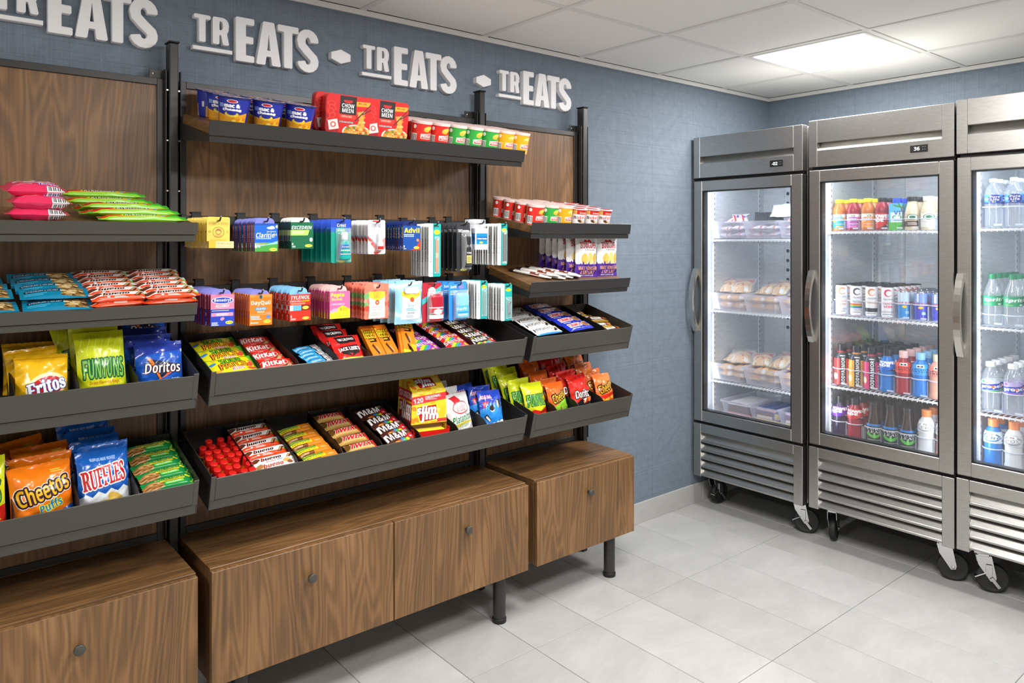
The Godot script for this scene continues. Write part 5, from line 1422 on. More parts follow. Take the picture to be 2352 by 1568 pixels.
	mi("blister", blister(0.028, 0.135, 0.011), M.clear_film, p, at(0.01, 0.006, 0.004))
	row(p, "comb_card", -2.476, 1.426, 0.11, 14, 1.586, "white and teal card with a black pocket comb", "comb", "pocket comb cards")
	# lower bar
	row(tab_card("benadryl", 0.0715, 0.0965, 0.016, 0.0145, "lilac"), "tablet_carton", -3.5915, 1.264, 0.09, 10, 1.365, "pink and blue tablet carton", "medicine", "pink and blue tablet cartons")
	row(tab_card("dayquil", 0.073, 0.0975, 0.014, 0.013, "lilac"), "tablet_carton", -3.4705, 1.257, 0.176, 9, 1.358, "orange tablet carton with a white word", "medicine", "orange tablet cartons")
	row(tab_card("tylenol", 0.074, 0.0905, 0.014, 0.018, "light_blue"), "tablet_carton", -3.338, 1.262, 0.15, 9, 1.36, "red tablet carton with a dark band of pills", "medicine", "red tablet cartons")
	row(tab_card("pepto", 0.077, 0.0925, 0.014, 0.018, "lid_pink"), "tablet_carton", -3.1955, 1.26, 0.158, 9, 1.361, "pink and yellow chewable tablet carton", "medicine", "pink and yellow tablet cartons")
	p = proto("eye_mask_sachet")
	mi("sachet", pillow("mask", 0.097, 0.125, 0.009, 0.06, 0.04, 0.4, 0.12, 12, 14), pm("mask", 0.25), p)
	row(p, "eye_mask_sachet", -3.0495, 1.248, 0.168, 8, 1.36, "coral sachet with red fruit and a white label", "face mask", "coral eye mask sachets")
	p = proto("wipes_pack")
	mi("pack", pillow("wipes", 0.119, 0.156, 0.034, 0.08, 0.0, 0.5, 0.16, 16, 18), pm("wipes", 0.22), p)
	mi("seal_flap", card(0.062, 0.024, 0.002, 0.01), M.white, p, at(0.005, 0.112, 0.0155))
	row(p, "wipes_pack", -2.9185, 1.221, 0.167, 4, 1.363, "light blue film pack of face wipes", "wipes", "light blue wipes packs")
	for q in [["red_deo", "crimson", -2.8155, 2, 0.275, "red card with a red and white deodorant stick", "red deodorant cards"], ["blue_deo", "light_blue", -2.695, 3, 0.232, "blue card with a light blue deodorant stick", "blue deodorant cards"]]:
		p = proto("deodorant_card")
		mi("card", card(0.087, 0.148, 0.001), pm(q[0], 0.35), p)
		var st := mi("stick", lathe("deo", [[0, 0], [0.026, 0], [0.028, 0.004], [0.028, 0.05], [0.0285, 0.052], [0.0285, 0.082], [0.026, 0.09], [0.018, 0.095], [0, 0.097]], 28), M[q[1]], p, at(0.009, 0.01, 0.016))
		st.scale = Vector3(1.12, 1, 0.5)
		mi("stick_label", lathe("deol", [[0.0284, 0.005], [0.0284, 0.048]], 28), pm(q[0] + "_label"), st)
		mi("blister", blister(0.072, 0.112, 0.034), M.clear_film, p, at(0.008, 0.004, 0.011))
		row(p, "deodorant_card", q[2], 1.2195, q[4], q[3], 1.355, q[5], "deodorant", q[6])
	p = proto("tweezer_card")
	mi("card", card(0.054, 0.1505, 0.001), pm("tweezer", 0.4), p)
	var tm := Mb.new()
	for sg in [-1.0, 1.0]:
		tm.tube(PackedVector3Array([Vector3(0, 0.09, 0), Vector3(sg * 0.004, 0.05, 0.001), Vector3(sg * 0.0015, 0.0, 0.0)]), 0.0022, 6)
	mi("tweezers", tm.done(), M.chrome, p, at(0.009, 0.02, 0.006))
	mi("blister", blister(0.03, 0.112, 0.014), M.clear_film, p, at(0.009, 0.01, 0.004))
	row(p, "tweezer_card", -2.579, 1.216, 0.22, 8, 1.355, "white and teal card with steel tweezers", "tweezers", "tweezer cards")
	p = proto("nail_clipper_card")
	mi("card", card(0.06, 0.149, 0.001), pm("clipper", 0.4), p)
	var nm := Mb.new()
	nm.box(Vector3(0, 0.03, 0), Vector3(0.011, 0.056, 0.0022), 0.0008)
	nm.box(Vector3(0, 0.03, 0.0045), Vector3(0.009, 0.05, 0.0018), 0.0007)
	nm.tube(PackedVector3Array([Vector3(0, 0.052, -0.002), Vector3(0, 0.052, 0.009)]), 0.0028, 8)
	mi("nail_clipper", nm.done(), M.chrome, p, at(0.01, 0.022, 0.006))
	mi("blister", blister(0.034, 0.088, 0.016), M.clear_film, p, at(0.01, 0.008, 0.004))
	row(p, "nail_clipper_card", -2.454, 1.2, 0.22, 7, 1.34, "white and teal card with a steel nail clipper", "nail clipper", "nail clipper cards")


# ------------------------------------------------------------------ goods on the shelves
func bag(key: String, w: float, h: float, d: float, cell: String, variant := 0, flop := 0.0, rough := 0.22) -> Node3D:
	var p := proto("snack_bag")
	mi("film", pillow("%s_%d" % [key, variant], w, h, d, 0.075, 0.0, 0.5, 0.26, 18, 22, flop), pm(cell, rough), p)
	return p


func flat_bar(key: String, w: float, h: float, d: float, cell: String, wr := 0.1, rough := 0.24) -> Node3D:
	# a wrapper lying on its back: w along x, h along the shelf; origin at the middle of its underside
	var p := proto("candy_bar")
	mi("wrapper", pillow(key, w, h, d, 0.0, 0.06, 0.15, wr, 20, 10), pm(cell, rough), p, Transform3D(Basis(Vector3.RIGHT, -PI / 2), Vector3(0, d / 2, h / 2)))
	return p


func shelf_goods() -> void:
	var p: Node3D
	# upper left shelf
	p = proto("fruit_snack_pouch")
	mi("pouch", pillow("pinkp", 0.147, 0.1, 0.042, 0.0, 0.07, 0.25, 0.14, 16, 12), pm("pouch_pink", 0.2), p, Transform3D(Basis(Vector3.RIGHT, -PI / 2), Vector3(0, 0.016, 0.05)))
	var pk := [[-4.08, 0.23, 0.0, "lowest of three"], [-4.075, 0.235, 0.031, "middle of three"], [-4.085, 0.215, 0.062, "topmost of three"], [-4.24, 0.24, 0.0, "lower of two cut by the left edge"], [-4.235, 0.225, 0.031, "upper of two cut by the left edge"]]
	for q in pk:
		put(p, on("L1", q[0], q[1], q[2], rng.randf_range(-0.05, 0.05), rng.randf_range(-0.06, 0.06)), "pink fruit candy pouch, %s, upper left shelf" % q[3], "candy pouch", "pink pouches on the upper left shelf")
	p = flat_bar("airh", 0.235, 0.034, 0.022, "airheads", 0.12)
	p.name = "taffy_bar"
	var ab := [[-3.825, 0.265, 0.0, 0.02, "lowest at the shelf's front lip"], [-3.84, 0.236, 0.014, 0.0, "second from the front lip"], [-3.858, 0.195, 0.004, -0.03, "third from the front lip"], [-3.85, 0.16, 0.02, 0.0, "fourth from the front lip"], [-3.862, 0.12, 0.006, 0.02, "lying low in the middle"], [-3.88, 0.1, 0.026, -0.02, "at the back of the pile"], [-3.89, 0.05, 0.04, -0.03, "topmost at the very back"]]
	for q in ab:
		put(p, on("L1", q[0], q[1], q[2], 0.12, q[3]), "green and yellow taffy bar, %s, upper left shelf" % q[4], "candy bar", "green and yellow taffy bars")
	# lower left shelf
	p = proto("nut_bar_pouch")
	mi("pouch", pillow("bluep", 0.16, 0.062, 0.02, 0.0, 0.1, 0.45, 0.14, 16, 10), pm("pouch_blue", 0.2), p, Transform3D(Basis(Vector3.RIGHT, -PI / 2), Vector3(0, 0.01, 0.031)))
	for k in 5:
		put(p, on("L2", -4.035 - 0.004 * k, 0.262 - 0.052 * k + (0.02 if k > 0 else 0.0), 0.0 if k == 0 else 0.022, 0.16, -0.05 + 0.02 * (k % 3)), "blue nut bar pouch with a clear window, %s of the full pile, lower left shelf" % ORD[k], "snack pouch", "blue nut bar pouches")
		put(p, on("L2", -4.205 - 0.006 * k, 0.262 - 0.055 * k, 0.0 if k == 0 else 0.018, 0.14, 0.04 - 0.03 * (k % 3)), "blue nut bar pouch with a clear window, %s of the pile at the left edge" % ORD[k], "snack pouch", "blue nut bar pouches")
	p = flat_bar("bueno", 0.15, 0.04, 0.018, "bueno", 0.1)
	p.name = "wafer_bar"
	for c in 2:
		for k in 7:
			var s := 0.268 - 0.045 * maxi(k - 1, 0)
			put(p, on("L2", -3.893 + c * 0.142 + rng.randf_range(-0.006, 0.006), s, 0.0 if k == 0 else 0.019, 0.18 if k > 0 else 0.0, 0.05 + rng.randf_range(-0.06, 0.06)), "white and orange wafer bar, %s from the lip, %s column, lower left shelf" % [ORD[k], ["left", "right"][c]], "candy bar", "wafer bars on the lower left shelf")
	# top shelf of the middle rack
	p = proto("noodle_cup")
	var cup := mi("cup", lathe("mac", [[0, 0], [0.037, 0.0], [0.0395, 0.003], [0.0475, 0.077], [0.049, 0.085]], 32), pm("mac", 0.35), p)
	mi("rim", lathe("macr", [[0.048, 0.084], [0.052, 0.084], [0.052, 0.087], [0.048, 0.0875]], 32), M.navy, cup)
	var lid := Mb.new()
	for k in 24:
		var a := TAU * k / 24.0
		var b := TAU * (k + 1) / 24.0
		var i0 := lid.v.size()
		lid.tri(Vector3(0, 0.0885, 0), Vector3(0.0512 * sin(a), 0.088, 0.0512 * cos(a)), Vector3(0.0512 * sin(b), 0.088, 0.0512 * cos(b)))
		for j in 3:
			lid.t[i0 + j] = Vector2(lid.v[i0 + j].x / 0.11 + 0.5, lid.v[i0 + j].z / 0.11 + 0.5)
	lid.box(Vector3(-0.055, 0.0882, 0.004), Vector3(0.014, 0.0008, 0.016))
	mi("lid", lid.done(), pm("mac_lid", 0.35), p)
	var cc := ["left", "middle", "right"]
	for c in 3:
		for r in 2 if c > 0 else 3:
			put(p, on("MT", -3.56 + 0.1075 * c, 0.232 - 0.106 * r, 0.0, 0.0, -0.45 + (0.9 if r == 2 and c == 0 else 0.0)), "blue mac and cheese cup, %s column, %s row on the top shelf" % [cc[c], ["front", "second", "back"][r]], "food cup", "blue cups on the top shelf")
	p = proto("noodle_tray")
	var tm := Mb.new()
	var outline := PackedVector2Array()
	for c in [[0.066, 0.018, -90], [0.066, 0.118, 0], [-0.066, 0.118, 90], [-0.066, 0.018, 180]]:
		for k in 5:
			var a := deg_to_rad(c[2] + 22.5 * k)
			outline.append(Vector2(c[0] + 0.016 * cos(a), c[1] + 0.016 * sin(a)))
	tm.prism(outline, 0.0, 0.036, 0.004)
	mi("sleeve", tm.done(), M.red, p)
	mi("printed_front", card(0.16, 0.131, 0.0008, 0.014), pm("chow", 0.3), p, at(0, 0.0025, 0.0366))
	for q in [[-3.168, 0.24, "front one on the left"], [-3.015, 0.24, "front one on the right"], [-3.182, 0.185, "second on the left"], [-3.02, 0.185, "second on the right"]]:
		put(p, on("MT", q[0], q[1] - 0.036, 0.0, -0.12, -0.1), "red noodle tray box standing on the top shelf, " + q[2], "noodle box", "red noodle boxes on the top shelf")
	# small chip cans
	var kinds := {"red": chip_can("chip_red"), "green": chip_can("chip_green"), "yellow": chip_can("chip_yellow")}
	var cols := ["red", "red", "green", "green", "green", "yellow", "yellow"]
	for c in 7:
		for r in 3:
			put(kinds[cols[c]], on("MT", -2.885 + 0.079 * c, 0.25 - 0.077 * r, 0.0, 0.0, -0.55), "small %s chip can, column %s from the noodle boxes, %s row, top shelf" % [cols[c], ["one", "two", "three", "four", "five", "six", "seven"][c], ["front", "second", "back"][r]], "chip can", "chip cans on the top shelf")
	for c in 3:
		for r in 4 if c == 0 else 3:
			put(kinds[["red", "green", "yellow"][c]], on("R1", -2.325 + 0.082 * c, 0.245 - 0.076 * r, 0.0, 0.0, -0.55), "small %s chip can on the right rack's upper shelf, %s in its file" % [["red", "green", "yellow"][c], ORD[r]], "chip can", "chip cans on the right rack")
	p = proto("spread_cup")
	mi("cup", lathe("spr", [[0, 0], [0.026, 0.0], [0.028, 0.003], [0.0325, 0.066], [0.034, 0.072]], 28), pm("spread", 0.3), p)
	mi("lid", lathe("sprl", [[0.036, 0.071], [0.0365, 0.073], [0.036, 0.0745], [0, 0.0752]], 28, 1), M.white, p)
	mi("lid_print", lathe("sprp", [[0.026, 0.0755], [0, 0.0758]], 20, 1), M.red, p)
	for c in 3:
		for r in 4:
			put(p, on("R1", -2.082 + 0.08 * c, 0.255 - 0.072 * r, 0.0, 0.0, -0.45), "brown and red cup of breadsticks with hazelnut spread, %s file, %s from the lip" % [cc[c], ORD[r]], "snack cup", "hazelnut spread cups")
	# lower shelf of the right rack
	p = flat_bar("stick", 0.19, 0.036, 0.014, "jerky_stick", 0.14)
	p.name = "meat_stick"
	for k in 7:
		put(p, on("R2", -2.262 + 0.029 * k, 0.15 + 0.012 * (k % 3), 0.002 + 0.01 * (k % 2), 0.0, -0.95 + 0.05 * (k % 3)), "grey wrapped meat stick lying on the right rack, %s from the left" % (["first"] + ORD.slice(1))[k], "meat stick", "grey wrapped meat sticks")
	for k in 7:
		p = bag("boulder", 0.128, 0.185, 0.046, "boulder", k % 3)
		var pl: Array = [[-1.982, 0.21], [-1.846, 0.21], [-2.0, 0.165], [-2.015, 0.13], [-2.02, 0.095], [-2.03, 0.06], [-2.04, 0.03]][k]
		put(p, on("R2", pl[0], pl[1], 0.0, -0.24, -0.1 + 0.05 * (k % 3), 0.0), "white and purple chip bag standing on the right rack, %s" % ["front of the left file", "alone at the right end", "second of the left file", "third of the left file", "fourth of the left file", "fifth of the left file", "rearmost of the left file"][k], "chip bag", "white and purple chip bags")


func chip_can(cell: String) -> Node3D:
	var p := proto("chip_can")
	mi("can", lathe("chip", [[0, 0], [0.036, 0.0], [0.0365, 0.001], [0.0365, 0.078], [0.036, 0.079]], 32), pm(cell, 0.3), p)
	var m := sm("chip_lid", Color(0.96, 0.86, 0.84, 0.72), 0.35)
	m.transparency = BaseMaterial3D.TRANSPARENCY_ALPHA
	mi("lid", lathe("chipl", [[0.0385, 0.074], [0.0388, 0.075], [0.0388, 0.0835], [0.037, 0.085], [0.034, 0.0835], [0, 0.0833]], 32), m, p)
	return p


# ------------------------------------------------------------------ goods in the baskets
func lay(b: String, p: Node3D, nm: String, x: float, s0: float, s1: float, n: int, tilt: float, label: String, cat: String, group: String, lift := 0.006, yaw := 0.0) -> void:
	p.name = nm
	for k in n:
		var s := s0 + (s1 - s0) * k / maxf(n - 1, 1)
		put(p, on(b, x + rng.randf_range(-0.005, 0.005), s, -0.05 + lift, tilt, yaw + rng.randf_range(-0.05, 0.05)), "%s, %s from the basket's front" % [label, (["first"] + ORD.slice(1))[k]], cat, group)


func stand(b: String, key: String, w: float, h: float, d: float, cell: String, spots_: Array, label: String, cat: String, group: String, lean := -0.5) -> void:
	# spots_: [x, s, yaw, roll, words, extra height]
	for k in spots_.size():
		var q: Array = spots_[k]
		var p := bag(key, w, h, d, cell, k % 3, [-0.25, 0.15, -0.1][k % 3])
		put(p, on(b, q[0], q[1], -0.077 + (q[5] if q.size() > 5 else 0.0), lean, q[2], q[3]), label + ", " + q[4], cat, group)


func basket_goods() -> void:
	var p: Node3D
	# left rack, upper basket
	stand("b1", "fritos", 0.128, 0.14, 0.055, "fritos", [[-4.065, 0.245, 0.05, -0.04, "in front in the left compartment"], [-4.072, 0.195, 0.1, 0.03, "second in the left compartment"], [-4.082, 0.15, 0.1, -0.05, "at the back of the left compartment"]], "yellow corn chip bag with a red oval", "chip bag", "yellow corn chip bags")
	stand("b1", "funy", 0.128, 0.195, 0.05, "funyuns", [[-3.918, 0.25, 0.02, 0.01, "in front in the middle compartment"], [-3.925, 0.2, 0.0, 0.02, "second in the middle compartment"], [-3.935, 0.15, 0.15, 0.12, "leaning third in the middle compartment"], [-3.93, 0.1, -0.1, 0.1, "at the back of the middle compartment"]], "lime green onion ring bag", "chip bag", "lime green onion ring bags")
	stand("b1", "dorb", 0.132, 0.15, 0.055, "doritos_blue", [[-3.768, 0.245, -0.08, 0.02, "in front in the right compartment"], [-3.785, 0.185, 0.0, -0.02, "second in the right compartment"], [-3.78, 0.125, -0.1, 0.04, "third in the right compartment"], [-3.772, 0.06, 0.0, -0.03, "rearmost, standing highest under the shelf", 0.05]], "blue tortilla chip bag", "chip bag", "blue tortilla chip bags")
	# left rack, lower basket
	stand("b2", "funyl", 0.135, 0.2, 0.05, "funyuns_hot", [[-4.212, 0.255, 0.0, 0.0, "in front, cut by the photo's left edge"], [-4.215, 0.2, 0.0, 0.05, "behind another at the photo's left edge"]], "yellow green bag with a red foot", "chip bag", "yellow green bags at the left edge")
	stand("b2", "puffs", 0.15, 0.158, 0.06, "puffs", [[-4.062, 0.25, 0.05, 0.02, "in front"], [-4.055, 0.2, 0.0, 0.03, "second of its file"], [-4.042, 0.14, 0.0, 0.05, "third of its file"], [-4.09, 0.09, 0.12, 0.1, "tilted at the back of its file"]], "orange puff bag in the lower left basket", "chip bag", "orange puff bags")
	stand("b2", "ruf", 0.132, 0.17, 0.055, "ruffles", [[-3.915, 0.25, 0.02, 0.0, "in front"], [-3.902, 0.215, 0.0, 0.04, "second of its file"], [-3.905, 0.17, 0.1, 0.05, "third of its file"], [-3.925, 0.135, 0.0, 0.0, "fourth of its file", 0.01], [-3.935, 0.09, 0.0, 0.05, "fifth of its file", 0.02], [-3.93, 0.045, 0.0, -0.02, "rearmost of its file", 0.04]], "blue ridged chip bag in the lower left basket", "chip bag", "blue ridged chip bags")
	lay("b2", flat_bar("nval", 0.142, 0.045, 0.024, "granola_green", 0.1), "granola_bar", -3.76, 0.27, 0.05, 5, 0.22, "green granola bar pouch in the lower left basket", "granola bar", "green granola bars", 0.02, 0.12)
	# middle rack, upper basket
	p = proto("candy_bag")
	mi("film", pillow("sour", 0.15, 0.1, 0.03, 0.0, 0.08, 0.5, 0.16, 18, 14), pm("sour", 0.22), p, Transform3D(Basis(Vector3.RIGHT, -PI / 2), Vector3(0, 0.014, 0.05)))
	lay("b1", p, "candy_bag", -3.56, 0.245, 0.08, 3, 0.2, "yellow and green sour candy bag in the middle rack", "candy bag", "sour candy bags", 0.015, 0.1)
	lay("b1", flat_bar("kitk", 0.112, 0.066, 0.02, "kitkat", 0.06), "wafer_bar", -3.428, 0.258, 0.06, 4, 0.16, "red wafer bar with a white word", "candy bar", "red wafer bars", 0.014, 0.08)
	lay("b1", flat_bar("blueb", 0.12, 0.032, 0.016, "blue_bar", 0.12), "meat_stick", -3.255, 0.27, 0.13, 6, 0.1, "blue and black wrapped bar beside the red jerky bags", "snack bar", "blue and black bars", 0.006, 0.2)
	for q in [[-3.15, 0.27, 0.0, 0.02, "in front"], [-3.165, 0.205, 0.02, 0.0, "second of three"], [-3.165, 0.15, -0.04, 0.03, "rearmost of three"]]:
		p = bag("jerk", 0.115, 0.165, 0.028, "jerky", 0)
		p.name = "jerky_bag"
		put(p, on("b1", q[0], q[1] + 0.035, -0.072, -1.02, q[2], q[3]), "red jerky bag leaning back in the middle rack, %s" % q[4], "jerky bag", "red jerky bags")
	p = proto("candy_bar")
	mi("wrapper", carton(0.052, 0.2, 0.018, 1.0), pm("reese", 0.25), p)
	for q in [[-3.045, 0.3, 0.0, 0.0, "left one of the front pair"], [-2.99, 0.3, 0.0, 0.0, "right one of the front pair"], [-2.955, 0.302, 0.85, 0.02, "turned on edge at the right"], [-2.94, 0.29, 0.85, 0.03, "rearmost on edge at the right"]]:
		put(p, on("b1", q[0], q[1], -0.066 + q[3], -1.12, 0.0, -q[2] * 0.35), "orange peanut butter bar with a yellow foot, %s" % q[4], "candy bar", "orange peanut butter bars")
	for q in [["skittle_purple", "purple", -2.86, 4, 0.255, 0.1], ["skittle_red", "red", -2.722, 5, 0.262, 0.045], ["mm_share", "brown", -2.59, 5, 0.258, 0.07]]:
		lay("b1", flat_bar(q[0], 0.118, 0.062, 0.024, q[0], 0.16), "candy_bag", q[2], q[4], q[5], q[3], 0.2, q[1] + " candy pouch with coloured sweets in the middle rack", "candy bag", q[1] + " candy pouches", 0.016, 0.15)
	# middle rack, lower basket
	p = proto("candy_bottle")
	mi("bottle", lathe("cb", [[0, 0], [0.0135, 0.0], [0.0145, 0.003], [0.0145, 0.03], [0.0105, 0.04], [0.0105, 0.044]], 16), M.orange, p)
	mi("cap", lathe("cbc", [[0.0108, 0.045], [0.0113, 0.046], [0.0113, 0.066], [0.0103, 0.069], [0, 0.069]], 16), M.red, p)
	mi("blue_tag", box(Vector3(0.008, 0.014, 0.003), 0.001), M.blue, p, tf(Vector3(-0.006, 0.033, 0.0145), 0.0, -0.3, 0.5))
	for r in 7:
		for c in 4:
			if r == 6 and c < 1:
				continue
			put(p, on("b2", -3.612 + 0.032 * c + rng.randf_range(-0.003, 0.003) - 0.004 * (r % 2), 0.288 - 0.036 * r, -0.077, 0.1, rng.randf_range(-0.5, 0.9)), "small red capped candy bottle, %s of its row, %s row from the basket's front" % [["left end", "second", "third", "right end"][c], (["first"] + ORD.slice(1))[r]], "candy bottle", "red capped candy bottles")
	p = flat_bar("bueno", 0.15, 0.04, 0.018, "bueno")
	lay("b2", p, "wafer_bar", -3.44, 0.25, 0.03, 5, 0.24, "white and orange wafer bar in the middle rack", "candy bar", "wafer bars in the middle basket", 0.022, 0.1)
	p = flat_bar("buenw", 0.135, 0.04, 0.018, "bueno_white")
	p.name = "wafer_bar"
	put(p, on("b2", -3.435, 0.272, -0.03, 0.35, 0.08), "white wafer bar lying at the basket's front", "candy bar")
	lay("b2", flat_bar("nut", 0.125, 0.04, 0.018, "nut_bar"), "granola_bar", -3.282, 0.272, 0.07, 5, 0.22, "orange nut bar in the middle rack", "granola bar", "orange nut bars", 0.014, 0.12)
	lay("b2", flat_bar("twix", 0.118, 0.042, 0.02, "twix", 0.16), "caramel_bar", -3.135, 0.268, 0.03, 5, 0.22, "gold and brown caramel bar lying crosswise", "candy bar", "gold caramel bars lying crosswise", 0.018, 0.1)
	p = flat_bar("twixl", 0.115, 0.04, 0.02, "twix_long", 0.12)
	p.name = "caramel_bar"
	for q in [[-3.052, 0.24, 0.012, "in front"], [-3.055, 0.13, 0.016, "in the middle"], [-3.05, 0.05, 0.014, "at the back"]]:
		put(p, on("b2", q[0], q[1], -0.077 + q[2], 0.0, -PI / 2 + 0.25), "gold and brown caramel bar lying lengthwise, %s" % q[3], "candy bar", "gold caramel bars lying lengthwise")
	lay("b2", flat_bar("mmb", 0.125, 0.066, 0.022, "mm", 0.16), "candy_bag", -2.972, 0.262, 0.06, 4, 0.28, "dark brown chocolate candy pouch in the middle rack", "candy bag", "dark brown candy pouches", 0.02, 0.14)
	stick_box()
	stand("b2", "plan", 0.118, 0.165, 0.05, "plantain", [[-2.672, 0.245, 0.05, 0.02, "in front"], [-2.685, 0.185, 0.0, 0.04, "second of three"], [-2.69, 0.13, 0.0, 0.06, "rearmost of three"]], "white plantain chip bag with green lettering", "chip bag", "white plantain chip bags")
	stand("b2", "oreo", 0.112, 0.165, 0.045, "oreo", [[-2.532, 0.262, -0.05, -0.02, "in front"], [-2.545, 0.215, 0.0, 0.0, "second of three"], [-2.585, 0.18, 0.1, 0.06, "rearmost of three"]], "blue cookie bag with dark sandwich cookies", "cookie bag", "blue cookie bags")
	# right rack, upper basket
	lay("b1", flat_bar("hers", 0.155, 0.056, 0.016, "hershey", 0.05), "chocolate_bar", -2.262, 0.262, 0.03, 5, 0.16, "white chocolate bar with a blue edge in the right rack", "candy bar", "white chocolate bars", 0.04, 0.12)
	lay("b1", flat_bar("crun", 0.165, 0.062, 0.018, "crunch", 0.06), "chocolate_bar", -2.085, 0.262, 0.01, 5, 0.18, "blue chocolate bar with red lettering in the right rack", "candy bar", "blue chocolate bars", 0.045, 0.12)
	for k in 10:
		p = flat_bar("gold", 0.12, 0.04, 0.02, "gold_bar", 0.14)
		p.name = "chocolate_bar"
		put(p, on("b1", -1.885 + 0.012 * ((k * 3) % 4) + 0.03 * (k % 2), 0.255 - 0.024 * k, -0.065 + 0.012 * (k % 3), 0.2, rng.randf_range(-0.5, 0.4)), "gold and brown chocolate bar in the right rack, %s from the basket's front" % (["first"] + ORD.slice(1))[k], "candy bar", "gold and brown chocolate bars")
	# right rack, lower basket
	stand("b2", "fnh", 0.118, 0.165, 0.05, "funyuns_hot", [[-2.29, 0.255, 0.0, 0.0, "in front"], [-2.325, 0.205, 0.0, 0.03, "second of its file"], [-2.325, 0.155, 0.1, 0.06, "third of its file"], [-2.31, 0.11, 0.0, 0.05, "fourth of its file", 0.01], [-2.33, 0.07, 0.1, 0.05, "fifth of its file", 0.02], [-2.335, 0.035, 0.0, 0.1, "rearmost of its file", 0.03]], "yellow green bag with red foot, right rack", "chip bag", "yellow green bags in the right rack")
	stand("b2", "chl", 0.11, 0.15, 0.05, "cheetos_lime", [[-2.16, 0.255, 0.05, 0.0, "in front"], [-2.165, 0.21, 0.0, 0.03, "second of its file"], [-2.165, 0.15, 0.0, 0.04, "third of its file", 0.01], [-2.165, 0.1, 0.1, 0.05, "fourth of its file", 0.03], [-2.165, 0.05, 0.0, 0.0, "rearmost of its file", 0.05]], "orange and lime puff bag in the right rack", "chip bag", "orange and lime puff bags")
	stand("b2", "dor", 0.122, 0.165, 0.055, "doritos_red", [[-2.018, 0.25, 0.05, 0.0, "in front"], [-2.035, 0.195, 0.0, 0.05, "second of its file"], [-2.035, 0.14, 0.1, 0.05, "third of its file", 0.01], [-2.04, 0.085, 0.0, 0.04, "fourth of its file", 0.03], [-2.05, 0.04, 0.0, 0.0, "rearmost of its file", 0.05]], "red tortilla chip bag in the right rack", "chip bag", "red tortilla chip bags")
	stand("b2", "chh", 0.11, 0.155, 0.05, "cheetos_hot", [[-1.872, 0.255, 0.0, -0.03, "in front"], [-1.88, 0.2, 0.0, 0.02, "second of its file"], [-1.88, 0.145, 0.05, 0.0, "third of its file", 0.01], [-1.885, 0.085, 0.0, 0.04, "fourth of its file", 0.03], [-1.895, 0.035, 0.0, 0.0, "rearmost of its file", 0.06]], "orange and red puff bag in the right rack", "chip bag", "orange and red puff bags")


func stick_box() -> void:
	var t := thing("snack_stick_box", "yellow and red dispenser box of snack sticks in the middle rack's lower basket", "snack box", on("b2", -2.822, 0.18, -0.061, -0.22, -0.12))
	mi("box_base", box(Vector3(0.148, 0.016, 0.12), 0.001), M.yellow, t, at(0, -0.0085, 0.0))
	var m := Mb.new()
	var x := 0.074
	var f := [Vector3(-x, 0.045, 0.062), Vector3(x, 0.045, 0.062), Vector3(x - 0.004, 0.162, 0.05), Vector3(-x + 0.004, 0.162, 0.05)]
	m.quad(f[0], f[1], f[2], f[3])
	mi("front_panel", m.done(), pm("stick_box", 0.3), t)
	for sg in [-1.0, 1.0]:
		m = Mb.new()
		var a := [Vector3(sg * x, 0, -0.06), Vector3(sg * x, 0, 0.066), Vector3(sg * (x - 0.004), 0.162, 0.05), Vector3(sg * (x - 0.004), 0.215, -0.035), Vector3(sg * x, 0.205, -0.06)]
		var u := []
		for p in a:
			u.append(Vector2((p.z + 0.06) / 0.126, 1.0 - p.y / 0.215))
		if sg < 0:
			m.quad(a[0], a[1], a[2], a[3], u[0], u[1], u[2], u[3])
			m.quad(a[0], a[2], a[3], a[4], u[0], u[2], u[3], u[4])
		else:
			m.quad(a[1], a[0], a[3], a[2], u[1], u[0], u[3], u[2])
			m.quad(a[2], a[0], a[4], a[3], u[2], u[0], u[4], u[3])
		mi("side_panel", m.done(), pm("stick_side", 0.3), t)
	m = Mb.new()
	m.quad(Vector3(-x + 0.004, 0.162, 0.05), Vector3(x - 0.004, 0.162, 0.05), Vector3(x - 0.004, 0.215, -0.035), Vector3(-x + 0.004, 0.215, -0.035))
	mi("lid_panel", m.done(), pm("stick_top", 0.3), t)
	m = Mb.new()
	m.quad(Vector3(x, 0, -0.06), Vector3(-x, 0, -0.06), Vector3(-x + 0.004, 0.205, -0.06), Vector3(x - 0.004, 0.205, -0.06))
	m.quad(Vector3(x - 0.004, 0.205, -0.06), Vector3(-x + 0.004, 0.205, -0.06), Vector3(-x + 0.004, 0.215, -0.035), Vector3(x - 0.004, 0.215, -0.035))
	mi("back_panel", m.done(), M.yellow, t)
	m = Mb.new()
	m.box(Vector3(0, 0.001, 0.012), Vector3(2 * x, 0.002, 0.146))
	m.box(Vector3(0, 0.012, 0.086), Vector3(2 * x, 0.024, 0.0015))
	for sg in [-1.0, 1.0]:
		m.box(Vector3(sg * x, 0.016, 0.074), Vector3(0.0015, 0.032, 0.024))
	mi("dispensing_tray", m.done(), M.red, t)
	mi("cardboard_back", box(Vector3(2 * x - 0.004, 0.044, 0.002), 0.0), M.tan, t, at(0, 0.023, 0.028))
	for k in 6:
		var s := mi("snack_stick", tube([Vector3(-0.062, 0, 0), Vector3(-0.03, 0.001, 0), Vector3(0.03, 0, 0), Vector3(0.06, 0.0, 0)], 0.0052, 8), M.yellow, self, t.transform * tf(Vector3(0.0, 0.009 + 0.0095 * (k / 3), 0.043 + 0.0135 * (k % 3)), 0.0, 0.05 * ((k % 3) - 1)))
		tag(s, "yellow snack stick in the dispenser tray, %s row, %s layer" % [["rear", "middle", "front"][k % 3], ["lower", "upper"][k / 3]], "meat stick", "snack sticks in the dispenser box")


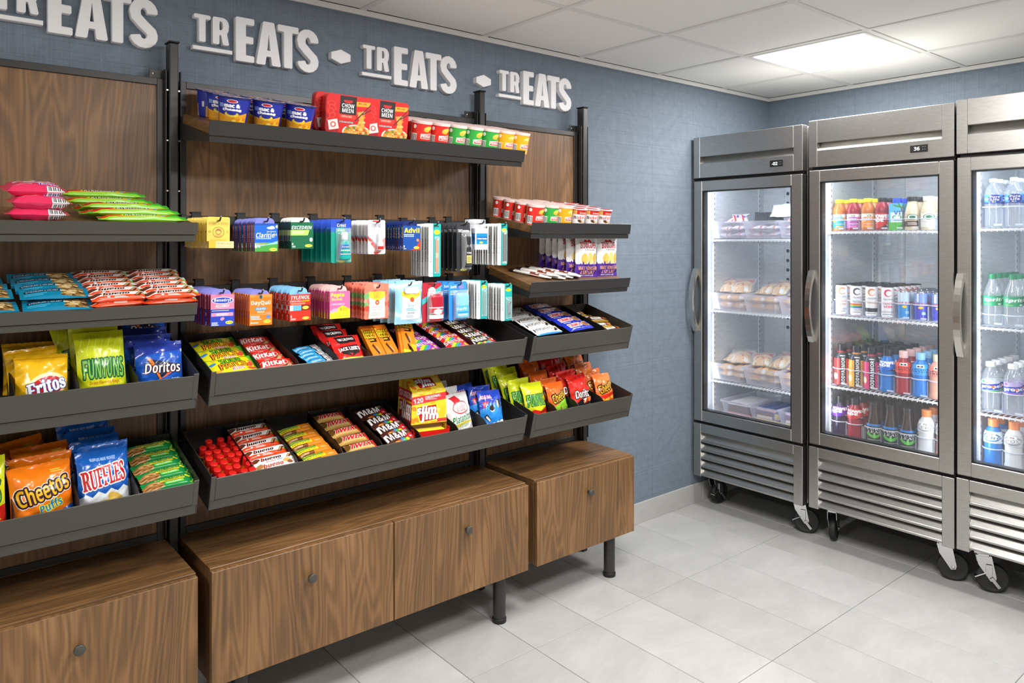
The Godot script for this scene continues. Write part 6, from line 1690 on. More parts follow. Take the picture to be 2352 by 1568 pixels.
# ------------------------------------------------------------------ coolers
func plate(t: Node, called: String, x0: float, x1: float, y0: float, y1: float, z0: float, z1: float, mat: String, b := 0.002) -> MeshInstance3D:
	return mi(called, box(Vector3(x1 - x0, y1 - y0, z1 - z0), b), M[mat], t, at((x0 + x1) / 2, (y0 + y1) / 2, (z0 + z1) / 2))


func caster(t: Node, x: float, z: float, yaw: float, brake: bool) -> void:
	var c := proto("caster")
	t.add_child(c, true)
	c.transform = tf(Vector3(x, 0, z), 0, yaw)
	mi("wheel", lathe("wheel", [[0, -0.015], [0.024, -0.014], [0.026, -0.011], [0.046, -0.011], [0.05, -0.015], [0.058, -0.015], [0.062, -0.01], [0.0635, 0], [0.062, 0.01], [0.058, 0.015], [0.05, 0.015], [0.046, 0.011], [0.026, 0.011], [0.024, 0.014], [0, 0.015]], 36), M.rubber, c, tf(Vector3(0.035, 0.0635, 0), 0, 0, 0) * Transform3D(Basis(Vector3.RIGHT, PI / 2), Vector3.ZERO))
	var m := Mb.new()
	m.box(Vector3(0, 0.176, 0), Vector3(0.075, 0.008, 0.07), 0.001)
	m.box(Vector3(0.0, 0.162, 0), Vector3(0.05, 0.022, 0.048), 0.006)
	for sg in [-1.0, 1.0]:
		var a := m.v.size()
		m.prism(PackedVector2Array([Vector2(0.026, 0.052), Vector2(0.045, 0.056), Vector2(0.048, 0.07), Vector2(0.03, 0.16), Vector2(-0.03, 0.16), Vector2(-0.02, 0.12)]), -0.0015, 0.0015)
		m.turn(a, at(0, 0, sg * 0.021))
		a = m.v.size()
		m.lathe([[0, 0], [0.007, 0], [0.007, 0.004], [0, 0.005]], 12)
		m.turn(a, Transform3D(Basis(Vector3.RIGHT, sg * PI / 2), Vector3(0.035, 0.0635, sg * 0.022)))
	mi("fork", m.done(), M.chrome, c)
	if brake:
		m = Mb.new()
		m.box(Vector3(0.02, 0.1, 0.026), Vector3(0.024, 0.05, 0.003), 0.001)
		var a := m.v.size()
		m.box(Vector3(-0.014, 0, 0), Vector3(0.058, 0.006, 0.03), 0.002)
		m.turn(a, Transform3D(Basis(Vector3.BACK, 0.5), Vector3(0.004, 0.084, 0.012)))
		a = m.v.size()
		m.box(Vector3(0.014, 0, 0), Vector3(0.05, 0.014, 0.003), 0.001)
		m.turn(a, Transform3D(Basis(Vector3.BACK, -0.9), Vector3(0.035, 0.06, 0.027)))
		mi("brake_pedal", m.done(), M.chrome, c)


func wire_shelf(t: Node, y: float, w: float) -> void:
	var m := Mb.new()
	for x in [0.1, 0.63]:
		m.box(Vector3(x, y - 0.008, w / 2), Vector3(0.005, 0.009, w - 0.1), 0.0015)
	for z in [0.052, w - 0.052]:
		m.box(Vector3(0.365, y - 0.01, z), Vector3(0.53, 0.007, 0.005), 0.0015)
	var s := mi("wire_shelf", m.done(), M.white_wire, t)
	m = Mb.new()
	var n := 26
	for k in n:
		var z := 0.06 + (w - 0.12) * k / (n - 1)
		m.tube(PackedVector3Array([Vector3(0.098, y - 0.016, z), Vector3(0.102, y - 0.0025, z), Vector3(0.63, y - 0.0025, z)]), 0.0022, 6)
	mi("shelf_wires", m.done(), M.white_wire, s).set_meta("kind", "stuff")
	for z in [0.05, w - 0.05]:
		for x in [0.13, 0.6]:
			mi("shelf_clip", box(Vector3(0.018, 0.014, 0.008), 0.002), M.chrome, t, at(x, y - 0.02, z))


func cooler(z0: float, oy: float, label: String, digits: String, shelves: Array, tint: String, turns: Array) -> Node3D:
	var w := 0.672
	var t := thing("glass_door_cooler", label, "cooler", at(FX, oy, z0), "steel coolers along the right wall")
	# cabinet
	for q in [[0.0, 0.045], [w - 0.045, w]]:
		plate(t, "side_wall", 0.055, 0.74, 0.182 - oy * 0.5, 2.12, q[0] + 0.002, q[1] - 0.002, "steel")
	plate(t, "back_wall", 0.68, 0.738, 0.182, 2.118, 0.044, w - 0.044, "steel", 0.0)
	plate(t, "roof", 0.05, 0.68, 1.9, 2.118, 0.044, w - 0.044, "steel", 0.0)
	plate(t, "top_cover", 0.052, 0.738, 2.119, 2.124, 0.003, w - 0.003, "galvanised", 0.0)
	plate(t, "base", 0.06, 0.68, 0.185, 0.5, 0.044, w - 0.044, "black", 0.0)
	# lining
	plate(t, "lining_left", 0.058, 0.66, 0.5, 1.89, 0.0445, 0.047, tint, 0.0)
	plate(t, "lining_right", 0.058, 0.66, 0.5, 1.89, w - 0.047, w - 0.0445, tint, 0.0)
	plate(t, "lining_back", 0.652, 0.66, 0.5, 1.89, 0.045, w - 0.045, tint, 0.0)
	plate(t, "lining_floor", 0.058, 0.66, 0.5, 0.53, 0.045, w - 0.045, tint, 0.0)
	plate(t, "lining_roof", 0.058, 0.66, 1.885, 1.892, 0.045, w - 0.045, tint, 0.0)
	for z in [0.05, w - 0.05]:
		for x in [0.13, 0.6]:
			var pl := plate(t, "pilaster", x - 0.008, x + 0.008, 0.54, 1.86, z - 0.003, z + 0.003, "white_wire", 0.0)
			var m := Mb.new()
			for k in 42:
				m.box(Vector3(0, -0.62 + k * 0.03, 0.0031 if z < 0.3 else -0.0031), Vector3(0.004, 0.012, 0.0008))
			mi("pilaster_slots", m.done(), M.black, pl).set_meta("kind", "stuff")
	plate(t, "air_duct", 0.632, 0.652, 0.56, 1.88, w * 0.3, w - 0.05, tint, 0.004)
	# header
	plate(t, "header_post", 0.0, 0.05, 1.893, 2.127, 0.0, 0.044, "steel")
	plate(t, "header_post", 0.0, 0.05, 1.893, 2.127, w - 0.05, w, "steel")
	plate(t, "header_panel", 0.0, 0.05, 2.014, 2.127, 0.0445, w - 0.0505, "steel")
	var lp := plate(t, "lower_header_panel", 0.0, 0.05, 1.893, 1.976, 0.0445, w - 0.0505, "steel")
	var m := Mb.new()
	m.prism(PackedVector2Array([Vector2(0.004, 1.97), Vector2(0.05, 1.976), Vector2(0.05, 2.02), Vector2(0.036, 2.016)]), 0.0446, w - 0.0506)
	mi("grip_recess", m.done(), M.steel, t)
	var zd := w - 0.145
	var dp := mi("display", box(Vector3(0.004, 0.034, 0.075), 0.0015), M.black, lp, at(-0.0265, 0.006, zd - w / 2 + 0.003))
	var tm := TextMesh.new()
	tm.text = digits
	tm.font_size = 20
	tm.pixel_size = 0.00115
	tm.depth = 0.0006
	mi("display_digits", tm, M.digit_glow, dp, Transform3D(Basis(Vector3.UP, -PI / 2), Vector3(-0.0024, 0, -0.008)))
	for k in 4:
		mi("display_key", box(Vector3(0.0008, 0.003, 0.004), 0.0), M.grey, dp, at(-0.0022, 0.006 - 0.012 * (k / 2), 0.018 + 0.009 * (k % 2)))
	plate(t, "black_gap", 0.03, 0.05, 1.875, 1.893, 0.005, w - 0.005, "black", 0.0)
	# door
	var d := proto("door")
	t.add_child(d, true)
	plate(d, "door_stile", 0.0, 0.045, 0.502, 1.876, 0.002, 0.058, "steel", 0.003)
	plate(d, "door_stile", 0.0, 0.045, 0.502, 1.876, w - 0.0625, w - 0.002, "steel", 0.003)
	plate(d, "door_rail", 0.0, 0.045, 1.818, 1.876, 0.0575, w - 0.062, "steel", 0.003)
	plate(d, "door_rail", 0.0, 0.045, 0.502, 0.564, 0.0575, w - 0.062, "steel", 0.003)
	m = Mb.new()
	for z in [0.0605, w - 0.065]:
		m.box(Vector3(0.026, 1.191, z), Vector3(0.046, 1.256, 0.005))
	for y in [0.5665, 1.8155]:
		m.box(Vector3(0.026, y, w / 2), Vector3(0.046, 0.005, w - 0.13))
	for z in [0.012, w - 0.012]:
		m.box(Vector3(0.05, 1.19, z), Vector3(0.008, 1.36, 0.018))
	for y in [0.512, 1.866]:
		m.box(Vector3(0.05, y, w / 2), Vector3(0.008, 0.018, w - 0.03))
	mi("gasket", m.done(), M.black, d)
	mi("glass_pane", box(Vector3(0.004, 1.25, w - 0.13), 0.0), M.glass, d, at(0.014, 1.191, w / 2 - 0.002))
	# handle: a bow of flat bar
	m = Mb.new()
	var outer := []
	var inner := []
	for k in 13:
		var f := k / 12.0
		outer.append(Vector2(-0.012 - 0.043 * pow(sin(PI * f), 0.75), 1.015 + 0.36 * f))
		inner.append(Vector2(0.0 - 0.04 * pow(maxf(sin(PI * clampf((f - 0.1) / 0.8, 0, 1)), 0.0), 0.6), 1.02 + 0.35 * f))
	inner.reverse()
	var pts := PackedVector2Array(outer + inner)
	if Geometry2D.is_polygon_clockwise(pts):
		pts.reverse()
	m.prism(pts, 0.0, 0.027, 0.0)
	m.prism(pts, 0.0, 0.0001, 0.0)
	mi("handle", m.done(), M.handle_steel, d, at(0, 0, 0.006))
	# machine grille
	plate(t, "grille_post", 0.0, 0.05, 0.18 - oy * 0.4, 0.488, 0.0, 0.05, "steel")
	plate(t, "grille_post", 0.0, 0.05, 0.18 - oy * 0.4, 0.488, w - 0.05, w, "steel")
	plate(t, "grille_rail", 0.0, 0.05, 0.438, 0.488, 0.0505, w - 0.0505, "steel")
	plate(t, "grille_backing", 0.052, 0.058, 0.19, 0.44, 0.05, w - 0.05, "black", 0.0)
	for k in 5:
		var y := 0.19 + 0.0482 * k
		m = Mb.new()
		m.prism(PackedVector2Array([Vector2(0.002, y + 0.003), Vector2(0.004, y), Vector2(0.008, y), Vector2(0.034, y + 0.044), Vector2(0.034, y + 0.0475), Vector2(0.006, y + 0.013), Vector2(0.002, y + 0.01)]), 0.0505, w - 0.0505)
		mi("louvre", m.done(), M.steel, t)
	plate(t, "black_gap", 0.03, 0.05, 0.488, 0.502, 0.005, w - 0.005, "black", 0.0)
	# casters stand on the floor whatever the cabinet's height
	for q in turns + [[0.64, 0.07, 0.0, false], [0.64, w - 0.07, 0.0, false]]:
		caster(t, q[0], q[1], q[2], q[3])
	for c in t.find_children("caster*", "", false, false):
		c.position.y = -oy
	# light strips on both door jambs, shining inwards
	for q in [[0.0525, 1.0], [w - 0.0525, -1.0]]:
		var s := mi("light_strip", box(Vector3(0.006, 1.24, 0.006), 0.001), M.led_glow, t, at(0.0635, 1.19, q[0]))
		var l := AreaLight3D.new()
		l.name = "strip_light"
		l.area_size = Vector2(0.012, 1.22)
		l.area_range = 4.0
		l.area_attenuation = 2.0
		l.light_energy = 0.15
		l.light_color = Color(0.9, 0.95, 1.0)
		l.shadow_enabled = true
		l.basis = Basis.looking_at(Vector3(0.75, 0, 0.66 * q[1]), Vector3.UP)
		l.position = Vector3(0.006, 0, 0.006 * q[1])
		s.add_child(l)
	var ts := mi("light_strip", box(Vector3(0.006, 0.006, w - 0.14), 0.001), M.led_glow, t, at(0.07, 1.878, w / 2))
	var tl := AreaLight3D.new()
	tl.name = "top_strip_light"
	tl.area_size = Vector2(w - 0.16, 0.015)
	tl.area_range = 4.0
	tl.area_attenuation = 2.0
	tl.light_energy = 0.16
	tl.light_color = Color(0.9, 0.95, 1.0)
	tl.shadow_enabled = true
	tl.basis = Basis.looking_at(Vector3(0.6, -0.8, 0.0), Vector3.UP)
	tl.position = Vector3(0.004, -0.006, 0)
	ts.add_child(tl)
	for y in shelves:
		wire_shelf(t, y - oy, w)
	return t


func coolers() -> void:
	var f := cooler(0.018, -0.012, "steel freezer with a glass door nearest the corner, holding plastic bins of frozen snacks", "-02", [1.532, 1.124, 0.72], "steel_inside", [[0.1, 0.075, -0.1, true], [0.1, 0.6, -1.15, true]])
	var m := Mb.new()
	for k in 30:
		if k / 2 in [4, 5, 11]:
			continue
		var a := m.v.size()
		m.lathe([[0, 0], [0.0105, 0], [0.0105, 0.0008], [0, 0.001]], 14)
		m.turn(a, Transform3D(Basis(Vector3.BACK, PI / 2), Vector3(0.6315, 1.82 - 0.058 * (k / 2), 0.225 + 0.062 * (k % 2))))
	mi("punched_holes", m.done(), M.black, f).set_meta("kind", "stuff")
	cooler(0.7235, 0.0, "steel cooler with a glass door in the middle, holding juices, slim cans and sports drinks", "36", [1.572, 1.148, 0.792], "steel_inside", [[0.1, 0.075, 0.3, false], [0.1, 0.595, -1.2, false]])
	cooler(1.404, 0.008, "steel cooler cut off by the right edge, holding water and green soda bottles", "36", [1.58, 1.152, 0.775], "steel_inside", [[0.1, 0.07, -1.1, true], [0.1, 0.6, -0.9, true]])


# ------------------------------------------------------------------ goods in the coolers
func bottle(called: String, key: String, body: Array, mat: String, label: Array, cell: String, cap: Array, cap_mat: String, seg := 24, liquid: Array = [], liquid_mat := "") -> Node3D:
	var p := proto(called)
	mi("bottle", lathe(key, body, seg), M[mat], p)
	if label.size():
		mi("label", lathe(key + "l", label, seg), pm(cell, 0.35), p)
	if cap.size():
		mi("cap", lathe(key + "c", cap, seg), M[cap_mat], p)
	if liquid.size():
		mi("drink", lathe(key + "d", liquid, seg), M[liquid_mat], p)
	return p


func capp(r: float, y0: float, y1: float) -> Array:
	return [[r * 0.9, y0 - 0.0005], [r, y0], [r, y1 - 0.002], [r - 0.002, y1], [0, y1]]


func file_up(p: Node3D, z: float, y: float, x0: float, step: float, n: int, label: String, cat: String, group: String, yaw := -1.12) -> void:
	for k in n:
		put(p, tf(Vector3(x0 + step * k, y, z + (0.0 if k == 0 else rng.randf_range(-0.002, 0.002))), 0.0, yaw + rng.randf_range(-0.12, 0.12)), "%s, %s" % [label, "foremost" if k == 0 else ORD[k] + " in file"], cat, group)


func organizer(y: float, zs: Array, r: float, h: float, label: String) -> void:
	var t := thing("bottle_organizer", label, "drink rack", at(-0.66, y, 0.0), "frosted bottle racks in the coolers")
	var m := Mb.new()
	var path := PackedVector3Array()
	for z in zs:
		for k in 7:
			var a := deg_to_rad(-75.0 + 25.0 * k)
			path.append(Vector3(-(r + 0.003) * cos(a), h, z + (r + 0.003) * sin(a)))
	m.tube(path, 0.003, 6)
	mi("front_rail", m.done(), M.frosted_rack, t)
	m = Mb.new()
	for z in zs:
		m.box(Vector3(-r - 0.003, 0.012, z + r * 0.8), Vector3(0.003, 0.008, r * 0.8), 0.001)
	m.box(Vector3(0.19, 0.0012, (zs[0] + zs[-1]) / 2), Vector3(0.44, 0.0015, zs[-1] - zs[0] + 2 * r))
	mi("foot_rail", m.done(), M.frosted_rack, t)
	for k in zs.size() + 1:
		var z: float = zs[0] - r - 0.004 if k == 0 else (zs[-1] + r + 0.004 if k == zs.size() else (zs[k - 1] + zs[k]) / 2)
		mi("divider", box(Vector3(0.1, h * 0.9, 0.0012), 0.0), M.frosted_rack, t, at(0.03, h * 0.46, z))


func cooler_goods() -> void:
	var p: Node3D
	var G2 := "middle cooler"
	# ---- middle cooler, top shelf
	var jb := [[0, 0], [0.029, 0.0], [0.0315, 0.004], [0.0315, 0.012], [0.03, 0.014], [0.03, 0.085], [0.0315, 0.09], [0.0315, 0.1], [0.029, 0.115], [0.018, 0.138], [0.0165, 0.142]]
	var jl := [[0.0306, 0.015], [0.0306, 0.084]]
	var jc := capp(0.0195, 0.141, 0.16)
	var juices := [["splash_teal", "juice_orange", "orange juice bottle with a teal label"], ["splash_pink", "juice_red", "dark red juice bottle with a lilac label"], ["splash_peach", "juice_orange", "orange juice bottle with a peach label"]]
	for k in 3:
		p = bottle("juice_bottle", "jb", jb, juices[k][1], jl, juices[k][0], jc, "cap_yellow")
		file_up(p, 0.806 + 0.0725 * k, 1.5735, -0.66, 0.072, 4, juices[k][2] + ", middle cooler's top shelf", "juice bottle", "juice bottles with yellow caps")
	p = bottle("sports_drink_bottle", "jb", jb, "juice_red", jl, "power_red", jc, "cap_black")
	file_up(p, 1.02, 1.5735, -0.66, 0.072, 4, "red sports drink bottle with a black cap, middle cooler's top shelf", "sports drink", "red sports drinks on the top shelf")
	p = proto("coconut_water_carton")
	mi("carton", carton(0.058, 0.13, 0.058, 0.5), pm("coco", 0.35), p)
	mi("cap", lathe("coc", capp(0.02, 0.13, 0.155), 20), M.blue, p)
	file_up(p, 1.09, 1.5735, -0.66, 0.068, 4, "light blue coconut water carton with palm trees, middle cooler's top shelf", "drink carton", "coconut water cartons", -PI / 2 + 0.25)
	var cb := [[0, 0], [0.031, 0.0], [0.033, 0.004], [0.034, 0.05], [0.033, 0.08], [0.028, 0.105], [0.022, 0.122], [0.021, 0.138]]
	p = bottle("coffee_bottle", "cb2", cb, "cream", [[0.0342, 0.014], [0.0345, 0.05], [0.0337, 0.078]], "coffee", capp(0.0235, 0.137, 0.158), "cap_black")
	file_up(p, 1.16, 1.5735, -0.66, 0.073, 3, "cream coloured coffee bottle with a brown label and dark cap", "coffee bottle", "coffee bottles with dark caps")
	p = bottle("coffee_bottle", "cb2", cb, "cream", [[0.0342, 0.014], [0.0345, 0.05], [0.0337, 0.078]], "coffee_white", capp(0.0235, 0.137, 0.158), "white")
	file_up(p, 1.232, 1.5735, -0.66, 0.073, 3, "cream coloured coffee bottle with a pale label and white cap", "coffee bottle", "coffee bottles with white caps")
	organizer(1.5725, [0.806, 0.8785, 0.951, 1.02, 1.09, 1.16, 1.232, 1.302], 0.034, 0.055, "frosted bottle rack on the top shelf of the middle cooler")
	# ---- slim cans
	var cz := [0.817, 0.893, 0.969, 1.046, 1.122, 1.198, 1.274]
	var cans := [["slim_peach", "white slim can with orange ring and pale script"], ["slim_rainbow", "white slim can with rainbow stripes"], ["slim_grey", "white slim can with an orange crescent and dark band"], ["slim_vibe", "white slim can with pink ring and lettering"], ["bull_light", "silver and light blue energy drink can"], ["bull_violet", "silver and violet energy drink can"], ["bull_violet", "silver and violet energy drink can, rightmost file"]]
	for k in 7:
		var hh := 0.152 if k < 4 else 0.133
		var rr := 0.0285 if k < 4 else 0.028
		p = proto("drink_can")
		mi("can", lathe("can%d" % int(k < 4), [[0, 0.004], [0.022, 0.0], [0.024, 0.001], [rr, 0.01], [rr, hh - 0.014], [0.0255, hh - 0.004], [0.0255, hh], [0.0235, hh], [0.0225, hh - 0.004], [0, hh - 0.004]], 24), pm(cans[k][0], 0.25), p)
		mi("can_rim", lathe("canr%d" % int(k < 4), [[0.0262, hh - 0.004], [0.0266, hh - 0.001], [0.0255, hh + 0.0012], [0.0235, hh + 0.0008], [0.0225, hh - 0.003], [0, hh - 0.003]], 24), M.cap_black if k < 4 else M.chrome, p)
		file_up(p, cz[k], 1.1505, -0.66, 0.0635, 6, cans[k][1] + ", middle cooler", "drink can", "slim cans on the second shelf")
	organizer(1.1495, cz, 0.032, 0.075, "frosted can rack on the second shelf of the middle cooler")
	# ---- big sports bottles
	var sb := [[0, 0], [0.032, 0.0], [0.0365, 0.006], [0.037, 0.02], [0.0345, 0.026], [0.0345, 0.1], [0.037, 0.106], [0.037, 0.13], [0.031, 0.152], [0.02, 0.17], [0.0185, 0.176]]
	var sl := [[0.0352, 0.027], [0.0352, 0.099]]
	var ab := [[0, 0], [0.032, 0.0], [0.036, 0.005], [0.037, 0.02], [0.0355, 0.03], [0.037, 0.045], [0.0355, 0.06], [0.037, 0.08], [0.0365, 0.13], [0.031, 0.15], [0.02, 0.168], [0.0185, 0.174]]
	var al := [[0.0366, 0.004], [0.0376, 0.02], [0.0361, 0.03], [0.0376, 0.045], [0.0361, 0.06], [0.0376, 0.08], [0.0371, 0.13], [0.0316, 0.15], [0.0216, 0.166]]
	var big := [["armor_red", "juice_red", "cap_black", "red and black sports drink bottle"], ["armor_gold", "juice_orange", "cap_black", "gold and black sports drink bottle"], ["armor_pink", "juice_red", "cap_black", "pink and black sports drink bottle"], ["power_blue", "juice_blue", "cap_black", "blue sports drink bottle with a black cap"], ["sport_red", "juice_red", "lid_pink", "red sports drink bottle with a pale cap"], ["sport_blue", "juice_blue", "cap_blue", "bright blue sports drink with a pale cap"], ["sport_peach", "juice_peach", "cream", "peach sports drink bottle with a cream cap"]]
	for k in 7:
		if k < 3:
			p = bottle("sports_drink_bottle", "ab", ab, big[k][1], al, big[k][0], capp(0.0205, 0.173, 0.205), big[k][2])
		elif k == 3:
			p = bottle("sports_drink_bottle", "sb", sb, big[k][1], [[0.0375, 0.104], [0.0378, 0.13], [0.0316, 0.153]], big[k][0], capp(0.0205, 0.173, 0.205), big[k][2])
		else:
			p = bottle("sports_drink_bottle", "sb", sb, big[k][1], sl, big[k][0], capp(0.0205, 0.175, 0.195), big[k][2])
		file_up(p, 0.819 + 0.0755 * k, 0.7945, -0.66, 0.077, 5, big[k][3] + ", third cooler shelf", "sports drink", "sports drinks on the third shelf")
	organizer(0.7935, [0.819, 0.8945, 0.97, 1.0455, 1.121, 1.1965, 1.272], 0.0385, 0.085, "frosted bottle rack on the third shelf of the middle cooler")
	# ---- floor
	var pw := [["power_purple", "juice_purple", "purple sports drink bottle with a black cap"], ["power_red", "juice_red", "red sports drink bottle with a black cap"]]
	for k in 2:
		p = bottle("sports_drink_bottle", "sb", sb, pw[k][1], [[0.0375, 0.104], [0.0378, 0.13], [0.0316, 0.153]], pw[k][0], capp(0.0205, 0.173, 0.203), "cap_black")
		file_up(p, 0.81 + 0.0775 * k, 0.532, -0.66, 0.077, 3, pw[k][2] + ", middle cooler floor", "sports drink", "sports drinks on the cooler floor")
	var tb := [[0, 0], [0.033, 0.0], [0.036, 0.004], [0.036, 0.08], [0.032, 0.1], [0.023, 0.14], [0.019, 0.17], [0.0185, 0.182]]
	for k in 3:
		p = bottle("tea_bottle", "tb", tb, "tea", [[0.0364, 0.006], [0.0364, 0.08], [0.0335, 0.097]], "leaf_tea", capp(0.0205, 0.181, 0.2), "cap_black")
		file_up(p, 0.981 + 0.079 * k, 0.532, -0.66, 0.077, 4, "black tea bottle with green leaves, %s file on the cooler floor" % ["left", "middle", "right"][k], "tea bottle", "tea bottles")
	p = bottle("sports_drink_bottle", "sb", sb, "juice_white", sl, "zero_white", capp(0.0215, 0.175, 0.198), "cap_orange")
	file_up(p, 1.223, 0.532, -0.66, 0.08, 3, "clear white sports drink bottle with an orange cap, middle cooler floor", "sports drink", "white sports drinks on the cooler floor")
	p = bottle("sports_drink_bottle", "sb", sb, "juice_peach", sl, "zero_white", capp(0.0215, 0.175, 0.198), "cap_orange")
	file_up(p, 1.302, 0.532, -0.66, 0.08, 2, "peach sports drink at the right end, middle cooler floor", "sports drink", "peach sports drinks on the cooler floor")
	organizer(0.531, [0.81, 0.8875], 0.0385, 0.08, "frosted rack round the purple and red bottles on the cooler floor")
	organizer(0.531, [0.981, 1.06, 1.139, 1.223, 1.302], 0.0385, 0.08, "frosted rack round the tea bottles on the cooler floor")
	# ---- right cooler
	var zs := [1.498, 1.577, 1.656]
	var fs := ["left", "second", "third"]
	var wb := [[0, 0.004], [0.026, 0.0], [0.0335, 0.006], [0.034, 0.02], [0.032, 0.026], [0.034, 0.034], [0.032, 0.044], [0.034, 0.054], [0.032, 0.066], [0.0345, 0.08], [0.0345, 0.1], [0.033, 0.12], [0.034, 0.128], [0.034, 0.148], [0.028, 0.17], [0.014, 0.19], [0.0135, 0.2]]
	var ob := [[0, 0.004], [0.024, 0.0], [0.034, 0.008], [0.035, 0.05], [0.0335, 0.07], [0.035, 0.09], [0.035, 0.13], [0.03, 0.152], [0.014, 0.195], [0.0135, 0.206]]
	var pb := [[0, 0.004], [0.024, 0.0], [0.033, 0.008], [0.034, 0.03], [0.0345, 0.09], [0.0345, 0.14], [0.031, 0.165], [0.019, 0.188], [0.0175, 0.196]]
	for k in 3:
		p = bottle("water_bottle", "wb", wb, "clear_bottle", [[0.0346, 0.104], [0.0346, 0.142]], "water", capp(0.0155, 0.198, 0.214), "white")
		file_up(p, zs[k], 1.583, -0.66, 0.073, 4, "clear water bottle with a blue label, %s file, right cooler's top shelf" % fs[k], "water bottle", "water bottles")
		p = bottle("soda_bottle", "ob", ob, "clear_bottle", [[0.0354, 0.088], [0.0354, 0.13]], "soda", capp(0.0155, 0.204, 0.225), "cap_green")
		file_up(p, zs[k] - 0.004, 1.155, -0.66, 0.074, 5, "clear soda bottle with green label and cap, %s file, right cooler" % fs[k], "soda bottle", "green labelled soda bottles")
		p = bottle("water_bottle", "pb", pb, "clear_bottle", [[0.0348, 0.088], [0.0348, 0.138]], "propel_green" if k == 0 else "propel_purple", capp(0.0195, 0.195, 0.216), "white")
		file_up(p, zs[k] - 0.01 + 0.006 * k, 0.779, -0.66, 0.073, 5, "clear flavoured water bottle with %s label, %s file, right cooler" % [["green", "purple", "purple"][k], fs[k]], "water bottle", "flavoured water bottles")
		p = bottle("sports_drink_bottle", "sb", sb, ["juice_blue", "juice_white", "juice_white"][k], sl, ["zero_blue", "frost", "frost"][k], capp(0.0215, 0.175, 0.2), "cap_orange")
		file_up(p, zs[k], 0.541, -0.66, 0.08, 4, "%s sports drink, orange cap, %s file on the right cooler's floor" % [["blue", "cloudy white", "cloudy white"][k], fs[k]], "sports drink", "orange capped sports drinks in the right cooler")
	for q in [[1.5815, 0.09, "top"], [1.1535, 0.05, "second"], [0.7775, 0.09, "third"], [0.539, 0.08, "lowest"]]:
		organizer(q[0], zs, 0.0375, q[1], "frosted bottle rack on the %s level of the right cooler" % q[2])
	# ---- freezer
	freezer()


func bin_mesh() -> Mesh:
	if MESH.has("bin"):
		return MESH.bin
	var m := Mb.new()
	var a := [Vector3(-0.16, 0, -0.085), Vector3(0.16, 0, -0.085), Vector3(0.16, 0, 0.085), Vector3(-0.16, 0, 0.085)]
	var b := [Vector3(-0.18, 0.095, -0.1), Vector3(0.18, 0.095, -0.1), Vector3(0.18, 0.095, 0.1), Vector3(-0.18, 0.095, 0.1)]
	var ri := [Vector3(-0.186, 0.097, -0.106), Vector3(0.186, 0.097, -0.106), Vector3(0.186, 0.097, 0.106), Vector3(-0.186, 0.097, 0.106)]
	m.quad(a[3], a[2], a[1], a[0])
	for k in 4:
		var n := (k + 1) % 4
		m.quad(a[n], a[k], b[k], b[n])
		m.quad(b[n], b[k], ri[k], ri[n])
		m.quad(ri[n], ri[k], ri[k] - Vector3(0, 0.012, 0), ri[n] - Vector3(0, 0.012, 0))
	MESH.bin = m.done()
	return MESH.bin


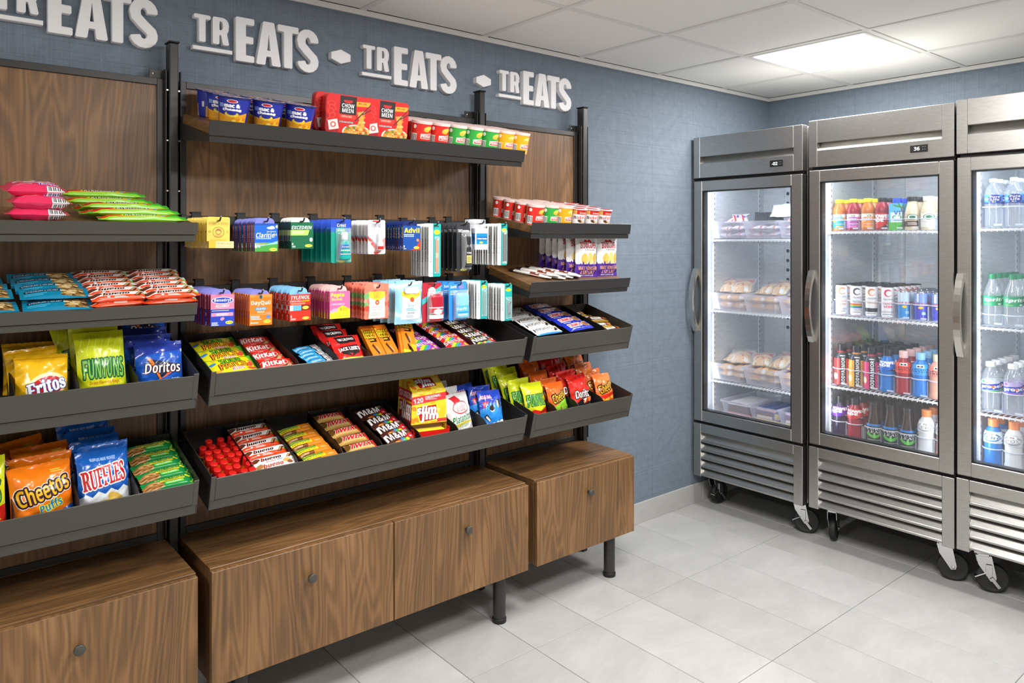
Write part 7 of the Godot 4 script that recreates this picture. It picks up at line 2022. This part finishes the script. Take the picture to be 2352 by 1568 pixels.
func freezer() -> void:
	var where := ["left", "middle", "right"]
	var lev := [["top shelf", 1.536], ["second shelf", 1.128], ["third shelf", 0.724], ["freezer floor", 0.519]]
	for r in 4:
		for c in 3:
			var z: float = [0.165, 0.382, 0.585][c] if r < 3 else [0.225, 0.405, 0.58][c]
			var b := thing("storage_bin", "clear plastic bin, %s one on the %s of the freezer" % [where[c], lev[r][0]], "storage bin", at(-0.54, lev[r][1], z), "clear bins in the freezer")
			if r == 3:
				b.scale = Vector3(1, 1, 0.82)
			elif c == 2:
				b.scale = Vector3(1, 1, 0.88)
			mi("tub", bin_mesh(), M.clear_plastic, b)
			var kind: Array = [["freezer_white", "white frozen snack with red print"], ["sandwich", "frozen sandwich in film"], ["sandwich", "wrapped bread sandwich, red label"], ["ice_bar", "brown and white ice cream bar"]][r]
			if r == 3 and c > 0:
				kind = ["ice_sandwich", "blue and yellow ice cream sandwich"]
			for k in 10:
				var p := proto("frozen_snack")
				var lay_ := k / 4
				if r == 3:
					mi("wrapper", carton(0.15, 0.075, 0.024, 1.0), pm(kind[0], 0.3), p)
					if k < 9:
						put(p, tf(Vector3(-0.655 + 0.027 * k, lev[r][1] + 0.003, z), -0.12, -PI / 2 + 0.02), "%s, %s in the %s bin on the freezer floor" % [kind[1], (["first"] + ORD.slice(1))[k], where[c]], "ice cream", "ice creams on the freezer floor")
				else:
					var big := r == 1 or r == 2
					mi("wrapper", pillow("frz%d%d" % [int(big), k % 3], 0.105 if big else 0.085, 0.14 if big else 0.13, 0.042 if big else 0.03, 0.09, 0.0, 0.5, 0.2, 12, 12), pm(kind[0], 0.25) if not (r == 0 and c == 1 and k > 5) else M.black_film, p)
					if big and k >= 6:
						mi("loose_film", pillow("frzf", 0.13, 0.165, 0.056, 0.1, 0.0, 0.5, 0.3, 10, 10), M.clear_film, p, at(0, -0.01, 0))
					var top := lay_ == 2
					var pos := Vector3(-0.63 + 0.095 * (k / 2 % 2) + (0.05 if top else 0.0), lev[r][1] + 0.02 + 0.036 * lay_ + (0.006 if big else 0.0), z + 0.045 * (2 * (k % 2) - 1) * (0.9 if not top else 0.95))
					put(p, Transform3D(Basis(Vector3.UP, -PI / 2 + rng.randf_range(-0.3, 0.3) * (2.2 if top else 1.0)) * Basis(Vector3.RIGHT, -PI / 2 + (0.45 if top else 0.08) + rng.randf_range(-0.1, 0.1)), pos - Vector3(0.04, 0, 0)), "%s, %s, %s bin, %s" % [kind[1], (["foremost", "second at the front", "third low down", "fourth low down", "fifth in the middle", "sixth in the middle", "seventh in the middle", "eighth in the middle", "left one on top", "right one on top"])[k], where[c], lev[r][0]], "frozen snack", "frozen snacks in the freezer bins")
	var p := proto("frozen_snack")
	mi("wrapper", pillow("frzbag", 0.16, 0.15, 0.06, 0.08, 0.0, 0.5, 0.25, 14, 14), M.white, p)
	put(p, Transform3D(Basis(Vector3.UP, -PI / 2 + 0.4) * Basis(Vector3.RIGHT, -PI / 2 + 0.5), Vector3(-0.6, 1.655, 0.47)), "large white frosted bag heaped above the top shelf bins of the freezer", "frozen snack")
